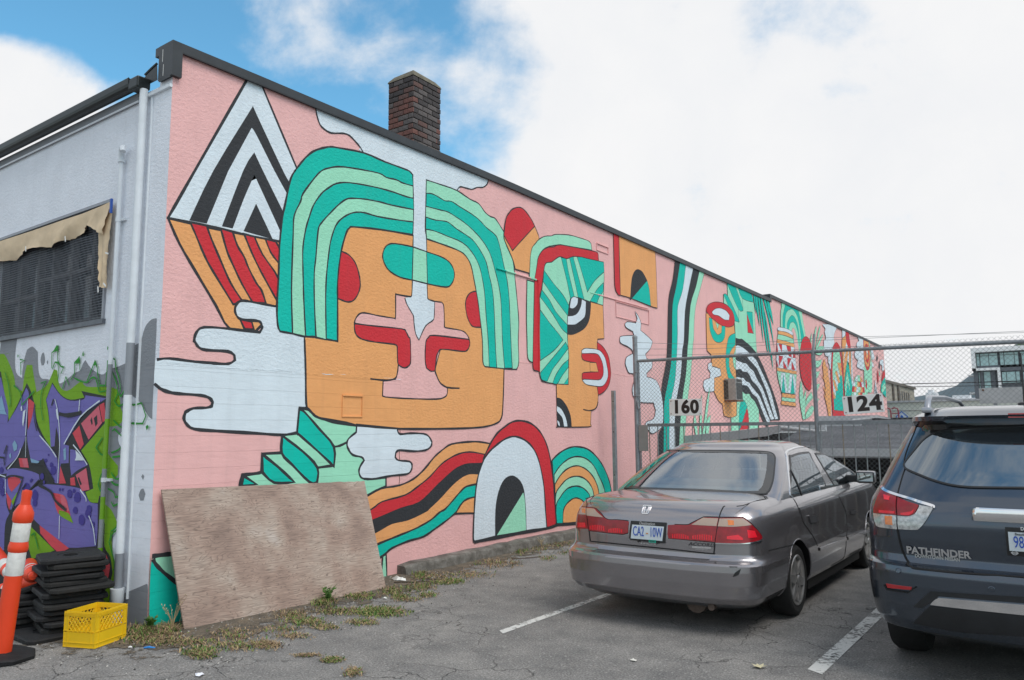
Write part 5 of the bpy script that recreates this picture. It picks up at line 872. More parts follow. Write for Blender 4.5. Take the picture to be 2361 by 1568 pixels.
# kerb
def concrete():
    m, t, b, N, L = newmat('weathered kerb concrete'); n = tex(t, 'ShaderNodeTexNoise', Scale=6.0, Detail=9.0, Roughness=.7); f = tex(t, 'ShaderNodeTexNoise', Scale=60.0, Detail=4.0)
    c = ramp(t, n.outputs[0], [(.3, (.055, .05, .043)), (.5, (.14, .13, .115)), (.7, (.27, .26, .24))]); L(c, b.inputs['Base Color']); b.inputs['Roughness'].default_value = .95
    bump(t, b, f.outputs[0], .7, .01); return m
mb = MB(); n = 24; rk = random.Random(8); vs = []
for i in range(n+1):
    y = 2.97+(8.1-2.97)*i/n; w = .175+.01*rk.uniform(-1, 1); h = .115+.008*rk.uniform(-1, 1)
    if i == 0: w -= .03; h -= .03
    vs += [(.001, y, 0), (.001, y, h+.006), (w-.03, y, h), (w-.008, y, h-.018), (w, y, h-.045), (w+.012, y, -.01)]
mb.add(vs, [(i*6+k, i*6+k+1, (i+1)*6+k+1, (i+1)*6+k) for i in range(n) for k in range(5)]+[tuple(range(6)), tuple(n*6+k for k in range(5, -1, -1))])
tag(mb.build('concrete_kerb', concrete(), None, 30), 'low crumbling concrete kerb along the foot of the pink wall', 'kerb')
# ------------------------------------------------------------------ chain-link gate and fence
galv = mat('galvanised steel', (.27, .29, .31), .5, .35, .2, 14); galv_l = mat('pale galvanised bar', (.34, .37, .38), .5, .4, .2, 14); wirem = mat('fence wire', (.20, .22, .23), .5, .5, .1)
FY = 8.2
fen = tag(empty('chain_link_fence', (.46, FY, 0)), 'tall chain link fence and gate with barred lower half behind the cars', 'fence')
inv = Matrix.Translation((-.46, -FY, 0))
def fpart(name, mb, m, smooth=40):
    mb.v = [tuple(inv @ Vector(p)) for p in mb.v]; return mb.build(name, m, fen, smooth)
for x, zt, r in ((.462, 3.2, .041), (3.37, 2.76, .030), (6.3, 2.72, .03), (9.2, 2.72, .03)):
    mb = MB(); mb.tube([(x, FY, -.1), (x, FY, zt)], r, 14); mb.lathe([(r+.004, zt-.02), (r+.004, zt+.012), (r*.5, zt+.035), (0, zt+.04)], 14, Matrix.Translation((x, FY, 0))); fpart('post', mb, galv)
mb = MB(); mb.tube([(3.375, FY-.02, 2.72), (3.40, FY+.0, 3.02)], .018, 8); fpart('barbed_arm', mb, galv)
mb = MB(); mb.tube([(.5, FY, 2.79), (2, FY, 2.775), (4.32, FY, 2.747), (6.0, FY, 2.714), (9.3, FY, 2.7)], .026, 12); fpart('top_rail', mb, galv)
mb = MB(); mb.box((.655, FY-.02, 1.682), (9.3, FY+.02, 1.733)); fpart('middle_rail', mb, galv)
mb = MB(); mb.box((.655, FY-.02, .12), (9.3, FY+.02, .16)); fpart('bottom_rail', mb, galv)
mb = MB(); mb.tube([(.522, FY, .05), (.522, FY, 2.76)], .012, 8); fpart('gate_stile', mb, galv)
x = .68; k = 0
while x < 6.6:
    mb = MB(); mb.tube([(x, FY+.012, .14), (x+.004*math.sin(k*3.3), FY+.012, 1.69)], .0085, 6); fpart('bar', mb, galv_l if k % 4 else mat('rust stained bar', (.30, .25, .19), .7, .2, .3, 30)); x += .152; k += 1
for z in (1.35, 1.72, 2.2, 2.6, 2.05): 
    mb = MB(); mb.tube([(.462, FY-.045, z), (.51, FY-.04, z), (.535, FY-.01, z)], .007, 6); fpart('tie', mb, galv)
mb = MB(); mb.tube([(.50, FY-.04, 2.12), (.525, FY-.045, 1.98)], .018, 8); fpart('latch', mb, galv)
for z, sag in ((3.11, .06), (3.0, .05), (2.89, .03)):
    mb = MB(); mb.tube([(.5+i*.33, FY, z-sag*math.sin(min(1, i/9)*3.14)-(.028*i if z > 3.05 else .015*i)*min(1, .6)) for i in range(19)], .0028, 5, False)
    for i in range(60): xx = .55+i*.1; 
    fpart('barbed_wire', mb, wirem)
mb = MB(); p = .0655; z0, z1 = .13, 2.80; w = .0019
x = .51-(z1-z0)
while x < 6.9:
    for s in (1, -1):
        a = (x, z0) if s > 0 else (x+(z1-z0), z0); c = (x+(z1-z0), z1) if s > 0 else (x, z1)
        P = [Vector((a[0], a[1])), Vector((c[0], c[1]))]; d = P[1]-P[0]
        t0, t1 = 0.0, 1.0
        for lo, hi in ((.53, 6.9),):
            ts = sorted(((lo-P[0].x)/d.x, (hi-P[0].x)/d.x)); t0 = max(t0, ts[0]); t1 = min(t1, ts[1])
        if t1 > t0:
            q0 = P[0]+d*t0; q1 = P[0]+d*t1; mb.tube([(q0.x, FY-.03+s*.003, q0.y), (q1.x, FY-.03+s*.003, q1.y)], w, 4, False)
    x += p
o = fpart('wire_mesh', mb, wirem); o['kind'] = 'stuff'
# text helper: flat raised lettering
def text_mesh(body, size, m, parent, loc, rot, name='lettering', bold=.0, ext=.0015, sx=1.0, space=1.0, shear=0.0, align='CENTER'):
    cu = bpy.data.curves.new(name, 'FONT'); cu.body = body; cu.size = size; cu.align_x = align; cu.align_y = 'CENTER'; cu.offset = bold*size; cu.extrude = ext; cu.space_character = space; cu.shear = shear; cu.resolution_u = 4
    o = bpy.data.objects.new(name, cu); COL.objects.link(o); bpy.context.view_layer.update()
    me = bpy.data.meshes.new_from_object(o.evaluated_get(bpy.context.evaluated_depsgraph_get())); bpy.data.objects.remove(o); me.materials.clear(); me.materials.append(m)
    for v in me.vertices: v.co.x *= sx
    t = bpy.data.objects.new(name, me); COL.objects.link(t); t.parent = parent; t.location = loc; t.rotation_euler = rot; return t
signw = mat('white enamel sign', (.80, .79, .78), .4, 0, .05, 4); ink = mat('brown black sign ink', (.022, .014, .013), .5, 0, .1); bolt = mat('rusty bolt', (.14, .07, .04), .8)
def number_sign(txt, cx, cz, w, h, rot, lab, sx, size):
    e = tag(empty('number_sign', (cx, FY-.062, cz)), lab, 'sign', 'number signs wired to the fence'); e.rotation_euler = (0, rot, 0)
    mb = MB(); mb.rbox((-w/2, -.004, -h/2), (w/2, .004, h/2), .003); mb.build('plate', signw, e)
    text_mesh(txt, size, ink, e, (0, -.0045, 0), (R_(90), 0, 0), 'number', .045, .001, sx, 1.08)
    for x in (-w/2+.03, w/2-.03):
        for z in (-h/2+.03, h/2-.03):
            mb = MB(); mb.lathe([(0, .006), (.008, .005), (.009, 0)], 10, Matrix.Translation((x, -.004, z)) @ Matrix.Rotation(R_(90), 4, 'X')); mb.build('bolt', bolt, e)
number_sign('160', 1.365, 1.985, .56, .268, R_(.8), 'white number sign reading 160 hung on the fence', 1.0, .285)
number_sign('124', 4.027, 1.965, .535, .26, R_(-3.6), 'tilted white number sign reading 124 hung on the fence', 1.08, .285)
pl = tag(empty('blank_plate', (.6, FY-.05, 1.495)), 'blank grey plate fixed low on the fence beside the gate post', 'plate')
mb = MB(); mb.rbox((-.085, -.003, -.215), (.085, .003, .215), .002); mb.build('plate', mat('dull grey plate', (.27, .27, .26), .6, .1, .1, 6), pl)
# lone steel post by the wall
bp_ = tag(empty('steel_post', (.27, 7.75, 0)), 'plain grey square steel post standing between the pink wall and the fence', 'post')
mb = MB(); mb.rbox((-.03, -.03, -.1), (.03, .03, 2.28), .004); mb.build('shaft', galv, bp_)
mb = MB()
for z in (.9, 1.6, 2.1): mb.lathe([(0, .003), (.009, .002), (.01, 0)], 10, Matrix.Translation((.005, -.03, z)) @ Matrix.Rotation(R_(90), 4, 'X'))
mb.build('bolt_hole', mat('black hole', (.01, .01, .01), .9), bp_)
# ------------------------------------------------------------------ sheds and buildings beyond the fence
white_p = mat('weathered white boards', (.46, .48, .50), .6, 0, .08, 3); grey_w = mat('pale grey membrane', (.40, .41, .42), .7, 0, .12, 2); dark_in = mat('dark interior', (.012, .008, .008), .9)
def shingle():
    m, t, b, N, L = newmat('grey roof felt strips'); n = tex(t, 'ShaderNodeTexNoise', Scale=3.0, Detail=6.0); f = tex(t, 'ShaderNodeTexNoise', Scale=40.0, Detail=3.0)
    c = ramp(t, n.outputs[0], [(.3, (.13, .135, .15)), (.7, (.205, .21, .225))]); c = mixcol(t, 1.0, c, ramp(t, f.outputs[0], [(.3, .7), (.7, 1.3)]), 'MULTIPLY'); L(c, b.inputs['Base Color']); b.inputs['Roughness'].default_value = .9; return m
SH = shingle()
gar = tag(empty('garage', (5.5, 10.4, -1.6)), 'low garage with grey felt roof and white fascia beyond the fence', 'garage')
gi = Matrix.Translation((-5.5, -10.4, 1.6))
def gpart(name, mb, m, par=gar, M=gi):
    mb.v = [tuple(M @ Vector(p)) for p in mb.v]; return mb.build(name, m, par)
rows = 26
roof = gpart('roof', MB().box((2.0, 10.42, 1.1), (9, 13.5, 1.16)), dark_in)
for i in range(rows):
    f0, f1 = i/rows, (i+1)/rows; y0, y1 = 10.35+3.15*f0, 10.35+3.15*f1; z0, z1 = 1.285+.52*f0, 1.285+.52*f1
    mb = MB(); jx = .01*math.sin(i*5.1); mb.add([(1.98+jx, y0, z0+.012), (9, y0, z0+.012), (9, y1+.02, z1), (1.98+jx, y1+.02, z1), (1.98+jx, y0, z0-.01), (9, y0, z0-.01)], [(0, 1, 2, 3), (4, 5, 1, 0)]); s = gpart('felt_strip', mb, SH); s.parent = roof
gpart('fascia', MB().box((1.97, 10.3, 1.165), (9, 10.35, 1.29)), white_p)
gpart('door_head', MB().box((2.1, 10.34, 1.14), (9, 10.4, 1.175)), white_p)
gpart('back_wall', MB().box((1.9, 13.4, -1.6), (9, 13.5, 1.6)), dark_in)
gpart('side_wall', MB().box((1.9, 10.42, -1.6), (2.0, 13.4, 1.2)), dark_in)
gpart('ridge_board', MB().box((2.03, 13.52, 1.80), (3.2, 13.6, 1.90)), white_p)
gpart('ridge_cap', MB().box((3.1, 13.5, 1.795), (9, 13.62, 1.845)), mat('black ridge felt', (.03, .03, .035), .8))
gpart('loose_flashing', MB().add([(2.73, 13.45, 1.83), (3.21, 13.45, 1.905), (3.47, 13.4, 1.835), (3.46, 13.4, 1.815), (3.2, 13.42, 1.845), (2.74, 13.42, 1.80)], [(0, 1, 4, 5), (1, 2, 3, 4)]), grey_w)
gpart('roof_strip', MB().box((2.2, 12.75, 1.685), (3.03, 12.85, 1.745)), white_p)
lt = tag(empty('lean_to', (1.0, 11.2, -1.6)), 'pale flat roofed lean-to against the mural wall beyond the fence', 'shed'); li = Matrix.Translation((-1.0, -11.2, 1.6))
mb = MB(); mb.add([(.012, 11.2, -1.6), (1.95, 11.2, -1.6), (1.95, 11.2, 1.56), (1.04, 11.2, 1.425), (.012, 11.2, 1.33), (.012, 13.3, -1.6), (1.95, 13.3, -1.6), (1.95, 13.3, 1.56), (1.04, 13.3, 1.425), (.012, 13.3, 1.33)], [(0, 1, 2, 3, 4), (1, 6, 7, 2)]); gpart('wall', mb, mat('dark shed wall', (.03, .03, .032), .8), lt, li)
mb = MB(); mb.add([(.012, 11.15, 1.334), (1.04, 11.15, 1.43), (1.70, 11.15, 1.50), (1.95, 11.15, 1.583), (1.952, 11.15, 1.70), (1.7, 11.15, 1.656), (1.156, 11.15, 1.609), (.022, 11.15, 1.508)], [(0, 1, 6, 7), (1, 2, 5, 6), (2, 3, 4, 5)]); mb.add([(.022, 11.15, 1.508), (1.156, 11.15, 1.609), (1.7, 11.15, 1.656), (1.952, 11.15, 1.70), (1.952, 14.5, 1.74), (.012, 16.5, 1.70)], [(0, 1, 2, 3, 4, 5)]); gpart('roof_edge', mb, grey_w, lt, li)
mb = MB(); mb.box((1.955, 11.05, 1.585), (2.79, 11.12, 1.70)); gpart('white_gutter', mb, white_p, lt, li)
mb = MB(); mb.tube([(2.0, 11.03, 1.66), (2.25, 11.0, 1.63), (2.6, 11.0, 1.59), (2.8, 11.02, 1.585)], [.03, .035, .03, .01], 8); gpart('bent_downpipe', mb, grey_w, lt, li)
fl_ = tag(empty('roof_flashing', (.02, 17, 1.7)), 'long strip of pale metal flashing where the lean-to meets the mural', 'flashing')
mb = MB(); mb.add([(0.012-.02, 14.3-17, 1.62-1.7), (.012-.02, 31-17, 2.0-1.7), (.35-.02, 31-17, 1.95-1.7), (.35-.02, 14.3-17, 1.57-1.7), (.35-.02, 31-17, 1.4-1.7), (.35-.02, 14.3-17, 1.3-1.7)], [(0, 1, 2, 3), (3, 2, 4, 5)]); mb.build('strip', grey_w, fl_)
cream = mat('cream boarded front', (.60, .64, .57), .6, 0, .05, 1)
cb = tag(empty('cream_building', (3, 36, -1.6)), 'low cream fronted building with a blue diamond sign beyond the garage', 'building'); ci = Matrix.Translation((-3, -36, 1.6))
gpart('wall', MB().box((-2.4, 36, -1.6), (12, 44, 2.89)), cream, cb, ci); gpart('coping', MB().box((-2.45, 35.93, 2.86), (12.05, 44, 2.94)), white_p, cb, ci); gpart('joint_strip', MB().box((-2.4, 35.97, 2.49), (12, 35.998, 2.505)), grey_w, cb, ci)
blue = mat('blue sign paint', (.02, .13, .50), .5); ds = tag(empty('diamond_sign', (.06, 35.92, 2.2)), 'blue edged white diamond sign on the front of the cream building', 'sign')
mb = MB(); mb.prism([(0, -.27), (.27, 0), (0, .27), (-.27, 0)], lambda u, v, t: (u, t, v), 0, .03); mb.build('border', blue, ds)
mb = MB(); mb.prism([(0, -.21), (.21, 0), (0, .21), (-.21, 0)], lambda u, v, t: (u, t, v), -.006, -.002); mb.build('face', mat('pale sign face', (.62, .72, .82), .5), ds)
mb = MB(); mb.prism([(-.07, -.06), (.07, -.06), (.05, .04), (0, .09), (-.05, .04)], lambda u, v, t: (u, t, v), -.014, -.008); mb.build('emblem', blue, ds)
# ------------------------------------------------------------------ far buildings, hills, wires
tanm = mat('tan render', (.30, .27, .22), .9, 0, .1, .6); tand = mat('brown trim', (.13, .11, .09), .8); winm = mat('dim window', (.10, .09, .085), .3)
tb = tag(empty('tan_building', (-1.2, 45, -1.6)), 'tan two storey building with narrow windows receding beyond the mural', 'building'); ti = Matrix.Translation((1.2, -45, 1.6))
TX = -1.2
gpart('wall', MB().box((-14, 38, -1.6), (TX, 48.55, 4.02)), tanm, tb, ti); gpart('cornice', MB().box((-14.1, 37.9, 4.02), (TX+.1, 48.65, 4.15)), tand, tb, ti)
gpart('roof', MB().add([(-14, 38, 4.15), (TX+.1, 38, 4.15), (TX+.1, 43.5, 4.15), (-14, 43.5, 4.15), (-9, 38, 4.9), (-2.2, 38, 4.55), (-2.2, 42.5, 4.45), (-9, 43, 4.9)], [(0, 1, 5, 4), (1, 2, 6, 5), (2, 3, 7, 6), (4, 5, 6, 7)]), tand, tb, ti)
for i in range(5):
    y0 = 43.45+i*.72; w_ = gpart('window', MB().box((TX-.1, y0, 3.2), (TX+.02, y0+.34, 3.74)), tand, tb, ti); g = MB().box((TX+.021, y0+.05, 3.24), (TX+.026, y0+.29, 3.70)); g.v = [tuple(ti @ Vector(p)) for p in g.v]; g.build('pane', winm, w_)
for y_ in (41.4, 42.9): gpart('drainpipe', MB().tube([(TX+.06, y_, -1.6), (TX+.06, y_, 4.0)], .06, 8), tand, tb, ti)
hr = tag(empty('roof_ladder', (.1, 32.95, 2)), 'dark red ladder rail curving over the far end of the mural wall', 'ladder'); redm = mat('dark red rail', (.22, .03, .05), .6)
for dx in (.12, .42):
    mb = MB(); mb.tube([(dx-.1, 0, -1), (dx-.1, 0, .35), (dx-.13, .0, .5), (dx-.25, .0, .55), (dx-.36, 0, .5)], .03, 8); mb.build('rail', redm, hr)
for z in (-.6, -.3, 0, .3):
    mb = MB(); mb.tube([(.02, 0, z), (.32, 0, z)], .02, 6); mb.build('rung', redm, hr)
# white apartment block
aw = mat('white apartment cladding', (.88, .88, .88), .6, 0, .03, .3); ad = mat('charcoal apartment cladding', (.13, .14, .16), .6, 0, .1, .4); ag = mat('pale reflective glass', (.42, .62, .62), .08, 0, .15, .15); am = mat('dark mullion', (.04, .045, .05), .4)
ab = tag(empty('apartment_block', (6, 90, -1.6)), 'modern white and charcoal apartment block with wide windows far behind the dark vehicle', 'building'); ai = Matrix.Translation((-6, -90, 1.6))
ap = lambda n, a, c, m, par=ab: gpart(n, MB().box(a, c), m, par, ai)
ap('wall', (-1.5, 90.6, -1.6), (14, 104, 9.8), ad)
for a, c in (((-1.62, 89.6, 9.57), (14, 90.6, 10.03)), ((-1.62, 89.6, 7.66), (-1.27, 90.6, 9.57)), ((-1.62, 89.6, 7.66), (.83, 90.6, 7.91)), ((.60, 89.6, 4.9), (.83, 90.6, 7.66)), ((3.1, 89.6, 4.9), (3.3, 90.6, 7.4))): ap('white_frame', a, c, aw)
ap('charcoal_band', (-1.25, 90.3, 7.92), (6, 90.6, 8.14), ad); ap('charcoal_band', (.84, 90.3, 7.55), (6, 90.6, 8.13), ad); ap('charcoal_pier', (-1.58, 90.2, 4.8), (-1.18, 90.6, 7.65), ad); ap('charcoal_pier', (-.98, 90.3, 5.0), (-.72, 90.6, 7.65), ad); ap('charcoal_pier', (-.04, 90.3, 5.0), (.34, 90.6, 7.65), ad)
for x0, x1, z0, z1, ms in ((-1.25, .69, 8.15, 9.5, (-.95, -.93, -.15)), (.84, 2.5, 8.15, 9.5, (1.2, 2.1)), (2.62, 4.6, 7.7, 9.5, (3.6,)), (-1.17, -.99, 5.0, 7.6, ()), (-.70, -.05, 5.3, 7.6, ()), (.9, 2.5, 6.3, 7.5, (1.3, 2.1)), (2.62, 4.6, 5.9, 7.4, (3.4,))):
    wd = ap('window', (x0, 90.45, z0), (x1, 90.55, z1), am); g = MB().box((x0+.04, 90.43, z0+.04), (x1-.04, 90.449, z1-.05)); g.v = [tuple(ai @ Vector(p)) for p in g.v]; g.build('pane', ag, wd)
    for mx in ms:
        g = MB().box((mx, 90.40, z0), (mx+.05, 90.45, z1)); g.v = [tuple(ai @ Vector(p)) for p in g.v]; g.build('mullion', am, wd)
    if z1 > 9: g = MB().box((x0, 90.40, z1-.3), (x1, 90.43, z1-.26)); g.v = [tuple(ai @ Vector(p)) for p in g.v]; g.build('mullion', am, wd)
ap('balcony', (-2.15, 91.2, 7.2), (-1.58, 93, 7.35), aw); ap('balcony', (-2.15, 91.2, 5.3), (-1.58, 93, 5.5), aw)
rp = tag(empty('roof_shrub', (2.9, 92, 10.0)), 'small shrub on the roof terrace of the apartment block', 'plant'); leafm = mat('far leaf green', (.10, .14, .05), .8, 0, .4, 4)
mb = MB(); rq = random.Random(2)
for i in range(120):
    c_ = Vector((rq.gauss(0, .35), rq.gauss(0, .3), .12+abs(rq.gauss(0, .16)))); d_ = Vector((rq.uniform(-1, 1), rq.uniform(-1, 1), rq.uniform(-1, 1))).normalized()*.07; e_ = d_.orthogonal(); mb.add([c_-d_, c_+e_, c_+d_, c_-e_], [(0, 1, 2, 3)])
mb.build('foliage', leafm, rp, fix=False); mb = MB(); mb.tube([(0, 0, 0), (.02, 0, .2)], .03, 6); mb.build('stem', tand, rp)
# pale marble-like hoarding and dark pole seen over the roof of the dark vehicle
hb = tag(empty('hoarding', (5.6, 14, -1.6)), 'pale stained rectangular panel standing beyond the fence above the dark vehicle', 'panel'); gpart('panel', MB().box((4.97, 14, 2.1), (7.5, 14.05, 2.40)), mat('stained pale panel', (.46, .46, .46), .6, 0, .12, 3), hb, Matrix.Translation((-5.6, -14, 1.6)))
gpart('leg', MB().box((5.2, 14.01, -1.6), (5.26, 14.04, 2.1)), galv, hb, Matrix.Translation((-5.6, -14, 1.6))); gpart('leg', MB().box((7.2, 14.01, -1.6), (7.26, 14.04, 2.1)), galv, hb, Matrix.Translation((-5.6, -14, 1.6)))
gpart('bolt', MB().lathe([(0, .0), (.02, .0), (.02, .01)], 10, Matrix.Translation((5.04, 13.99, 2.36)) @ Matrix.Rotation(R_(-90), 4, 'X')), bolt, hb, Matrix.Translation((-5.6, -14, 1.6)))
cab = mat('black cable', (.015, .015, .017), .6)
pw = tag(empty('power_line', (0, 45, 0)), 'pair of black overhead cables crossing in front of the distant hills', 'cable')
for z0, z1 in ((4.21, 4.10), (4.18, 4.135), (4.03, 3.92)):
    mb = MB(); mb.tube([(-14+i*2, 0, z0+(z1-z0)*(i*2-12)/6.4+.01*math.sin(i*1.3)) for i in range(20)], .018, 5); mb.build('cable', cab, pw)
# distant town, water line and mountains
hill = mat('haze tinted forested hills', (.075, .11, .13), .95, 0, .15, .004)  # blue tint of the hills stands in for haze in the air
mb = MB(); rg = random.Random(5)
def ridge(y, pts, depth, base=-1.6):
    n = 90; xs_, zs_ = zip(*pts); X = np.linspace(xs_[0], xs_[-1], n); Zp = np.interp(X, xs_, zs_)
    vs = []
    for i in range(n):
        j = 1+.03*math.sin(i*.9)+.02*rg.uniform(-1, 1); vs += [(X[i], y-depth*.5, base), (X[i]+12*math.sin(i), y-depth*.18, Zp[i]*.5*j), (X[i], y, Zp[i]*j), (X[i], y+depth, base)]
    mb.add(vs, [(i*4+k, i*4+k+1, i*4+k+5, i*4+k+4) for i in range(n-1) for k in range(3)])
ridge(3000, [(-3000, 90), (-1500, 115), (-700, 112), (-435, 112), (-400, 118), (-325, 136), (-287, 160), (-264, 182), (-200, 240), (0, 330), (300, 380), (900, 300), (3000, 200)], 1400)
tag(mb.build('mountain', hill, None, True, fix=True), 'mountain slope tinted hazy blue far beyond the town', kind='structure')
tw = mat('distant white buildings', (.75, .76, .78), .7, 0, .04, .01)
for k, (x, y, w_, h_, lab) in enumerate(((-92, 700, 9, 24, 'slim white tower in the far town, left of the pair'), (-84, 700, 8, 33, 'taller slim white tower in the far town'), (-88, 690, 46, 14, 'long low white building in the far town below the towers'), (-54, 620, 22, 25, 'broad stepped white block in the far town'), (-41, 610, 16, 17, 'low white block in the far town beside the mountain'))):
    e = tag(empty('town_building', (x, y, -1.6)), lab, 'building', 'white buildings in the far town'); mb = MB(); mb.box((-w_/2, 0, 0), (w_/2, 12, h_)); mb.build('wall', tw, e)
    mb = MB(); mb.box((-w_*.3, 1, h_), (w_*.2, 8, h_+2.2)); mb.build('roof_block', tw, e)
TUFTS=[(0.1,-0.07,0.12,0.08,0.2,-0.11,120,0.7,0.1),(0.23,0.06,0.07,0.05,0.13,-0.08,60,0.3,0.12),(0.71,-0.09,0.21,0.14,0.11,-0.07,150,0.45,0.05),(1.08,-0.19,0.09,0.06,0.11,-0.07,160,0.6,0.06),(0.83,0.26,0.14,0.1,0.17,-0.12,110,0.25,0.05),(1.14,0.09,0.14,0.09,0.1,-0.07,110,0.55,0.05),(0.24,-0.22,0.11,0.07,0.19,-0.1,90,0.5,0.07),(0.42,-0.1,0.13,0.09,0.18,-0.11,120,0.15,0.06),(0.46,1.5,0.08,0.05,0.16,-0.14,120,0.85,0.1),(0.56,1.86,0.13,0.08,0.11,-0.1,130,0.7,0.06),(1.21,1.49,0.17,0.12,0.13,-0.12,420,1,0.05),(0.87,1.29,0.14,0.09,0.11,-0.1,140,0.7,0.05),(0.98,0.88,0.11,0.07,0.1,-0.09,140,0.7,0.05),(0.67,0.96,0.1,0.07,0.16,-0.13,120,0.4,0.05),(1.37,1.14,0.11,0.07,0.07,-0.07,110,0.6,0.04),(1.24,0.85,0.08,0.06,0.07,-0.06,90,0.4,0.04),(1.24,0.51,0.11,0.07,0.08,-0.06,80,0.2,0.04),(1.29,0.23,0.08,0.05,0.1,-0.07,130,0.15,0.05),(0.66,2.21,0.08,0.06,0.15,-0.15,100,0.75,0.06),(0.92,2.07,0.08,0.05,0.1,-0.11,90,0.8,0.05),(0.76,2.54,0.1,0.07,0.13,-0.14,120,0.7,0.06),(0.79,2.88,0.12,0.08,0.1,-0.11,120,0.8,0.05),(0.86,3,0.08,0.05,0.08,-0.09,60,0.8,0.05),(0.32,3.02,0.06,0.04,0.18,-0.19,60,0.7,0.09),(0.49,3.06,0.2,0.13,0.17,-0.19,120,0.2,0.05),(0.76,3.39,0.18,0.12,0.12,-0.15,100,0.25,0.05),(0.53,4.12,0.17,0.11,0.18,-0.24,110,0.2,0.07),(2.01,0.25,0.05,0.04,0.04,-0.04,120,0.8,0.035),(1.77,0.23,0.07,0.05,0.03,-0.03,70,0.2,0.03),(2.34,0.14,0.04,0.03,0.07,-0.06,70,0.35,0.04),(1.09,2.28,0.07,0.05,0.07,-0.08,60,0.7,0.05),(1.07,2.02,0.1,0.07,0.06,-0.06,60,0.3,0.04),(0.97,0.6,0.12,0.08,0.07,-0.06,70,0.4,0.04),(0.2,5.15,0.07,0.05,0.16,-0.23,50,0.6,0.08),(0.22,5.51,0.15,0.1,0.22,-0.33,70,0.4,0.07),(0.3,5.94,0.12,0.08,0.17,-0.26,60,0.3,0.07),(0.85,4.82,0.07,0.05,0.09,-0.14,40,0.5,0.05),(0.75,4.26,0.07,0.04,0.11,-0.16,40,0.2,0.05),(0.79,5.31,0.08,0.06,0.1,-0.15,30,0.6,0.05)]
# ------------------------------------------------------------------ things on the ground by the wall
rubber = mat('black recycled rubber', (.008, .008, .009), .75, 0, .5, 14, .5, 40, .006); rubber2 = mat('dusty black rubber', (.014, .0135, .013), .85, 0, .5, 10, .5, 40, .006)
orange_pl = mat('orange delineator plastic', (.75, .055, .012), .42, 0, .06, 5); refl = mat('scuffed white reflective band', (.66, .65, .62), .4, 0, .12, 30)
rp_ = random.Random(21)
def base_mesh(rub):                         # octagonal-cornered slab with a socket hole in a raised collar
    w, d, t, c = .26, .235, .042, .045
    mb = MB(); P = [(-w+c, -d), (w-c, -d), (w, -d+c), (w, d-c), (w-c, d), (-w+c, d), (-w, d-c), (-w, -d+c)]
    def ring(k, z): return [(x*k, y*k, z) for x, y in P]
    hole = [(.085*math.cos(-2.356+i*math.pi/4), .06*math.sin(-2.356+i*math.pi/4)) for i in range(8)]
    L_ = [ring(.97, 0), ring(1, .008), ring(1, t-.012), ring(.965, t), [(x*1.75, y*1.75, t) for x, y in hole], [(x*1.65, y*1.65, t-.006) for x, y in hole], [(x, y, t-.006) for x, y in hole], [(x*.95, y*.95, .004) for x, y in hole]]
    vs = [p for r in L_ for p in r]; mb.add(vs, [(j*8+i, j*8+(i+1) % 8, j*8+8+(i+1) % 8, j*8+8+i) for j in range(len(L_)-1) for i in range(8)]+[tuple(range(7, -1, -1)), tuple(56+i for i in range(8))])
    return mb
proto = base_mesh(0).build('slab', rubber); me_a = proto.data; bpy.data.objects.remove(proto); me_b = me_a.copy(); me_b.materials.clear(); me_b.materials.append(rubber2)
ORD = ['lowest', 'second', 'third', 'fourth', 'fifth', 'sixth', 'seventh', 'eighth', 'ninth', 'tenth', 'eleventh', 'twelfth', 'topmost']
def slab(loc, rz, lab, tilt=(0, 0), sc=1.0):
    o = bpy.data.objects.new('rubber_base', me_a if rp_.random() < .6 else me_b); COL.objects.link(o); o.location = loc; o.rotation_euler = (tilt[0], tilt[1], rz); o.scale = (sc, sc, 1)
    return tag(o, lab, 'rubber base', 'stacked black rubber bases by the graffiti wall')
RZ = R_(-17)
z = .03
for k in range(13):
    lab = f'black rubber base, {ORD[k]} from the ground in the tall stack behind the yellow crate' if 0 < k < 12 else ('black rubber base at the very bottom of the tall stack behind the yellow crate' if k == 0 else 'black rubber base with open socket hole, topmost of the tall stack')
    big = 1.0 if k in (0, 2, 3, 5, 7, 8, 10, 12) else .93
    slab((-.47+rp_.uniform(-.045, .045)-(.08 if k in (2, 3) else 0)+(.02 if k > 9 else 0), -.40+rp_.uniform(-.03, .03), z), RZ+rp_.uniform(-.1, .1), lab, (rp_.uniform(-.02, .02), rp_.uniform(-.02, .02)), big); z += .0455
for k in range(6):
    slab((-1.0+rp_.uniform(-.03, .03), -.45+rp_.uniform(-.03, .03), .01+k*.0455), RZ+rp_.uniform(-.2, .2), f'black rubber base, {ORD[k]} from the ground in the low stack left of the tall one' if k < 5 else 'black rubber base, topmost of the low stack left of the tall one', (rp_.uniform(-.03, .03), rp_.uniform(-.03, .03)))
slab((-.42, -.60, .0), RZ+.25, 'black rubber base lying on the ground in front of the tall stack', (.0, .02), .9)
slab((-1.02, -.42, .30), RZ+.5, 'crumpled black rubber base leaning over the low stack', (.25, -.3), .85)
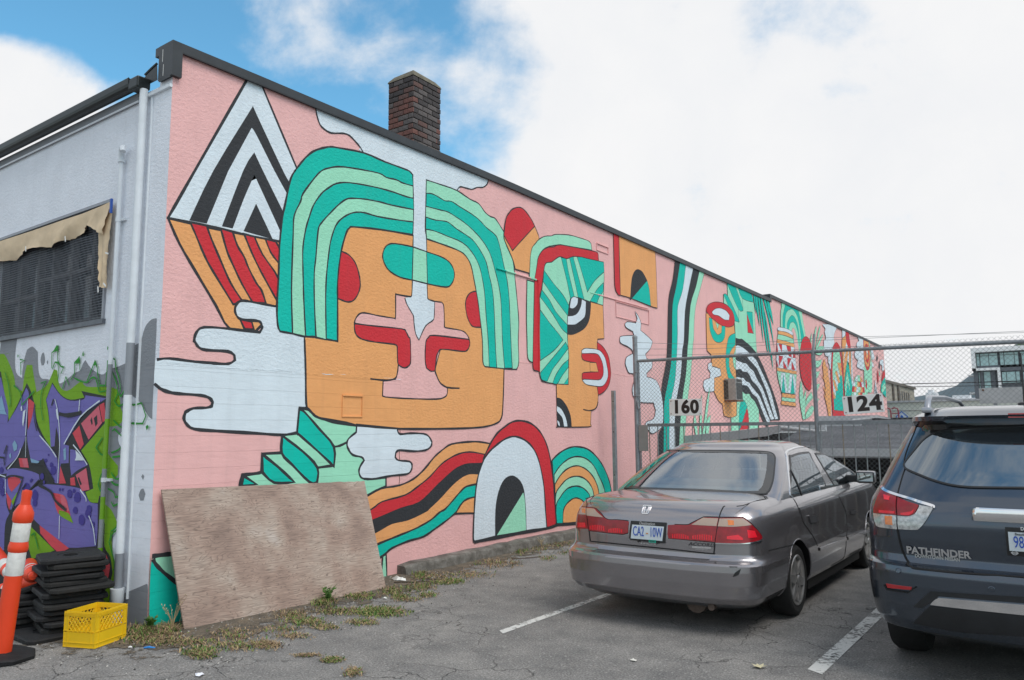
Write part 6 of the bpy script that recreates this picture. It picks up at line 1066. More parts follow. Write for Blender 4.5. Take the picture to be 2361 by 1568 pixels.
def delineator(name, lab, M, with_base):
    e = tag(empty(name), lab, 'delineator post', 'orange delineator posts'); e.matrix_world = M; k = .56
    L2 = lambda mb, prof, n=24: mb.lathe([(r_*k, z_) for r_, z_ in prof], n)
    mb = MB(); L2(mb, [(.115, .0), (.108, .40), (.104, .56)]); mb.build('tube', orange_pl, e, 40)
    mb = MB(); L2(mb, [(.10, .715), (.118, .735), (.118, .76), (.106, .79), (.10, .80)]); mb.build('tube_collar', orange_pl, e, 40)
    mb = MB(); L2(mb, [(.106, .93), (.122, .95), (.12, 1.0), (.09, 1.035), (.066, 1.06)]); mb.build('tube_shoulder', orange_pl, e, 40)
    mb = MB(); L2(mb, [(.105, .555), (.107, .56), (.104, .72), (.10, .725)]); mb.build('reflective_band', refl, e, 40)
    mb = MB(); L2(mb, [(.104, .795), (.107, .80), (.106, .935), (.10, .94)]); mb.build('reflective_band', refl, e, 40)
    mb = MB(); L2(mb, [(.064, 1.055), (.056, 1.09), (.062, 1.14), (.056, 1.16), (.0, 1.165)], 16); mb.box((-.03, -.008, 1.10), (.03, .008, 1.165)); mb.build('grip', orange_pl, e, 40)
    if with_base:
        mb = MB(); mb.lathe([(.07, .02), (.12, .015), (.215, .008), (.23, .0), (.225, -.025), (.0, -.025)], 8); mb.build('rubber_foot', rubber, e)
    return e
D = delineator('delineator_post', 'leaning orange delineator post with two white bands standing in front of the stacks', Matrix.Translation((.03, -1.10, .045)) @ Matrix.Rotation(R_(5.5), 4, Vector((-math.sin(YAW), math.cos(YAW), 0))), True)
def along(p, q): d = (Vector(q)-Vector(p)).normalized(); return Matrix.Translation(p) @ d.to_track_quat('Z', 'Y').to_matrix().to_4x4()
delineator('delineator_post', 'orange delineator post lying across the low stack with its end pointing at the camera', along((-1.75, -.2, .38), (-.78, -.58, .44)), False)
delineator('delineator_post', 'orange delineator post lying lowest, slanting down to the left behind the standing one', along((-.62, -.42, .44), (-1.6, -.62, .18)), False)
delineator('delineator_post', 'orange delineator post lying topmost on the pile at the left edge', along((-2.2, -.35, .50), (-1.15, -.55, .36)), False)
# crate
yel = mat('yellow crate plastic', (.78, .50, .012), .4, 0, .05, 6)
ex = Vector((.298-.036, -.571+.678, 0)); ey = Vector((.155-.298, -.276+.571, 0)); W, Dp, H = ex.length, ey.length, .262
MC = Matrix((ex.normalized(), Vector((-ex.normalized().y, ex.normalized().x, 0)), Vector((0, 0, 1)))).transposed().to_4x4(); MC.translation = Vector((.036, -.678, .004))
ce = tag(empty('milk_crate'), 'empty yellow plastic milk crate standing by the foot of the downspout', 'crate'); ce.matrix_world = MC
def crate_wall(P0, P1, nm='side_panel'):
    a, c = Vector(P0), Vector(P1); d = (c-a); ln = d.length; d.normalize(); nrm = Vector((d.y, -d.x, 0)); mb = MB()
    F = Matrix((d, nrm, Vector((0, 0, 1)))).transposed().to_4x4(); F.translation = a
    bx = lambda u0, u1, z0, z1, t0=-.008, t1=0.0: mb.box((u0, t0, z0), (u1, t1, z1), F)
    bx(.004, ln-.004, 0, .110); bx(0, ln, .225, H, -.009, .001)                       # solid foot and rim
    for z in (.232, .241, .250): bx(-.002, ln+.002, z, z+.003, -.0, .004)
    for z in (.0, .032, .118): bx(-.002, ln+.002, z, z+.005, -.0, .004)
    for u in (0, .035, ln-.04, ln-.005): bx(u, u+.005, 0, H, -.001, .0035)
    bx(0, .035, .118, .225); bx(ln-.035, ln, .118, .225); 
    z0, z1 = .112, .226; u = .035-(z1-z0)*.8
    while u < ln-.03:                                                                # diagonal lattice
        for s in (1, -1):
            ua, ub = (u, u+(z1-z0)*.8) if s > 0 else (u+(z1-z0)*.8, u); za, zb = z0, z1
            lo, hi = .034, ln-.034
            if ub != ua:
                t = sorted(((lo-ua)/(ub-ua), (hi-ua)/(ub-ua))); ta, tb_ = max(0, t[0]), min(1, t[1])
                if tb_ > ta:
                    p, q = (ua+(ub-ua)*ta, za+(zb-za)*ta), (ua+(ub-ua)*tb_, za+(zb-za)*tb_); w = .0034
                    mb.add([F @ Vector(v) for v in ((p[0]-w, -.007, p[1]), (p[0]+w, -.007, p[1]), (q[0]+w, -.007, q[1]), (q[0]-w, -.007, q[1]), (p[0]-w, -.001+.0004*s, p[1]), (p[0]+w, -.001+.0004*s, p[1]), (q[0]+w, -.001+.0004*s, q[1]), (q[0]-w, -.001+.0004*s, q[1]))], [(0,3,2,1),(4,5,6,7),(0,1,5,4),(1,2,6,5),(2,3,7,6),(3,0,4,7)])
        u += .038
    return mb.build(nm, yel, ce)
crate_wall((0, 0, 0), (W, 0, 0)); crate_wall((W, .001, 0), (W, Dp, 0)); crate_wall((W, Dp, 0), (0, Dp, 0)); crate_wall((0, Dp, 0), (0, .001, 0))
mb = MB(); mb.box((.01, .01, .004), (W-.01, Dp-.01, .012)); mb.build('floor', yel, ce)
# plywood sheet
def ply():
    m, t, b, N, L = newmat('weathered plywood')
    uv = t.nodes.new('ShaderNodeUVMap'); mp = t.nodes.new('ShaderNodeMapping'); L(uv.outputs[0], mp.inputs[0]); mp.inputs['Scale'].default_value = (1, 5.5, 1)
    ns = t.nodes.new('ShaderNodeTexNoise'); L(mp.outputs[0], ns.inputs['Vector']); ns.inputs['Scale'].default_value = 1.5; ns.inputs['Detail'].default_value = 3; ns.inputs['Distortion'].default_value = .4
    mth = t.nodes.new('ShaderNodeMath'); mth.operation = 'MULTIPLY'; L(ns.outputs[0], mth.inputs[0]); mth.inputs[1].default_value = 22
    fr = t.nodes.new('ShaderNodeMath'); fr.operation = 'FRACT'; L(mth.outputs[0], fr.inputs[0])
    grain = ramp(t, fr.outputs[0], [(0.0, .75), (.10, .0), (.8, .15), (1.0, .7)])
    f = t.nodes.new('ShaderNodeTexNoise'); mp2 = t.nodes.new('ShaderNodeMapping'); L(uv.outputs[0], mp2.inputs[0]); mp2.inputs['Scale'].default_value = (6, 90, 1); L(mp2.outputs[0], f.inputs['Vector']); f.inputs['Scale'].default_value = 1; f.inputs['Detail'].default_value = 6
    big = t.nodes.new('ShaderNodeTexNoise'); L(uv.outputs[0], big.inputs['Vector']); big.inputs['Scale'].default_value = 2.2; big.inputs['Detail'].default_value = 6
    c = ramp(t, big.outputs[0], [(.3, (.25, .175, .145)), (.45, (.37, .265, .215)), (.6, (.45, .36, .30)), (.75, (.55, .49, .45))])
    c = mixcol(t, grain, c, (.16, .115, .095)); c = mixcol(t, 1.0, c, ramp(t, f.outputs[0], [(.3, .75), (.7, 1.2)]), 'MULTIPLY')
    kn = t.nodes.new('ShaderNodeTexVoronoi'); mp3 = t.nodes.new('ShaderNodeMapping'); L(uv.outputs[0], mp3.inputs[0]); mp3.inputs['Scale'].default_value = (3.6, 4.6, 1); L(mp3.outputs[0], kn.inputs['Vector']); kn.inputs['Scale'].default_value = 1
    c = mixcol(t, ramp(t, kn.outputs['Distance'], [(.0, .85), (.045, .5), (.075, .0)]), c, (.10, .075, .065))
    L(c, b.inputs['Base Color']); b.inputs['Roughness'].default_value = .9; bump(t, b, f.outputs[0], .35, .004); return m
PLY = ply(); BL, BR, TL, TR = [Vector(p) for p in ((.322, .146, .004), (.474, 2.32, .004), (.05, .048, 1.138), (.05, 2.394, 1.083))]
me = bpy.data.meshes.new('plywood_sheet'); nU, nV = 40, 12; vs = []; uvs = []; fs = []; rw = random.Random(6)
nrm = (BR-BL).cross(TL-BL).normalized()
for side in (0, 1):
    for j in range(nV+1):
        for i in range(nU+1):
            s, t_ = i/nU, j/nV; p = (BL*(1-s)+BR*s)*(1-t_)+(TL*(1-s)+TR*s)*t_
            p = p+nrm*(.012*math.sin(s*3.1)*math.sin(t_*2.6))-nrm*(.016*side)
            if j == nV and .8 < s: p += Vector((0, 0, .012*rw.uniform(-1, .6)))
            if side == 0 and i == 0: pass
            vs.append(p); uvs.append((s*2.35, t_*1.15))
o1 = (nU+1)*(nV+1)
for j in range(nV):
    for i in range(nU): a = j*(nU+1)+i; fs += [(a, a+1, a+nU+2, a+nU+1), (a+o1, a+o1+nU+1, a+o1+nU+2, a+o1+1)]
for i in range(nU): a = i; fs.append((a+1, a, a+o1, a+1+o1)); a = nV*(nU+1)+i; fs.append((a, a+1, a+1+o1, a+o1))
for j in range(nV): a = j*(nU+1); fs.append((a, a+nU+1, a+nU+1+o1, a+o1)); a = j*(nU+1)+nU; fs.append((a+nU+1, a, a+o1, a+nU+1+o1))
me.from_pydata(vs, [], fs); ul = me.uv_layers.new()
for lp in me.loops: ul.data[lp.index].uv = uvs[lp.vertex_index]
me.materials.append(PLY); po = bpy.data.objects.new('plywood_sheet', me); COL.objects.link(po)
bmx = bmesh.new(); bmx.from_mesh(me); bmesh.ops.recalc_face_normals(bmx, faces=bmx.faces); bmx.to_mesh(me); bmx.free()
tag(po, 'weathered plywood sheet leaning against the mural wall', 'plywood sheet')
# grass, weeds and litter
def blades(name, green, seed, lab):
    r = random.Random(seed); mb = MB(); 
    for (x, y, ax, ay, bx_, by, n, gf, h) in TUFTS:
        for _ in range(int(n*3.4)):
            if (r.random() < gf*.62) != green: continue
            u, v = r.gauss(0, .62), r.gauss(0, .62)
            if u*u+v*v > 2.6: continue
            px, py = x+ax*u+bx_*v, y+ay*u+by*v
            if px < .01 and py > -.01: continue
            hh = h*r.uniform(.3, 1.0)*(.62 if green else .6); a = r.uniform(0, 6.28); ln = r.uniform(.4, 1.3) if green else r.uniform(.8, 2.6)
            w = r.uniform(.0022, .0045)*(1.5 if green else 1.0); d = Vector((math.cos(a), math.sin(a), 0)); s_ = Vector((-d.y, d.x, 0))*w
            p0 = Vector((px, py, .004)); p1 = p0+d*hh*ln*.4+Vector((0, 0, hh*.6)); p2 = p0+d*hh*ln*1.1+Vector((0, 0, hh*(1.0 if ln < .9 else .65)))
            mb.m = r.randrange(3); mb.add([p0-s_, p0+s_, p1+s_*.8, p1-s_*.8, p2], [(0, 1, 2, 3), (3, 2, 4)])
    gs = [mat('grass '+k, c, .7, 0, .2, 30) for k, c in (('deep green', (.055, .13, .018)), ('mid green', (.10, .19, .03)), ('yellow green', (.18, .22, .05)))] if green else [mat('dry grass '+k, c, .85, 0, .2, 30) for k, c in (('straw', (.42, .31, .17)), ('tan', (.30, .20, .11)), ('brown', (.17, .11, .065)))]
    return tag(mb.build(name, gs, fix=False), lab, 'grass', kind='stuff')
blades('green_grass', True, 1, 'short green grass and clover growing along the wall foot'); blades('dry_grass', False, 2, 'dry straw coloured grass along the wall foot')
mb = MB(); r = random.Random(9)
for _ in range(1500):
    x = r.uniform(-.6, 1.6); y = r.uniform(-1.1, 3.4) if r.random() < .8 else r.uniform(-1, 6); x = abs(r.gauss(0, .7)) if y > 0 else r.uniform(-1.5, 1.6)
    s = r.uniform(.003, .011); mb.m = r.randrange(3); z = .004
    mb.add([(x+s, y, z), (x, y+s*.8, z), (x-s*.9, y-.1*s, z), (x, y-s, z), (x+.1*s, y, z+s*.9)], [(0, 1, 4), (1, 2, 4), (2, 3, 4), (3, 0, 4)])
tag(mb.build('gravel', [mat('grit grey', (.2, .19, .18), .9), mat('grit pale', (.45, .43, .40), .9), mat('grit dark', (.07, .065, .06), .9)], fix=False), 'loose grit and pebbles along the wall foot', 'gravel', kind='stuff')
def weed(loc, lab, n, h, seed, dry):
    r = random.Random(seed); e = tag(empty('weed', loc), lab, 'weed', 'weeds at the wall foot'); mb = MB(); ml = MB()
    for i in range(n):
        a = r.uniform(0, 6.28); d = Vector((math.cos(a), math.sin(a), 0)); hh = h*r.uniform(.5, 1); P = [d*hh*.5*t*t+Vector((0, 0, hh*t)) for t in (0, .35, .7, 1)]; mb.tube(P, [.0022, .002, .0016, .001], 4)
        for k in range(7 if dry else 5):
            t = .65+.35*k/6 if dry else .15+.8*k/5; c = d*hh*.5*t*t+Vector((0, 0, hh*t)); q = Vector((r.uniform(-1, 1), r.uniform(-1, 1), r.uniform(.1, 1))).normalized()*(.02 if dry else .04); s_ = q.orthogonal().normalized()*(.004 if dry else .012); ml.add([c, c+q*.5+s_, c+q, c+q*.5-s_], [(0, 1, 2, 3)])
    mb.build('stem', mat('dry grass straw', (.42, .31, .17), .85) if dry else mat('grass mid green', (.10, .19, .03), .7), e); ml.build('leaf_cluster' if not dry else 'seed_head', mat('seed head', (.45, .36, .22), .85, 0, .2, 20) if dry else mat('grass deep green', (.055, .13, .018), .7), e, fix=False)
weed((.24, .09, 0), 'tall dry weed with seed heads beside the lower left corner of the plywood', 9, .30, 3, True)
weed((.10, -.02, 0), 'leafy green weed at the corner of the building', 16, .13, 4, False)
weed((.50, 1.52, 0), 'tall green weed in front of the lower middle of the plywood', 14, .17, 5, False)
weed((.24, 5.6, 0), 'dry brown weed stub against the kerb', 6, .15, 6, True)
def scrap(name, loc, size, col, lab, cat, seed, rough=.7):
    r = random.Random(seed); mb = MB(); n = 9; P = [(size*(.6+.4*r.random())*math.cos(2*math.pi*i/n), size*.75*(.6+.4*r.random())*math.sin(2*math.pi*i/n), size*.22*r.random()) for i in range(n)]
    Q = [(x*.5, y*.5, size*(.15+.35*r.random())) for x, y, z in P]; mb.add(P+Q+[(0, 0, size*.3)], [(i, (i+1) % n, n+(i+1) % n, n+i) for i in range(n)]+[(n+i, n+(i+1) % n, 2*n) for i in range(n)])
    o = mb.build(name, mat(name+' '+lab[:14], col, rough, 0, .08, 20), fix=False); o.location = (loc[0], loc[1], .006); return tag(o, lab, cat)
scrap('paper_scrap', (1.545, -.49), .045, (.75, .76, .82), 'crumpled white paper scrap on the asphalt in front of the crate', 'litter', 1)
scrap('rag', (.30, 2.70), .10, (.74, .73, .70), 'white crumpled rag at the end of the kerb', 'litter', 2)
scrap('paper_scrap', (.494, -.401), .022, (.75, .74, .72), 'small white paper scrap beside the yellow crate', 'litter', 3)
scrap('paper_scrap', (1.126, .12), .022, (.72, .76, .74), 'small pale paper scrap in the grass in front of the plywood', 'litter', 4)
scrap('plastic_scrap', (.846, 1.935), .03, (.7, .7, .68), 'pale plastic scrap near the green grass patch', 'litter', 8)
scrap('dark_scrap', (1.14, 2.073), .025, (.03, .035, .04), 'small dark scrap of rubber on the asphalt by the kerb', 'litter', 9)
scrap('paper_scrap', (3.78, 1.44), .03, (.7, .68, .62), 'torn pale paper scrap on the asphalt behind the silver sedan', 'litter', 10)
mb = MB(); mb.tube([(-.035, -.02, .006), (0, 0, .012), (.035, .028, .006)], [.006, .009, .005], 8); o = mb.build('blue_scrap', mat('blue plastic', (.02, .22, .6), .4)); o.location = (.629, -.328, 0); tag(o, 'bright blue plastic scrap in the dirt beside the crate', 'litter')
mb = MB(); LP = [(0, -.045), (.012, -.012), (.05, -.02), (.03, .006), (.042, .035), (.012, .025), (0, .055), (-.014, .025), (-.045, .03), (-.03, .004), (-.05, -.02), (-.012, -.014)]
tr = tess(LP); mb.add([(u, v, .004+.25*abs(u)+.15*abs(v)) for u, v in LP], tr); o = mb.build('fallen_leaf', mat('pale leaf', (.55, .50, .33), .8, 0, .15, 20), fix=False); o.location = (4.554, 1.777, .004); o.rotation_euler = (0, 0, .6); tag(o, 'pale dry fallen leaf on the asphalt between the cars', 'leaf')
for i, (p, q, c_) in enumerate((((.36, 2.55), (.62, 2.83), 'bent'), ((.45, 2.86), (.75, 3.05), 'straight'), ((.5, 4.5), (.72, 4.86), 'thin'))):
    mb = MB(); d = Vector((q[0]-p[0], q[1]-p[1], 0)); mb.tube([(0, 0, .012), tuple(d*.5+Vector((.03, -.02, .012))), tuple(d+Vector((0, 0, .01)))], .006, 5); o = mb.build('twig', mat('dead twig', (.09, .065, .05), .9)); o.location = (p[0], p[1], 0); tag(o, f'{c_} dark dead twig lying beside the kerb' if i < 2 else 'thin dark rod lying on the ground by the kerb, nearest the sedan', 'twig')
# ------------------------------------------------------------------ vehicle bodies: stacked plan outlines
class Hull:
    """rows: z, half width, rear y, front y, rear corner depth, rear corner power, side taper at the tail"""
    def __init__(s, rows, yc, D_f=.9, n_f=3.0, ymid=2.4):
        s.r = np.array(rows, float); s.yc = yc; s.Df = D_f; s.nf = n_f; s.ymid = ymid
    def par(s, z): return [np.interp(z, s.r[:, 0], s.r[:, k]) for k in range(1, 7)]
    def val(s, x, y, z):
        hw, yr, yf, D, n, tp = s.par(z)
        h = hw*(1-tp*np.clip((s.ymid-y)/s.ymid, 0, 1.3)**2); t = np.abs(x)/h
        q = np.where(y < yr+D, (yr+D-y)/D, 0.0); v = t**n+np.clip(q, 0, 9)**n
        q2 = np.where(y > yf-s.Df, (y-yf+s.Df)/s.Df, 0.0); v2 = t**s.nf+np.clip(q2, 0, 9)**s.nf
        return np.where(y < s.yc, v, np.maximum(v2, t**8))
    def R(s, th, z):
        th, z = np.broadcast_arrays(np.asarray(th, float), np.asarray(z, float)); dx, dy = np.sin(th), -np.cos(th)
        lo = np.zeros(th.shape); hi = np.full(th.shape, 5.0)
        for _ in range(34):
            m = (lo+hi)/2; inside = s.val(m*dx, s.yc+m*dy, z) < 1
            lo = np.where(inside, m, lo); hi = np.where(inside, hi, m)
        return lo
    def P(s, th, z, off=0.0):
        th = np.asarray(th, float); z = np.asarray(z, float); r = s.R(th, z); p = np.stack([r*np.sin(th), s.yc-r*np.cos(th), z+0*r], -1)
        if np.any(off):
            e = 2e-3; a = s.R(th+e, z); b_ = s.R(th-e, z); c = s.R(th, z+.004); d = s.R(th, z-.004)
            pt = np.stack([a*np.sin(th+e)-b_*np.sin(th-e), -a*np.cos(th+e)+b_*np.cos(th-e), 0*r], -1)
            pz = np.stack([(c-d)*np.sin(th), -(c-d)*np.cos(th), 0*r+.008], -1)
            n = np.cross(pt, pz); n /= np.linalg.norm(n, axis=-1, keepdims=True); p = p+n*np.asarray(off)[..., None] if np.ndim(off) else p+n*off
        return p
SED_LOW=[(0.2,0.82,0.16,5.4,0.34,3.2,0.09),(0.25,0.875,0.055,5.47,0.34,3.2,0.07),(0.3,0.905,0.015,5.51,0.36,3.3,0.055),(0.4,0.92,0.004,5.53,0.38,3.3,0.045),(0.5,0.925,0.0,5.53,0.4,3.3,0.04),(0.548,0.925,0.004,5.53,0.4,3.3,0.04),(0.563,0.923,0.018,5.52,0.4,3.2,0.045),(0.575,0.92,0.05,5.52,0.39,3.2,0.045),(0.59,0.918,0.078,5.51,0.38,3.2,0.05),(0.62,0.916,0.087,5.49,0.38,3.1,0.055),(0.72,0.914,0.09,5.45,0.38,3.1,0.06),(0.8,0.91,0.095,5.35,0.38,3.0,0.065),(0.86,0.905,0.105,5.25,0.38,3.0,0.07),(0.91,0.895,0.12,5.15,0.38,3.0,0.075),(0.95,0.88,0.145,5.15,0.38,2.9,0.08),(0.98,0.86,0.18,5.05,0.36,2.8,0.085),(1.0,0.825,0.235,4.9,0.34,2.8,0.09)]
SED_UP=[(0.96,0.83,0.74,4.75,0.24,3.4,0.03),(1.05,0.805,0.915,4.5,0.24,3.4,0.03),(1.15,0.765,1.11,4.2,0.26,3.3,0.03),(1.25,0.715,1.31,3.85,0.28,3.2,0.03),(1.35,0.655,1.5,3.45,0.3,3.0,0.03),(1.41,0.6,1.62,3.15,0.32,2.8,0.03),(1.445,0.55,1.72,2.95,0.34,2.6,0.03)]
SUV_LOW=[(0.28,0.9,0.25,4.6,0.4,3.0,0.05),(0.33,0.955,0.12,4.66,0.4,3.2,0.04),(0.4,0.985,0.065,4.72,0.42,3.3,0.035),(0.5,1.0,0.03,4.75,0.42,3.3,0.035),(0.62,1.005,0.015,4.75,0.42,3.3,0.03),(0.7,1.005,0.015,4.75,0.42,3.3,0.03),(0.735,1.005,0.022,4.75,0.42,3.3,0.03),(0.748,1.004,0.055,4.75,0.42,3.3,0.03),(0.756,1.003,0.088,4.74,0.42,3.2,0.03),(0.8,1.003,0.1,4.72,0.42,3.2,0.03),(0.9,1.003,0.085,4.7,0.42,3.2,0.03),(1.0,1.0,0.08,4.7,0.42,3.1,0.03),(1.08,0.995,0.09,4.6,0.42,3.0,0.035),(1.14,0.985,0.115,4.5,0.42,2.9,0.04),(1.19,0.965,0.15,4.4,0.42,2.8,0.05),(1.24,0.945,0.19,4.2,0.44,2.8,0.055),(1.3,0.92,0.235,4.0,0.44,2.7,0.06),(1.4,0.875,0.315,3.75,0.46,2.7,0.06),(1.5,0.83,0.395,3.5,0.48,2.7,0.06),(1.58,0.79,0.455,3.3,0.5,2.7,0.06),(1.625,0.765,0.48,3.2,0.5,2.7,0.06),(1.66,0.75,0.36,3.1,0.5,2.6,0.06),(1.69,0.735,0.335,3.0,0.5,2.6,0.06),(1.715,0.69,0.4,2.9,0.5,2.6,0.06)]
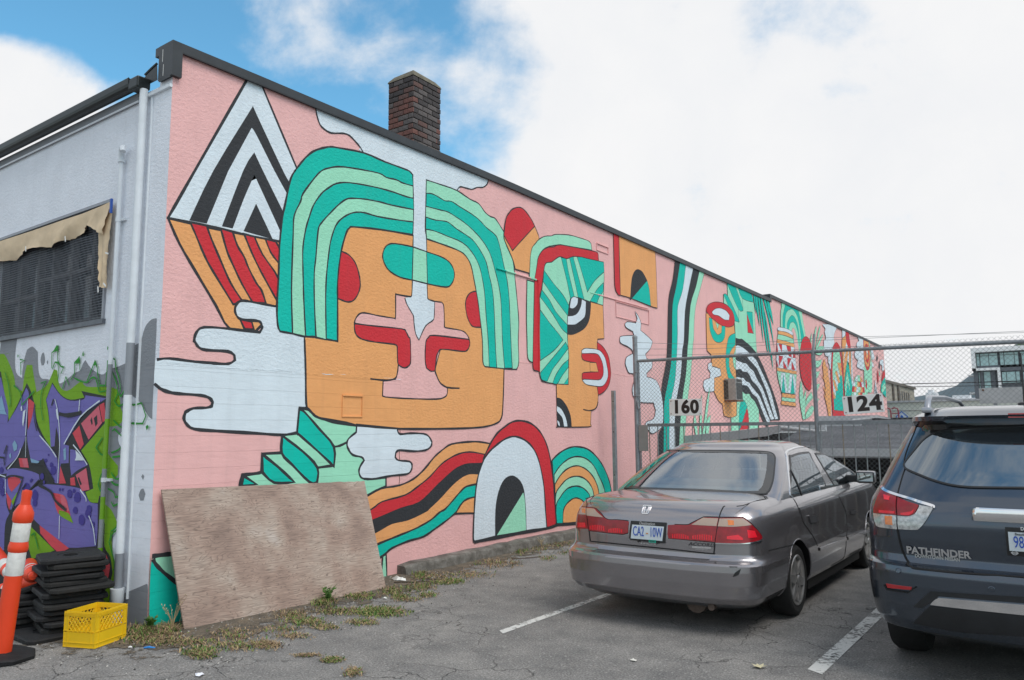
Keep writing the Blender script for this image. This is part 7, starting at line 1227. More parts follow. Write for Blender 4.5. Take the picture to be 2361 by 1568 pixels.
SED_F=[('F','tail_light','L',[(0.0731,0.8323),(0.101,0.8391),(0.148,0.8427),(0.1645,0.8572),(0.2001,0.8986),(0.2143,0.9074),(0.262,0.9074),(0.2533,0.8081),(0.2465,0.7218),(0.1732,0.7268),(0.0896,0.7259),(0.0752,0.7314),(0.0724,0.7661)],'red_lens',0.006),('F','tail_light','L',[(0.2653,0.9076),(0.3364,0.9102),(0.35,0.9045),(0.3715,0.8671),(0.3965,0.809),(0.4094,0.7693),(0.4108,0.7504),(0.3982,0.7383),(0.3597,0.7237),(0.3099,0.7192),(0.249,0.7184),(0.2559,0.8083)],'red_lens',0.006),('F','tail_light','L',[(-0.36,0.9215),(-0.3182,0.9238),(-0.2977,0.8471),(-0.2811,0.7472),(-0.37,0.7292),(-0.3961,0.7859),(-0.3893,0.844),(-0.3716,0.8914)],'red_lens',0.006),('F','tail_light','L',[(-0.3145,0.9237),(-0.2789,0.9253),(-0.2546,0.9208),(-0.2288,0.896),(-0.1902,0.8442),(-0.1405,0.8453),(-0.1003,0.8428),(-0.0905,0.8373),(-0.0931,0.7451),(-0.1164,0.7313),(-0.1444,0.7319),(-0.276,0.7327),(-0.2891,0.8318)],'red_lens',0.006),('F','reversing_lens','L',[(0.1645,0.8469),(0.2037,0.9008),(0.2143,0.9036),(0.2606,0.9029),(0.2541,0.8456)],'clear_lens',0.008),('F','reversing_lens','L',[(0.2652,0.9021),(0.3363,0.9058),(0.3499,0.9001),(0.3747,0.8559),(0.3118,0.8436),(0.2587,0.8441)],'clear_lens',0.008),('F','reversing_lens','L',[(-0.3544,0.9155),(-0.3166,0.9184),(-0.3021,0.864),(-0.3651,0.8553),(-0.3608,0.8853)],'clear_lens',0.008),('F','reversing_lens','L',[(-0.3107,0.9173),(-0.2648,0.9181),(-0.2475,0.9014),(-0.2074,0.8573),(-0.2962,0.8579)],'clear_lens',0.008),('F','amber_lens','L',[(0.293,0.8926),(0.3141,0.8897),(0.3145,0.8567),(0.2952,0.8551)],'amber_lens',0.01),('F','amber_lens','L',[(-0.3413,0.9064),(-0.3165,0.911),(-0.308,0.8746),(-0.3327,0.8741)],'amber_lens',0.01),('F','lens_rib','L',[(0.0907,0.7637),(0.0954,0.7633),(0.0953,0.7319),(0.0906,0.7318)],'bright_red',0.009),('F','lens_rib','L',[(0.0992,0.7674),(0.1039,0.767),(0.1037,0.732),(0.0991,0.7319)],'bright_red',0.009),('F','lens_rib','L',[(0.1077,0.7696),(0.1123,0.7692),(0.1121,0.732),(0.1075,0.732)],'bright_red',0.009),('F','lens_rib','L',[(0.1161,0.7703),(0.1207,0.7699),(0.1204,0.7321),(0.1159,0.732)],'bright_red',0.009),('F','lens_rib','L',[(0.1244,0.7695),(0.129,0.7691),(0.1287,0.7321),(0.1242,0.7321)],'bright_red',0.009),('F','lens_rib','L',[(0.1327,0.7673),(0.1372,0.7669),(0.137,0.7321),(0.1324,0.7321)],'bright_red',0.009),('F','lens_rib','L',[(0.1409,0.7637),(0.1454,0.7633),(0.1452,0.7321),(0.1407,0.7321)],'bright_red',0.009),('F','lens_rib','L',[(0.149,0.7586),(0.1535,0.7581),(0.1533,0.7321),(0.1488,0.7321)],'bright_red',0.009),('F','lens_rib','L',[(0.168,0.7628),(0.1727,0.7634),(0.1725,0.7354),(0.1678,0.7356)],'bright_red',0.009),('F','lens_rib','L',[(0.1765,0.7679),(0.1811,0.7685),(0.1808,0.7351),(0.1762,0.7353)],'bright_red',0.009),('F','lens_rib','L',[(0.1849,0.7718),(0.1894,0.7724),(0.1891,0.7347),(0.1846,0.7349)],'bright_red',0.009),('F','lens_rib','L',[(0.1932,0.7746),(0.1977,0.7751),(0.1974,0.7343),(0.1928,0.7346)],'bright_red',0.009),('F','lens_rib','L',[(0.2014,0.7761),(0.206,0.7767),(0.2056,0.7339),(0.2011,0.7342)],'bright_red',0.009),('F','lens_rib','L',[(0.2096,0.7766),(0.2141,0.7771),(0.2137,0.7335),(0.2093,0.7338)],'bright_red',0.009),('F','lens_rib','L',[(0.2178,0.7758),(0.2222,0.7763),(0.2218,0.7331),(0.2174,0.7333)],'bright_red',0.009),('F','lens_rib','L',[(0.2259,0.774),(0.2303,0.7744),(0.2299,0.7326),(0.2255,0.7328)],'bright_red',0.009),('F','lens_rib','L',[(0.2339,0.7709),(0.2383,0.7714),(0.2379,0.732),(0.2335,0.7323)],'bright_red',0.009),('F','lens_rib','L',[(-0.2718,0.7751),(-0.266,0.7759),(-0.2647,0.7433),(-0.2704,0.7431)],'bright_red',0.009),('F','lens_rib','L',[(-0.2615,0.7812),(-0.2559,0.782),(-0.2545,0.7438),(-0.2601,0.7435)],'bright_red',0.009),('F','lens_rib','L',[(-0.2515,0.7857),(-0.246,0.7864),(-0.2446,0.7441),(-0.2501,0.7439)],'bright_red',0.009),('F','lens_rib','L',[(-0.2417,0.7885),(-0.2363,0.7892),(-0.235,0.7444),(-0.2403,0.7442)],'bright_red',0.009),('F','lens_rib','L',[(-0.232,0.7897),(-0.2267,0.7904),(-0.2255,0.7446),(-0.2307,0.7445)],'bright_red',0.009),('F','lens_rib','L',[(-0.2224,0.7893),(-0.2173,0.7899),(-0.2162,0.7447),(-0.2213,0.7446)],'bright_red',0.009),('F','lens_rib','L',[(-0.213,0.7873),(-0.208,0.7879),(-0.207,0.7448),(-0.212,0.7448)],'bright_red',0.009),('F','lens_rib','L',[(-0.2037,0.7837),(-0.1987,0.7843),(-0.1979,0.7448),(-0.2029,0.7448)],'bright_red',0.009),('F','lens_rib','L',[(-0.1782,0.7631),(-0.1729,0.764),(-0.1725,0.7359),(-0.1778,0.7353)],'bright_red',0.009),('F','lens_rib','L',[(-0.1687,0.7697),(-0.1634,0.7706),(-0.1629,0.7369),(-0.1682,0.7364)],'bright_red',0.009),('F','lens_rib','L',[(-0.1591,0.7743),(-0.1539,0.7751),(-0.1534,0.7379),(-0.1586,0.7374)],'bright_red',0.009),('F','lens_rib','L',[(-0.1497,0.7768),(-0.1445,0.7776),(-0.1441,0.7389),(-0.1492,0.7384)],'bright_red',0.009),('F','lens_rib','L',[(-0.1403,0.7773),(-0.1351,0.7781),(-0.1347,0.7398),(-0.1399,0.7393)],'bright_red',0.009),('F','lens_rib','L',[(-0.1309,0.7757),(-0.1258,0.7765),(-0.1255,0.7408),(-0.1306,0.7403)],'bright_red',0.009),('F','lens_rib','L',[(-0.1216,0.7722),(-0.1166,0.773),(-0.1163,0.7417),(-0.1214,0.7412)],'bright_red',0.009),('F','reflector','L',[(0.2891,0.7699),(0.3275,0.7829),(0.3437,0.7572),(0.3417,0.7424),(0.2888,0.7475)],'bright_red',0.009),('F','reflector','L',[(0.3584,0.8198),(0.384,0.8106),(0.3916,0.7616),(0.3604,0.7569)],'bright_red',0.009),('F','reflector','L',[(-0.3596,0.7827),(-0.302,0.7956),(-0.2966,0.7545),(-0.3498,0.7465)],'bright_red',0.009),('F','plate_frame','L',[(-0.0798,0.8476),(0.0669,0.8509),(0.0613,0.694),(0.051,0.6833),(-0.0806,0.6898),(-0.0857,0.7059)],'black',0.012),('F','licence_plate','L',[(-0.0719,0.8166),(0.0596,0.8169),(0.0525,0.7036),(-0.0774,0.7044)],'plate',0.016),('F','scuff','L',[(0.3057,0.4773),(0.3149,0.5107),(0.3326,0.5382),(0.3268,0.4992),(0.3161,0.4822)],'black',0.0015),('F','scuff','L',[(0.2946,0.5527),(0.3224,0.553),(0.3206,0.5458),(0.2981,0.5458)],'black',0.0015),('S','panel_gap','L',[(-0.2765,0.7322),(-0.2695,0.6422),(-0.1745,0.6461),(-0.0333,0.6444),(0.0983,0.641),(0.2342,0.6311),(0.2427,0.6406),(0.2476,0.7184)],'gap',0.011),('S','panel_gap','L',[(-0.3181,0.9251),(-0.2942,0.8309),(-0.279,0.7371),(-0.2748,0.7086),(-0.2686,0.6511)],'gap',0.007),('S','panel_gap','L',[(0.2816,0.9924),(0.2759,0.985),(0.2678,0.9454),(0.264,0.9112),(0.2542,0.8082),(0.2464,0.7173)],'gap',0.009),('S','panel_gap','L',[(-0.3955,0.9865),(-0.335,0.9572),(-0.3181,0.9251)],'gap',0.005),('S','panel_gap','L',[(-0.3611,0.9225),(-0.3181,0.9251),(-0.2796,0.9272),(-0.2552,0.9228),(-0.229,0.898),(-0.1903,0.8459),(-0.1406,0.8474),(-0.0929,0.8458)],'gap',0.008),('S','panel_gap','L',[(0.0991,0.8415),(0.148,0.8457),(0.1636,0.8609),(0.2001,0.9023),(0.2142,0.9121),(0.264,0.9137),(0.3365,0.9148),(0.3509,0.9089),(0.3733,0.8706),(0.3976,0.8125),(0.4104,0.7709)],'gap',0.008),('S','panel_gap','L',[(-0.2754,0.7316),(-0.1444,0.7295),(-0.1164,0.7292),(-0.0931,0.7426)],'gap',0.007),('S','panel_gap','L',[(0.0742,0.7281),(0.1731,0.7237),(0.2464,0.7192)],'gap',0.007),('S','panel_gap','L',[(0.7043,0.9885),(0.7102,0.951),(0.7242,0.8872),(0.7301,0.8613)],'gap',0.006),('S','panel_gap','L',[(0.7358,0.909),(0.7696,0.7719),(0.9348,0.6199),(0.993,0.5339)],'gap',0.006),('S','panel_gap','L',[(2.022,0.9176),(2.0958,0.8157),(2.1693,0.7473)],'gap',0.006),('S','panel_gap','L',[(2.1219,0.8085),(2.1739,0.6562),(2.0819,0.467),(2.0667,0.2698),(1.5706,0.2682)],'gap',0.006),('S','panel_gap','L',[(0.437,0.6479),(0.51,0.6364),(0.6218,0.6213)],'gap',0.008),('S','light_trim_and_glint','L',[(0.2498,0.7139),(0.3099,0.7147),(0.3596,0.72),(0.4073,0.7309)],'chrome',0.007),('S','side_moulding','L',[(1.037,0.4955),(1.5322,0.4855),(2.0659,0.4714)],'mould',0.03),('S','side_moulding','L',[(2.1208,0.4704),(2.4973,0.4521),(2.7028,0.4331)],'mould',0.03),('F','door_handle','L',[(0.8486,0.8219),(0.8825,0.8242),(1.0175,0.8014),(1.0391,0.7543),(1.0157,0.745),(0.8773,0.757)],'handle',0.012),('F','door_handle','L',[(2.272,0.7403),(2.4115,0.7253),(2.4244,0.6877),(2.2923,0.6996)],'handle',0.012),('F','rear_window','U',[(-0.4775,1.0492),(-0.8556,1.4003),(-0.3108,1.4047),(0.4372,1.4029),(0.66,1.3962),(0.7184,1.3824),(0.715,1.3531),(0.629,1.2515),(0.5386,1.1133),(0.4995,1.063),(0.45,1.0454),(0.1442,1.0514),(-0.2796,1.0513)],'glassR',0.004),('F','inner','U',[(-0.4467,1.0688),(-0.6804,1.3875),(-0.2804,1.3891),(0.5807,1.3828),(0.6494,1.3734),(0.6365,1.3416),(0.5859,1.2706),(0.5112,1.1483),(0.4664,1.0811),(0.4109,1.061),(0.1395,1.0659),(-0.2922,1.0634)],'hole',0),('F','side_glass','U',[(0.7109,0.9966),(0.6922,1.0412),(0.7732,1.218),(0.9148,1.36),(1.0227,1.3922),(1.2066,1.4081),(1.7467,1.4234),(2.2992,1.4247),(2.4,1.4154),(2.4768,1.3942),(2.5642,1.3362),(2.6429,1.2397),(2.7034,1.1271),(2.7563,1.0077),(1.5703,1.0367),(1.5702,0.9795),(0.8275,0.9789)],'outer',0),('F','side_window','U',[(0.7,1.017),(0.732,1.1131),(0.9784,1.3306),(1.1134,1.3505),(1.5763,1.366),(2.0575,1.3677),(1.9261,1.2689),(1.8668,0.97),(0.9097,0.993)],'glass',0.004),('F','side_window','U',[(2.2384,1.3478),(2.4688,1.3398),(2.5556,1.3072),(2.6597,1.2074),(2.7006,1.0427),(2.6798,0.9776),(1.5694,1.0248),(1.9914,0.97),(2.1933,0.9808),(2.1588,1.1996)],'glass',0.004),('S','window_divider','U',[(0.8331,1.2233),(0.8558,1.1336),(0.8858,0.9929)],'black',0.022)]
SUV_F=[('F','rear_window','V',[(-0.3606,1.3699),(-0.354,1.4075),(-0.339,1.4677),(-0.3262,1.517),(-0.3076,1.5537),(-0.284,1.5765),(-0.2414,1.5975),(-0.1466,1.6107),(-0.0186,1.6205),(-0.023,1.2437),(-0.1117,1.2387),(-0.161,1.2385),(-0.2046,1.2488),(-0.2525,1.2734),(-0.2966,1.3033),(-0.3265,1.3222),(-0.347,1.3379),(-0.3584,1.3568)],'dglass','c'),('F','upper_trim_and_shade','V',[(-0.3619,1.3765),(-0.3646,1.4348),(-0.3647,1.5172),(-0.3581,1.6058),(-0.3182,1.6472),(-0.2856,1.6644),(-0.1895,1.672),(-0.0129,1.6742),(-0.0186,1.6222),(-0.1467,1.6125),(-0.2416,1.5997),(-0.2843,1.5788),(-0.308,1.556),(-0.3267,1.5193),(-0.3395,1.4699),(-0.3546,1.4097)],'gloss','c'),('F','tail_light','V',[(-0.3921,1.1879),(-0.3383,1.1688),(-0.3272,1.0473),(-0.4061,1.0427),(-0.4058,1.0834),(-0.4041,1.1405),(-0.4033,1.1795)],'red_lens','m'),('F','signal_lens','V',[(-0.406,1.0401),(-0.3271,1.0439),(-0.326,0.9578),(-0.38,0.9573),(-0.3927,0.9679),(-0.4008,1.0054)],'glint_lens','m'),('F','amber_lens','V',[(-0.3613,1.0333),(-0.3397,1.0362),(-0.3374,0.9819),(-0.3582,0.9813)],'amber_lens','m2'),('F','tail_light','V',[(-0.3329,1.1549),(-0.3174,1.1435),(-0.2702,1.1173),(-0.2712,1.0998),(-0.2786,1.0663),(-0.2874,1.0522),(-0.2963,1.0464),(-0.3236,1.0454)],'red_lens','m'),('F','reversing_lens','V',[(-0.3236,1.0412),(-0.2963,1.0434),(-0.2777,1.0627),(-0.269,1.0981),(-0.2679,1.1168),(-0.2356,1.1084),(-0.2332,1.1006),(-0.251,1.0203),(-0.2651,0.9801),(-0.2758,0.9653),(-0.3221,0.9595)],'glint_lens','m'),('F','lens_glow','V',[(-0.382,1.1618),(-0.3574,1.1532),(-0.3556,1.1323),(-0.3722,1.1336)],'bright_red','m2'),('F','lens_glow','V',[(-0.3151,1.0611),(-0.2858,1.0768),(-0.2794,1.0903),(-0.2822,1.067),(-0.2928,1.0512),(-0.314,1.0498)],'bright_red','m2'),('F','lens_glow','V',[(-0.384,1.0665),(-0.3327,1.0684),(-0.3324,1.0535),(-0.3808,1.0497)],'bright_red','m2'),('S','light_trim_and_glint','V',[(-0.4087,1.209),(-0.3885,1.1907),(-0.3635,1.1776),(-0.3378,1.1667),(-0.2911,1.1465),(-0.236,1.1173),(-0.2325,1.1056)],'chrome','m',0.02),('F','chrome_bar','V',[(-0.1402,1.0334),(-0.1371,1.0627),(-0.1326,1.0793),(-0.1265,1.088),(-0.0248,1.1007),(-0.0261,1.0459)],'chrome','c'),('F','plate_recess','V',[(-0.1395,1.0263),(-0.0263,1.0409),(-0.0326,0.846),(-0.131,0.8317),(-0.1449,0.8635)],'paint_d','c'),('F','reflector','V',[(-0.3525,0.6131),(-0.2826,0.6165),(-0.2852,0.5988),(-0.3494,0.5865)],'red_refl','m'),('S','bumper_crease','V',[(-0.3569,0.6048),(-0.3504,0.5775),(-0.2948,0.5785),(-0.2725,0.62)],'gap','m',0.008),('F','chrome_skid','V',[(-0.2427,0.5233),(-0.2339,0.5496),(-0.223,0.5685),(-0.2055,0.5756),(-0.038,0.5891),(-0.0401,0.528)],'chrome','c'),('F','lower_valance','V',[(-0.2994,0.3811),(-0.2444,0.5147),(-0.0402,0.5236),(-0.0456,0.3963),(-0.1808,0.3688),(-0.2645,0.3752)],'valance','c'),('F','bumper_recess','V',[(-0.2864,0.4946),(-0.2388,0.6056),(-0.0366,0.6317),(-0.0378,0.5941),(-0.2052,0.5822),(-0.2253,0.5723),(-0.2452,0.5257),(-0.2653,0.4913)],'valance','c'),('S','panel_gap','V',[(-0.316,1.6702),(-0.3867,1.6276),(-0.3794,1.4798),(-0.3724,1.4117),(-0.3628,1.3698),(-0.3514,1.3419),(-0.349,1.2939),(-0.3421,1.2046),(-0.3373,1.1674)],'gap','m',0.008),('S','panel_gap','V',[(-0.337,1.171),(-0.3257,0.9544),(-0.3219,0.8824),(-0.3168,0.8103),(-0.3012,0.7534),(-0.281,0.7358),(-0.2673,0.7311)],'gap','m',0.014),('S','panel_gap','V',[(-0.2673,0.7311),(-0.2013,0.7331),(-0.0339,0.7392)],'gap','c',0.014)]
ANCH={'plate': [(-0.0743,0.748),(0.0563,0.7519),(-0.0086,0.7579)],'dest': [(-0.0463,0.8321),(0.0291,0.8323),(-0.0093,0.8319)],'accord': [(0.1602,0.6942),(0.2359,0.6972),(0.1986,0.696)],'emblem': [(-0.0408,0.9398),(-0.0082,0.9432),(-0.0245,0.9415)],'se': [(0.1654,0.6734),(0.2333,0.6747),(0.2002,0.6744)],'v_name': [(-0.2851,0.8317),(-0.1742,0.8347),(-0.228,0.8329)],'v_dealer': [(-0.2641,0.7988),(-0.1987,0.8022),(-0.2309,0.7995)],'v_plate': [(-0.0622,0.9354),(-0.0293,0.9411),(-0.0468,0.9401)],'v_sens1': [(-0.3158,0.7048),(-0.3113,0.7063),(-0.3158,0.7048)],'v_sens2': [(-0.103,0.6562),(-0.1002,0.6569),(-0.103,0.6562)],'v_plTL': [(-0.0618,0.9928),(-0.0274,0.9983),(-0.0618,0.9928)],'v_plBL': [(-0.0618,0.8839),(-0.031,0.8898),(-0.0618,0.8839)],'v_D': [(-0.0308,1.0113),(-0.0301,1.0114),(-0.0304,1.0113)],'v_logo': [(-0.0513,0.872),(-0.0491,0.8724),(-0.0513,0.872)]}
# ------------------------------------------------------------------ vehicles
def carpaint(name, col, rough=.32, flake=.25, metal=.55):
    m, t, b, N, L = newmat(name); n = tex(t, 'ShaderNodeTexNoise', Scale=900.0, Detail=2.0); d = tex(t, 'ShaderNodeTexNoise', Scale=2.2, Detail=8.0, Roughness=.65)
    c = mixcol(t, n.outputs[0], tuple(x*(1-flake) for x in col), tuple(x*(1+flake) for x in col)); c = mixcol(t, ramp(t, d.outputs[0], [(.5, 0.0), (.85, .08)]), c, (.20, .19, .175))
    L(c, b.inputs['Base Color']); b.inputs['Metallic'].default_value = metal; b.inputs['Coat Weight'].default_value = .9; b.inputs['Coat Roughness'].default_value = .05
    L(ramp(t, d.outputs[0], [(.3, rough), (.8, min(1, rough+.06))]), b.inputs['Roughness']); return m
def glass(name, tint, fres=1.55, base=.03, rough=.0):
    m = bpy.data.materials.new(name); m.use_nodes = True; t = m.node_tree; t.nodes.clear(); N, L = t.nodes.new, t.links.new
    tr = N('ShaderNodeBsdfTransparent'); tr.inputs[0].default_value = tint+(1,); gl = N('ShaderNodeBsdfGlossy'); gl.inputs['Roughness'].default_value = rough; gl.inputs[0].default_value = (.9, .95, 1, 1)
    fr = N('ShaderNodeFresnel'); fr.inputs[0].default_value = fres; ad = N('ShaderNodeMath'); ad.operation = 'ADD'; ad.use_clamp = True; L(fr.outputs[0], ad.inputs[0]); ad.inputs[1].default_value = base
    mx = N('ShaderNodeMixShader'); L(ad.outputs[0], mx.inputs[0]); L(tr.outputs[0], mx.inputs[1]); L(gl.outputs[0], mx.inputs[2]); o = N('ShaderNodeOutputMaterial'); L(mx.outputs[0], o.inputs[0]); return m
def lens(name, col, rough=.12):
    m, t, b, N, L = newmat(name); w = tex(t, 'ShaderNodeTexWave', Scale=55.0); w.bands_direction = 'Z'; c = mixcol(t, ramp(t, w.outputs[0], [(.3, 0.0), (.7, 1.0)]), tuple(x*.55 for x in col), col); L(c, b.inputs['Base Color']); b.inputs['Roughness'].default_value = .35
    b.inputs['Coat Weight'].default_value = 1; b.inputs['Coat Roughness'].default_value = .03; return m
CM = dict(red_lens=mat('red lamp lens', (.27, .004, .010), .3, 0, .3, 18, coat=.35), bright_red=mat('bright red lamp rib', (.80, .012, .03), .25, 0, .1, 30, coat=.35), clear_lens=lens('ribbed clear lamp lens', (.56, .40, .31)), glint_lens=mat('clear lamp lens', (.46, .47, .47), .18, .35, .45, 45, coat=.5), amber_lens=mat('amber lamp lens', (.75, .20, .03), .25, 0, .25, 40, coat=1.0),  # plain clear lens has glints painted in as strong tone noise
          red_refl=mat('red reflector', (.42, .012, .018), .25, 0, .1, 20, coat=1.0), black=mat('black trim', (.012, .012, .013), .4), gap=mat('panel gap shadow line', (.006, .006, .007), .8), plate=mat('white licence plate', (.60, .66, .70), .35), chrome=mat('chrome trim', (.80, .81, .83), .10, 1.0, .03), handle=mat('door handle grey', (.12, .12, .13), .3, .5, coat=1.0),
          mould=mat('grey side moulding', (.42, .41, .43), .25, .6, coat=.8), valance=mat('dark lower valance', (.016, .018, .021), .45, 0, .2), gloss=mat('gloss black panel', (.012, .013, .015), .12, 0, .1, coat=.5))
SILVER = carpaint('warm grey car paint', (.285, .270, .284), .20, .12, .78); SLATE = carpaint('dark slate car paint', (.062, .080, .108), .2, .2, .85)
CM['paint_d'] = SLATE
tyrem = mat('tyre rubber', (.010, .010, .010), .8, 0, .3, 20, .3, 80); alloy = mat('alloy wheel', (.42, .41, .40), .35, .8, .15, 12); under = mat('black underside', (.004, .004, .004), .95); cloth = mat('grey seat cloth', (.20, .20, .20), .9, 0, .1, 8); shelf_m = mat('pale parcel shelf', (.34, .34, .33), .8)
def hull_patch(h, pts, name, m, parent, off, curve=True, thick=.012, step=.035):
    poly = smooth_line([(a*2.3, z) for a, z in pts], True, 3, 38) if curve else [(a*2.3, z) for a, z in pts]
    pv = []; 
    for i, p in enumerate(poly):                       # even spacing along the outline
        q = poly[(i+1) % len(poly)]; n = max(1, int(math.dist(p, q)/step)); pv += [(p[0]+(q[0]-p[0])*k/n, p[1]+(q[1]-p[1])*k/n) for k in range(n)]
    nb = len(pv); xs, zs = zip(*pv); inner = []
    x = min(xs)+step*.5
    while x < max(xs):
        z = min(zs)+step*.5
        while z < max(zs):
            if mgeo.intersect_point_line and inside2(x, z, pv, step*.3): inner.append((x, z))
            z += step
        x += step
    r = mgeo.delaunay_2d_cdt([Vector(p) for p in pv+inner], [(i, (i+1) % nb) for i in range(nb)], [], 1, 1e-6)
    V2 = r[0]; F2 = [f for f in r[2]]
    a = np.array([v.x/2.3 for v in V2]); zz = np.array([v.y for v in V2]); top = h.P(a, zz, off); bot = h.P(a, zz, off-thick)
    mb = MB(); n = len(V2); ecount = {}
    for f in F2:
        for i in range(len(f)): e = (f[i], f[(i+1) % len(f)]); ecount[e] = 1
    fs = [tuple(f) for f in F2]+[(e[1], e[0], e[0]+n, e[1]+n) for e in ecount if (e[1], e[0]) not in ecount]
    mb.add([tuple(p) for p in top]+[tuple(p) for p in bot], fs)
    return mb.build(name, m, parent, 35, fix=False) if True else None
def inside2(x, y, poly, marg=0.0):
    ins = False; n = len(poly); j = n-1
    for i in range(n):
        xi, yi = poly[i]; xj, yj = poly[j]
        if (yi > y) != (yj > y) and x < (xj-xi)*(y-yi)/(yj-yi)+xi: ins = not ins
        j = i
        if marg and (xi-x)**2+(yi-y)**2 < marg*marg: return False
    return ins
def hull_line(h, pts, name, m, parent, w, off=.002, ridge=False):
    P = smooth_line(pts, False, 6, 60); a = np.array([p[0] for p in P]); z = np.array([p[1] for p in P]); p0 = h.P(a, z, 0.0); p1 = h.P(a, z, .01); N_ = (p1-p0)/.01; mb = MB(); vs = []; n = len(P)
    for i in range(n):
        t = Vector(p0[min(i+1, n-1)]-p0[max(i-1, 0)]).normalized(); nn = Vector(N_[i]).normalized(); s = nn.cross(t).normalized()*w*.5; c = Vector(p0[i])
        vs += [c-s-nn*.004, c-s*.9+nn*off, c+s*.9+nn*off, c+s-nn*.004]
    mb.add(vs, [(i*4+k, i*4+k+1, i*4+k+5, i*4+k+4) for i in range(n-1) for k in range(3)]); return mb.build(name, m, parent, 50)
def body_shell(h, zs, nth, name, m, parent, cap, holes=None, arches=None):
    th = np.linspace(-math.pi, math.pi, nth+1)[:-1]; mb = MB(); Z = np.array(zs); TH, ZZ = np.meshgrid(th, Z); P = h.P(TH, ZZ); vs = [tuple(p) for p in P.reshape(-1, 3)]; nz = len(zs); fs = []
    for j in range(nz-1):
        for i in range(nth):
            k = (i+1) % nth
            if arches:
                c0 = (P[j, i]+P[j+1, k])/2
                if abs(c0[0]) > .5 and any((c0[1]-ya)**2+(c0[2]-za)**2 < ra*ra for ya, za, ra in arches): continue
            if holes:
                tm = th[i]+math.pi/nth; zm = (zs[j]+zs[j+1])/2
                if any(inside2(tm, zm, q) for q in holes): continue
            fs.append((j*nth+i, j*nth+k, (j+1)*nth+k, (j+1)*nth+i))
    base = (nz-1)*nth; prev = base
    for s, dz in cap:                                    # crown: the top outline drawn in towards the middle
        o = len(vs); vs += [(P[-1, i, 0]*s, h.yc+(P[-1, i, 1]-h.yc)*s, zs[-1]+dz) for i in range(nth)]
        fs += [(prev+i, prev+(i+1) % nth, o+(i+1) % nth, o+i) for i in range(nth)]; prev = o
    o = len(vs); vs.append((0, h.yc, zs[-1]+cap[-1][1])); fs += [(prev+i, prev+(i+1) % nth, o) for i in range(nth)]
    if not holes: fs.append(tuple(range(nth-1, -1, -1)))
    mb.add(vs, fs); return mb.build(name, m, parent, 40)
def wheel_arches(h, parent, arches, m, xin, lip):
    for ya, za, ra in arches:
        for sd in (1, -1):
            pts = []; zlo = h.r[0, 0]+.01
            for i in range(49):
                a = math.pi*(i-4)/40; y = ya+ra*math.cos(a); z = za+ra*math.sin(a)
                if z < zlo: continue
                lo, hi = 0.0, 1.5
                for _ in range(30):
                    mid = (lo+hi)/2
                    if h.val(np.array(mid), np.array(y), np.array(z)) < 1: lo = mid
                    else: hi = mid
                pts.append((sd*(lo-.004), y, z))
            mb = MB(); mb.tube(pts, lip, 8); mb.build('wheel_arch', m, parent, True)
            mb = MB(); n = len(pts); vs = []
            for x, y, z in pts: vs += [(x, y, z), (sd*xin, y, z)]
            mb.add(vs, [(2*i, 2*i+2, 2*i+3, 2*i+1) for i in range(n-1)]+[tuple(2*i+1 for i in range(n))]); mb.build('wheel_well', under, parent, fix=False)
def wheel(parent, x, y, r, rr, w, side, spokes, name='wheel', big=False):
    M = Matrix.Translation((x, y, r)) @ Matrix.Rotation(R_(90*side), 4, 'Y')       # local z points outwards
    mb = MB(); mb.lathe([(rr*.97, -w*.9), (r*.93, -w), (r*.985, -w*.86), (r, -w*.7), (r, -w*.3), (r*.985, -w*.14), (r*.93, -.004), (r*.86, .004), (rr*1.03, -.004), (rr, -.02)], 40, M); t = mb.build('tyre', tyrem, None, 30)
    e = t; e.parent = parent; e.name = 'wheel'
    mb = MB(); mb.lathe([(rr*1.03, -.003), (rr*1.0, .003), (rr*.93, .0), (rr*.90, -.05), (rr*.88, -w*.8)], 40, M); mb.lathe([(0, .012), (rr*.16, .012), (rr*.20, .004), (rr*.22, -.03)], 24, M)
    for k in range(spokes):
        a = 2*math.pi*k/spokes+.3; Rm = M @ Matrix.Rotation(a, 4, 'Z')
        mb.add([Rm @ Vector(p) for p in ((rr*.15, -.045, .004), (rr*.15, .045, .004), (rr*.93, .028, -.002), (rr*.93, -.028, -.002), (rr*.15, -.05, -.05), (rr*.15, .05, -.05), (rr*.92, .034, -.05), (rr*.92, -.034, -.05))], [(0, 1, 2, 3), (0, 4, 5, 1), (1, 5, 6, 2), (2, 6, 7, 3), (3, 7, 4, 0)])
    mb.build('rim', alloy, e, 30)
    mb = MB(); mb.lathe([(0, -w*.45), (rr*.9, -w*.45)], 24, M); mb.build('brake_disc', mat('dark brake disc', (.03, .028, .026), .6, .4, .3, 10), e)
    mb = MB()
    for k in range(5): a = 2*math.pi*k/5; mb.lathe([(0, .006), (.009, .005), (.009, -.005)], 8, M @ Matrix.Translation((rr*.27*math.cos(a), rr*.27*math.sin(a), .0)))
    mb.build('wheel_nut', mat('dark nut', (.05, .05, .05), .4, .8), e)
def both(p):                              # left half outline to a whole one, symmetrical about the middle
    k = [i for i in range(len(p)-1) if p[i][0] > -.075 and p[i+1][0] > -.075 and abs(p[i][1]-p[i+1][1]) > .02]
    q = p[k[0]+1:]+p[:k[0]+1] if k else p
    return q+[(-a, z) for a, z in reversed(q)]
def mirror_pts(p): return [(-a, z) for a, z in reversed(p)]
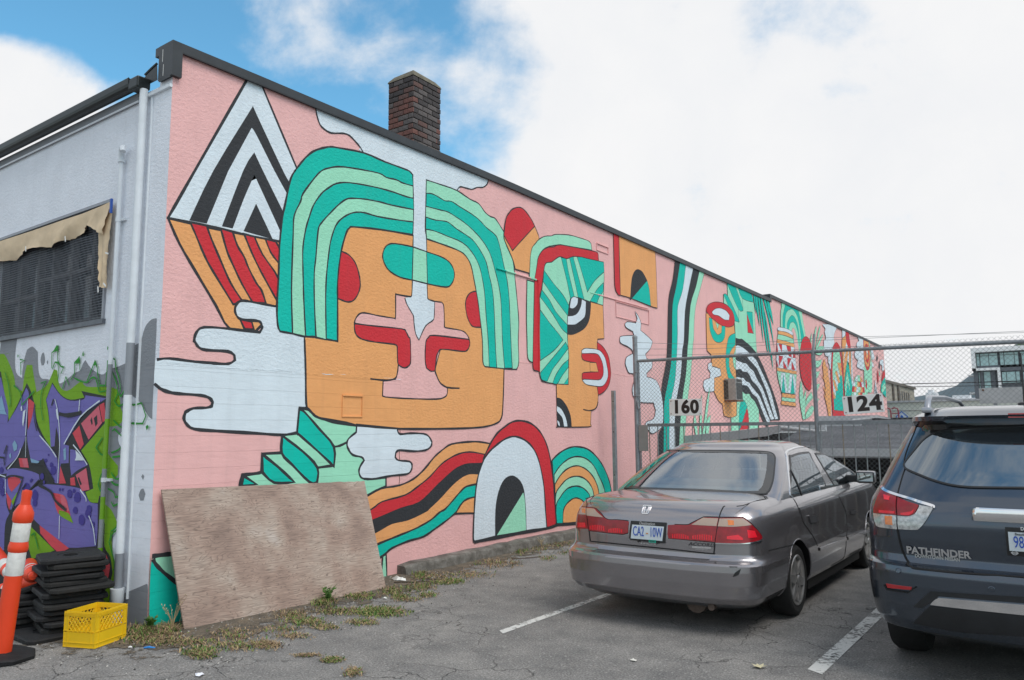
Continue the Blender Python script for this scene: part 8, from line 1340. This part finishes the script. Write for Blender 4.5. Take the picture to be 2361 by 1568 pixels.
def face_text(h, an, body, size, m, parent, name, bold=.0, sx=1.0, off=.003, shear=0.0, space=1.0, ext=.0015, dz=0.0, dth=0.0):
    (a0, z0), (a1, z1), (a, z) = an; a += dth; z += dz; p = h.P(np.array([a]), np.array([z]), off)[0]; q = h.P(np.array([a+.02]), np.array([z]), off)[0]; v = h.P(np.array([a]), np.array([z+.02]), off)[0]
    X = (Vector(q)-Vector(p)).normalized(); Z = (Vector(v)-Vector(p)); Z = (Z-X*Z.dot(X)).normalized(); Yv = Z.cross(X)
    M = Matrix((X, Z, X.cross(Z))).transposed().to_4x4(); M.translation = Vector(p); o = text_mesh(body, size, m, parent, (0, 0, 0), (0, 0, 0), name, bold, ext, sx, space, shear); o.matrix_local = M; return o, M
def seat(parent, x, y, z, w, m=None):
    mb = MB(); mb.rbox((x-w/2, y-.05, z-.35), (x+w/2, y+.07, z+.06), .04); mb.rbox((x-.13, y-.06, z+.10), (x+.13, y+.04, z+.29), .045); mb.tube([(x-.05, y, z+.03), (x-.05, y, z+.14)], .008, 6); mb.tube([(x+.05, y, z+.03), (x+.05, y, z+.14)], .008, 6); return mb.build('seat', m or cloth, parent, 40)
# ---- sedan
car = tag(empty('parked_sedan', (3.47, 2.30, 0)), 'silver grey sedan with scuffed rear bumper parked nose in to the fence', 'car', 'parked cars')
LOW = Hull(SED_LOW, 2.3); UP = Hull(SED_UP, 2.3, .5, 2.8, 2.3)
zs = sorted(set([r[0] for r in SED_LOW]+list(np.round(np.arange(.26, 1.0, .03), 3))))
cap = [(.985, .012), (.95, .022), (.90, .032), (.82, .044), (.73, .053), (.66, .058), (.5, .06), (.25, .06)]
AR = [(1.16, .30, .352), (4.05, .30, .352)]
zs = sorted(set(zs+list(np.round(np.arange(.215, .68, .0125), 4))))
bd = body_shell(LOW, zs, 560, 'body', SILVER, car, cap, None, AR); wheel_arches(LOW, car, AR, SILVER, .55, .008)
mb = MB(); mb.box((-.55, .95, .15), (.55, 4.9, .33)); mb.box((-.86, 1.55, .16), (.86, 3.65, .24)); mb.build('underside', under, car)
for x, s in ((.885, 1), (-.885, -1)):
    for y in (1.16, 4.05): wheel(car, x, y, .305, .208, .19, s, 6)
for yy in (1.16, 4.05):
    mb = MB(); mb.tube([(-.7, yy, .3), (.7, yy, .3)], .045, 8); mb.build('axle', under, car)
mb = MB(); mb.tube([(.50, .12, .215), (.50, .6, .22)], .028, 12); mb.tube([(.30, .3, .2), (.30, .75, .2)], .09, 12); mb.build('exhaust', mat('rusty exhaust', (.12, .09, .075), .6, .6, .3, 20), car)
hole = [f[3] for f in SED_F if f[1] == 'inner'][0]; outer = [f[3] for f in SED_F if f[1] == 'side_glass'][0]; sidew = [f for f in SED_F if f[1] == 'side_window']
ws = [(math.pi-.23, 1.045), (math.pi+.23, 1.045), (math.pi+.21, 1.40), (math.pi-.21, 1.40)]
def wrap(q): return [(a-2*math.pi if a > math.pi else a, z) for a, z in q]
holes = [hole]+[f[3] for f in sidew]+[mirror_pts(f[3]) for f in sidew]+[[(math.pi-.23, 1.05), (math.pi+.01, 1.05), (math.pi+.01, 1.40), (math.pi-.20, 1.40)], [(-math.pi-.01, 1.05), (-math.pi+.23, 1.05), (-math.pi+.20, 1.40), (-math.pi-.01, 1.40)]]
zu = list(np.round(np.linspace(.97, 1.445, 42), 4))
roofcap = [(.975, .012), (.93, .024), (.86, .036), (.74, .046), (.58, .053), (.4, .056), (.2, .058)]
cb_ = body_shell(UP, zu, 640, 'roof', SILVER, car, roofcap, holes)
GL = glass('car glass', (.58, .70, .70), 1.5, .12); GLR = glass('tinted rear glass', (.45, .62, .66), 1.5, .26)
CM['glass'] = GL; CM['glassR'] = GLR
plate_root = None; lamp = None
for f in SED_F:
    kind, nm, hk, pts = f[:4]; h = LOW if hk == 'L' else UP
    if nm == 'inner': continue
    if nm == 'side_glass':
        for q in (pts, mirror_pts(pts)): hull_line(UP, q+[q[0]], 'window_surround', CM['chrome'], car, .022, .006)
        continue
    if nm == 'rear_window':
        # glass sheet, then the black printed border round it
        rw_ = hull_patch(UP, hole, 'rear_window', GLR, car, .003, True, .003, .05)
        tr_o = pts; hull_line(UP, pts+[pts[0]], 'window_seal', CM['black'], rw_, .016, .007)
        n_ = len(smooth_line(pts, True, 4, 38)); A_ = np.array(smooth_line(pts, True, 4, 38)); 
        B_ = []
        for p in A_:                                  # pull the outline inwards to the edge of the clear glass
            k = min(range(len(hole)), key=lambda i: 0); c0 = np.array([(A_[:, 0].min()+A_[:, 0].max())/2, 1.22]); B_.append(p)
        hs = smooth_line(hole, True, 6, 38); mbx = MB(); vs_ = []
        for p in A_:
            q = min(hs, key=lambda w_: ((w_[0]-p[0])*2.3)**2+(w_[1]-p[1])**2); dq = np.array([q[0]-p[0], q[1]-p[1]]); q2 = (q[0]+dq[0]*.18, q[1]+dq[1]*.18)
            a_ = np.array([p[0], q2[0]]); z_ = np.clip(np.array([p[1], q2[1]]), .975, 1.44); vs_ += [tuple(v) for v in UP.P(a_, z_, .0055)]
        m_ = len(A_); mbx.add(vs_, [(2*i, 2*((i+1) % m_), 2*((i+1) % m_)+1, 2*i+1) for i in range(m_)]); mbx.build('window_border', CM['gloss'], rw_, 40)
        continue
    if kind == 'F':
        mk_, off = f[4], f[5]
        o = hull_patch(h, pts, nm, CM[mk_], car, off, nm not in ('licence_plate', 'lens_rib'), step=.03)
        if nm == 'side_window': hull_patch(h, mirror_pts(pts), nm, CM[mk_], car, off); hull_line(UP, pts+[pts[0]], 'window_seal', CM['black'], o, .028, .0045)
        if nm == 'licence_plate': plate_root = o
        if nm == 'tail_light': lamp = o
        elif nm in ('reversing_lens', 'amber_lens', 'lens_rib', 'reflector'): 
            o.parent = lamp if lamp else car
    else:
        hull_line(h, pts, nm, CM[f[4]], car, f[5], .0035 if nm == 'panel_gap' else .012)  # chrome line below the right rear lamp is a drawn edge highlight
        if nm == 'window_divider': hull_line(h, mirror_pts(pts), nm, CM[f[4]], car, f[5], .008)
# lamp pieces belong to the lamp they sit on
lamps = [o for o in car.children if o.name.split('.')[0] == 'tail_light']
def centre(o): return sum((Vector(v.co) for v in o.data.vertices), Vector())/len(o.data.vertices)
LC = [(o, [min(v.co[i] for v in o.data.vertices) for i in range(3)], [max(v.co[i] for v in o.data.vertices) for i in range(3)]) for o in lamps]
for o in [q for l_ in lamps for q in l_.children]:
    c_ = centre(o); best = min(LC, key=lambda l_: sum(max(0, l_[1][i]-c_[i], c_[i]-l_[2][i]) for i in (0, 2))+.01*(c_-centre(l_[0])).length); o.parent = best[0]
blueink = mat('blue plate lettering', (.02, .08, .42), .5)
face_text(LOW, ANCH['plate'], 'CA2', .112, blueink, plate_root, 'lettering', .0, .50, .018, dth=-.036, dz=.006)
face_text(LOW, ANCH['plate'], '10W', .112, blueink, plate_root, 'lettering', .0, .50, .018, dth=.036, dz=.006)
o, Mp = face_text(LOW, ANCH['plate'], '-', .045, mat('orange plate emblem', (.6, .25, .08), .5), plate_root, 'emblem', .05, 1.3, .018)
face_text(LOW, ANCH['plate'], '18', .026, mat('dark plate print', (.03, .03, .04), .5), plate_root, 'lettering', 0, .8, .018, dz=-.064, dth=-.015)
o, Mq = face_text(LOW, ANCH['plate'], 'FEB 2017', .016, mat('dark plate print', (.03, .03, .04), .5), plate_root, 'lettering', .02, .8, .0195, dz=-.063, dth=.022)
mb = MB(); mb.box((-.032, -.011, -.001), (.032, .011, -.0004)); st = mb.build('sticker', mat('green plate sticker', (.0, .36, .25), .5), plate_root); st.matrix_local = Mq
pf = [o for o in car.children if o.name.startswith('plate_frame')][0]
face_text(LOW, ANCH['dest'], 'Destination', .036, mat('pale frame lettering', (.45, .45, .45), .5), pf, 'lettering', 0, .85, .014)
face_text(LOW, ANCH['plate'], 'GET THAT TRAVEL OUTLOOK', .0105, mat('pale frame lettering', (.45, .45, .45), .5), pf, 'lettering', .02, .95, .014, dz=-.087, dth=.003).__class__
for dth in (-.036, .042):
    a = ANCH['plate'][2]; p = LOW.P(np.array([a[0]+dth]), np.array([a[1]-.072]), .017)[0]; mb = MB(); mb.lathe([(0, .004), (.009, .003), (.010, 0)], 10, Matrix.Translation(p) @ Matrix.Rotation(R_(90), 4, 'X')); mb.build('screw', CM['black'], plate_root)
face_text(LOW, ANCH['accord'], 'ACCORD', .036, mat('dark badge lettering', (.07, .068, .07), .35, .5), car, 'badge_lettering', .03, 1.28, .003, .25, 1.1, .002)
a = ANCH['se']; hull_patch(LOW, [(a[0][0], a[0][1]+.006), (a[1][0], a[1][1]+.006), (a[1][0], a[1][1]-.007), (a[0][0], a[0][1]-.007)], 'badge_strip', CM['chrome'], car, .005, False)
face_text(LOW, a, 'SPECIAL EDITION', .012, CM['chrome'], car, 'badge_lettering', .02, 1.1, .003, dz=-.017)
(a0, z0), (a1, z1), (ac, zc) = ANCH['emblem']; em = [(a0, zc+.03), (a1, zc+.03), (a1-.003, zc-.022), (a1-.006, zc-.03), (a0+.006, zc-.03), (a0+.003, zc-.022)]
hull_line(LOW, em+[em[0]], 'emblem', CM['chrome'], car, .008, .008)
w3 = (a1-a0); hull_line(LOW, [(a0+.24*w3, zc+.026), (a0+.34*w3, zc-.024)], 'emblem', CM['chrome'], car, .008, .007); hull_line(LOW, [(a0+.76*w3, zc+.026), (a0+.66*w3, zc-.024)], 'emblem', CM['chrome'], car, .008, .007); hull_line(LOW, [(a0+.32*w3, zc-.004), (a0+.68*w3, zc-.004)], 'emblem', CM['chrome'], car, .008, .006)
# trunk lid seam over the deck
for s in (1, -1):
    mb = MB(); P = []
    for t_, (xx, yy) in enumerate(((.70, .235), (.72, .32), (.745, .60), (.755, .80), (.72, .86))):
        th_ = math.atan2(xx, 2.3-yy); rr_ = LOW.R(np.array([th_]), np.array([1.0]))[0]; sc_ = math.hypot(xx, 2.3-yy)/rr_; dz_ = np.interp(-sc_, [-1]+[-c[0] for c in cap], [0]+[c[1] for c in cap]); P.append((s*xx, yy, 1.0+dz_+.001))
    mb.tube(P, .0035, 5); mb.build('panel_gap', CM['gap'], car)
# cabin
mb = MB(); mb.rbox((-.66, .98, 1.02), (.66, 1.45, 1.066), .01); mb.build('parcel_shelf', shelf_m, car)
mb = MB(); mb.rbox((-.70, 1.4, 1.0), (.70, 3.5, 1.062), .01); mb.build('cabin_floor', mat('dark cabin carpet', (.05, .05, .052), .9), car)
mb = MB(); mb.rbox((-.62, 1.42, 1.0), (.62, 1.58, 1.13), .04); mb.build('rear_seat', cloth, car, 40)
for x in (-.36, .36): seat(car, x, 2.35, 1.12, .46)
mb = MB(); mb.rbox((-.68, 3.0, 1.0), (.68, 3.5, 1.15), .05); mb.build('dashboard', mat('grey dashboard', (.10, .10, .105), .8), car, 40)
mb = MB(); mb.tube([(-.36+.18*math.cos(i*math.pi/10), 2.9+.05*math.sin(i*math.pi/10), 1.10+.17*math.sin(i*math.pi/10)) for i in range(21)], .014, 8); mb.build('steering_wheel', CM['black'], car, 40)
mb = MB(); mb.rbox((-.10, 2.75, 1.34), (.12, 2.79, 1.40), .012); mb.build('inside_mirror', CM['black'], car)
# door mirror
for s in (1, -1):
    mb = MB(); M = Matrix.Translation((s*1.0, 3.55, 1.075)); mb.rbox((-.105, -.03, -.07), (.105, .075, .07), .03, M); mr_ = mb.build('door_mirror', SILVER if s > 0 else SILVER, car, 40)
    mb = MB(); mb.rbox((-.092, -.036, -.056), (.092, -.028, .056), .004, M); mb.build('mirror_surround', CM['black'], mr_)
    mb = MB(); mb.rbox((-.082, -.0385, -.047), (.082, -.0345, .047), .0015, M); mb.build('mirror_glass', mat('mirror glass', (.42, .43, .42), .02, 1.0, .02), mr_)
    mb = MB(); mb.rbox((-s*.18-.05, .0, -.06), (-s*.18+.10*1, .05, .02), .015, M) if s > 0 else mb.rbox((.08, 0, -.06), (.23, .05, .02), .015, M); mb.build('mirror_foot', CM['black'], mr_)
# ---- dark vehicle
suv = tag(empty('parked_sport_utility', (6.185, 1.85, 0)), 'dark slate blue sport utility vehicle at the right edge with chrome bar and roof rails', 'car', 'parked cars')
SV = Hull(SUV_LOW, 2.4); zs = sorted(set([r[0] for r in SUV_LOW]+list(np.round(np.arange(.34, 1.70, .03), 3))))
rc = [(.975, .018), (.93, .032), (.86, .043), (.74, .052), (.58, .058), (.4, .06), (.2, .06)]
wpts = [f for f in SUV_F if f[1] == 'rear_window'][0][3]; wfull = wpts+[(-a, z) for a, z in reversed(wpts)]
AR = [(1.03, .37, .43), (3.9, .37, .43)]
zs = sorted(set(zs+list(np.round(np.arange(.30, .83, .0125), 4))))
sb = body_shell(SV, zs, 560, 'body', SLATE, suv, rc, None, AR); wheel_arches(SV, suv, AR, SLATE, .6, .010)
mb = MB(); mb.box((-.6, .9, .2), (.6, 4.3, .42)); mb.box((-.95, 1.5, .2), (.95, 3.4, .35)); mb.build('underside', under, suv)
for x, s in ((.965, 1), (-.965, -1)):
    for y in (1.03, 3.9): wheel(suv, x, y, .37, .24, .235, s, 5)
pg = bpy.data.materials.new('privacy glass'); pg.use_nodes = True; t = pg.node_tree; t.nodes.clear(); N, L = t.nodes.new, t.links.new
df = N('ShaderNodeBsdfDiffuse'); df.inputs[0].default_value = (.012, .016, .018, 1); gl = N('ShaderNodeBsdfGlossy'); gl.inputs['Roughness'].default_value = .0; gl.inputs[0].default_value = (.86, .94, 1, 1); fr = N('ShaderNodeFresnel'); fr.inputs[0].default_value = 1.5
ad = N('ShaderNodeMath'); ad.operation = 'ADD'; L(fr.outputs[0], ad.inputs[0]); ad.inputs[1].default_value = .24; mx = N('ShaderNodeMixShader'); L(ad.outputs[0], mx.inputs[0]); L(df.outputs[0], mx.inputs[1]); L(gl.outputs[0], mx.inputs[2]); o = N('ShaderNodeOutputMaterial'); L(mx.outputs[0], o.inputs[0]); CM['dglass'] = pg
lampS = None
for f in SUV_F:
    kind, nm, hk, pts, mk_ = f[:5]; mode = f[5]
    if kind == 'F':
        off = dict(upper_trim_and_shade=.0025, rear_window=.005, tail_light=.010, signal_lens=.010, reversing_lens=.010, amber_lens=.013, lens_glow=.013, chrome_bar=.045, plate_recess=.0015, reflector=.006, chrome_skid=.012, lower_valance=.004, bumper_recess=.003)[nm]  # trim above the rear glass also paints in the spoiler's shade
        if mode == 'c': sides = [both(pts)]
        else: sides = [pts, mirror_pts(pts)]
        for q in sides:
            if nm == 'plate_recess': continue
            if nm == 'chrome_bar':
                a_ = np.linspace(min(v_[0] for v_ in q)-.002, -min(v_[0] for v_ in q)+.002, 40); prof = [(1.109, .004), (1.112, .03), (1.108, .05), (1.098, .058), (1.075, .052), (1.055, .044), (1.043, .034), (1.043, .004)]; mb = MB(); vs = []
                for i_, t_ in enumerate(a_):
                    e_ = min(1.0, (min(i_, 39-i_)+.35)/1.6)
                    for (zz_, of_) in prof: vs.append(tuple(SV.P(np.array([t_]), np.array([1.076+(zz_-1.076)*(.75+.25*e_)]), of_*e_)[0]))
                mb.add(vs, [(i_*8+k_, i_*8+k_+1, i_*8+k_+9, i_*8+k_+8) for i_ in range(39) for k_ in range(7)]+[tuple(range(8)), tuple(39*8+k_ for k_ in range(7, -1, -1))]); mb.build('chrome_bar', CM['chrome'], suv, 40); continue
            o = hull_patch(SV, q, nm, CM[mk_], suv, off, True, off+.01 if nm == 'chrome_bar' else .014, .04)
            if nm == 'rear_window': hull_line(SV, q+[q[0]], 'window_seal', CM['black'], o, .014, .008)
    else:
        sides = [pts+[(-a, z) for a, z in reversed(pts)]] if mode == 'c' else [pts, mirror_pts(pts)]
        for q in sides: hull_line(SV, q, nm, CM[mk_], suv, f[6], .003 if nm == 'panel_gap' else .014)
allc = [o for o in suv.children]; hosts = [o for o in allc if o.name.split('.')[0] == 'tail_light']
for o in allc:
    if o.name.split('.')[0] in ('lens_glow', 'amber_lens'):
        c_ = centre(o); cand = [q for q in allc if q.name.split('.')[0] in (('tail_light',) if o.name.startswith('lens_glow') else ('signal_lens',))]; o.parent = min(cand, key=lambda q: (centre(q)-c_).length)
an = ANCH['v_name']; silv = mat('satin silver lettering', (.55, .55, .56), .3, .7)
face_text(SV, ANCH['v_name'], 'PATHFINDER', .062, silv, suv, 'badge_lettering', .028, 1.0, .003, 0, 1.0, .002); face_text(SV, ANCH['v_dealer'], 'DOWNTOWN NISSAN', .031, mat('grey lettering', (.42, .42, .41), .5), suv, 'dealer_lettering', .03, .80, .003, 0, 1.0, .001)
(ta, tz), _, _ = ANCH['v_plTL']; (ba, bz), _, _ = ANCH['v_plBL']
fr_ = hull_patch(SV, [(ta-.006, tz+.024), (-ta+.006, tz+.024), (-ta+.006, bz-.03), (ta-.006, bz-.03)], 'plate_frame', CM['black'], suv, .014, False, .016); pl_ = hull_patch(SV, [(ta, tz), (-ta, tz), (-ta, bz), (ta, bz)], 'licence_plate', CM['plate'], suv, .018, False, .006)
face_text(SV, [(0, 0), (0, 0), (ta+.0215, (tz+bz)/2-.006)], '98', .098, blueink, pl_, 'lettering', .0, .56, .0195); face_text(SV, [(0, 0), (0, 0), (ta+.028, tz-.011)], 'Beautiful', .020, mat('dark plate print', (.03, .03, .04), .5), pl_, 'lettering', .0, .9, .0195)
face_text(SV, ANCH['v_D'], 'D', .026, silv, fr_, 'lettering', .03, .9, .0155)
(a_, z_), _, _ = ANCH['v_logo']; p = SV.P(np.array([a_]), np.array([z_]), .0155)[0]; mb = MB(); mb.tube([(p[0]+.014*math.cos(i*math.pi/8), p[1], p[2]+.011*math.sin(i*math.pi/8)) for i in range(17)], .002, 5); mb.box((p[0]-.019, p[1]-.002, p[2]-.003), (p[0]+.019, p[1]+.001, p[2]+.003)); mb.build('frame_emblem', silv, fr_)
for k in ('v_sens1', 'v_sens2'):
    for s in (1, -1):
        (a_, z_), _, _ = ANCH[k]; p = SV.P(np.array([s*a_]), np.array([z_]), .0)[0]; q = SV.P(np.array([s*a_]), np.array([z_]), .01)[0]; d = Vector(q-p).normalized(); M = Matrix.Translation(p) @ d.to_track_quat('Z', 'Y').to_matrix().to_4x4()
        mb = MB(); mb.lathe([(.018, 0), (.0175, .004), (.0145, .005), (.013, .002), (.011, .002), (.0, .003)], 20, M); mb.build('parking_sensor', SLATE, suv, 30)
for s in (1, -1):
    mb = MB(); x = s*.60; mb.tube([(x, .62, 1.735), (x, .68, 1.80), (x, .78, 1.83), (x, 1.6, 1.855), (x, 2.6, 1.85), (x, 2.95, 1.80)], [.024, .022, .018, .016, .016, .015], 10); mb.rbox((x-.028, .55, 1.715), (x+.028, .78, 1.755), .01); mb.build('roof_rail', mat('satin silver rail', (.36, .37, .40), .3, .8), suv, 40)
mb = MB(); mb.rbox((-.08, .40, 1.725), (.0, .55, 1.785), .02, Matrix.Translation((-.0, .45, .0))); mb.tube([(-.04, .93, 1.77), (-.04, .99, 2.13)], [.008, .004], 8); mb.build('antenna', CM['black'], suv, 40)
for s in (1, -1):
    mb = MB(); M = Matrix.Translation((s*1.12, 3.35, 1.20)); mb.rbox((-.13, 0, -.10), (.13, .10, .10), .035, M); mr_ = mb.build('door_mirror', CM['black'], suv, 40); mb = MB(); mb.rbox((-.11, -.004, -.08), (.11, .002, .08), .001, M); mb.build('mirror_glass', mat('mirror glass', (.42, .43, .42), .02, 1.0, .02), mr_)
mb = MB(); mb.box((-.11, .345, 1.672), (.11, .375, 1.70)); mb.build('brake_lamp', CM['red_refl'], suv)
mb = MB(); mb.tube([(.45, .25, .30), (.45, .7, .30)], .04, 12); mb.build('exhaust', CM['chrome'], suv, 40)
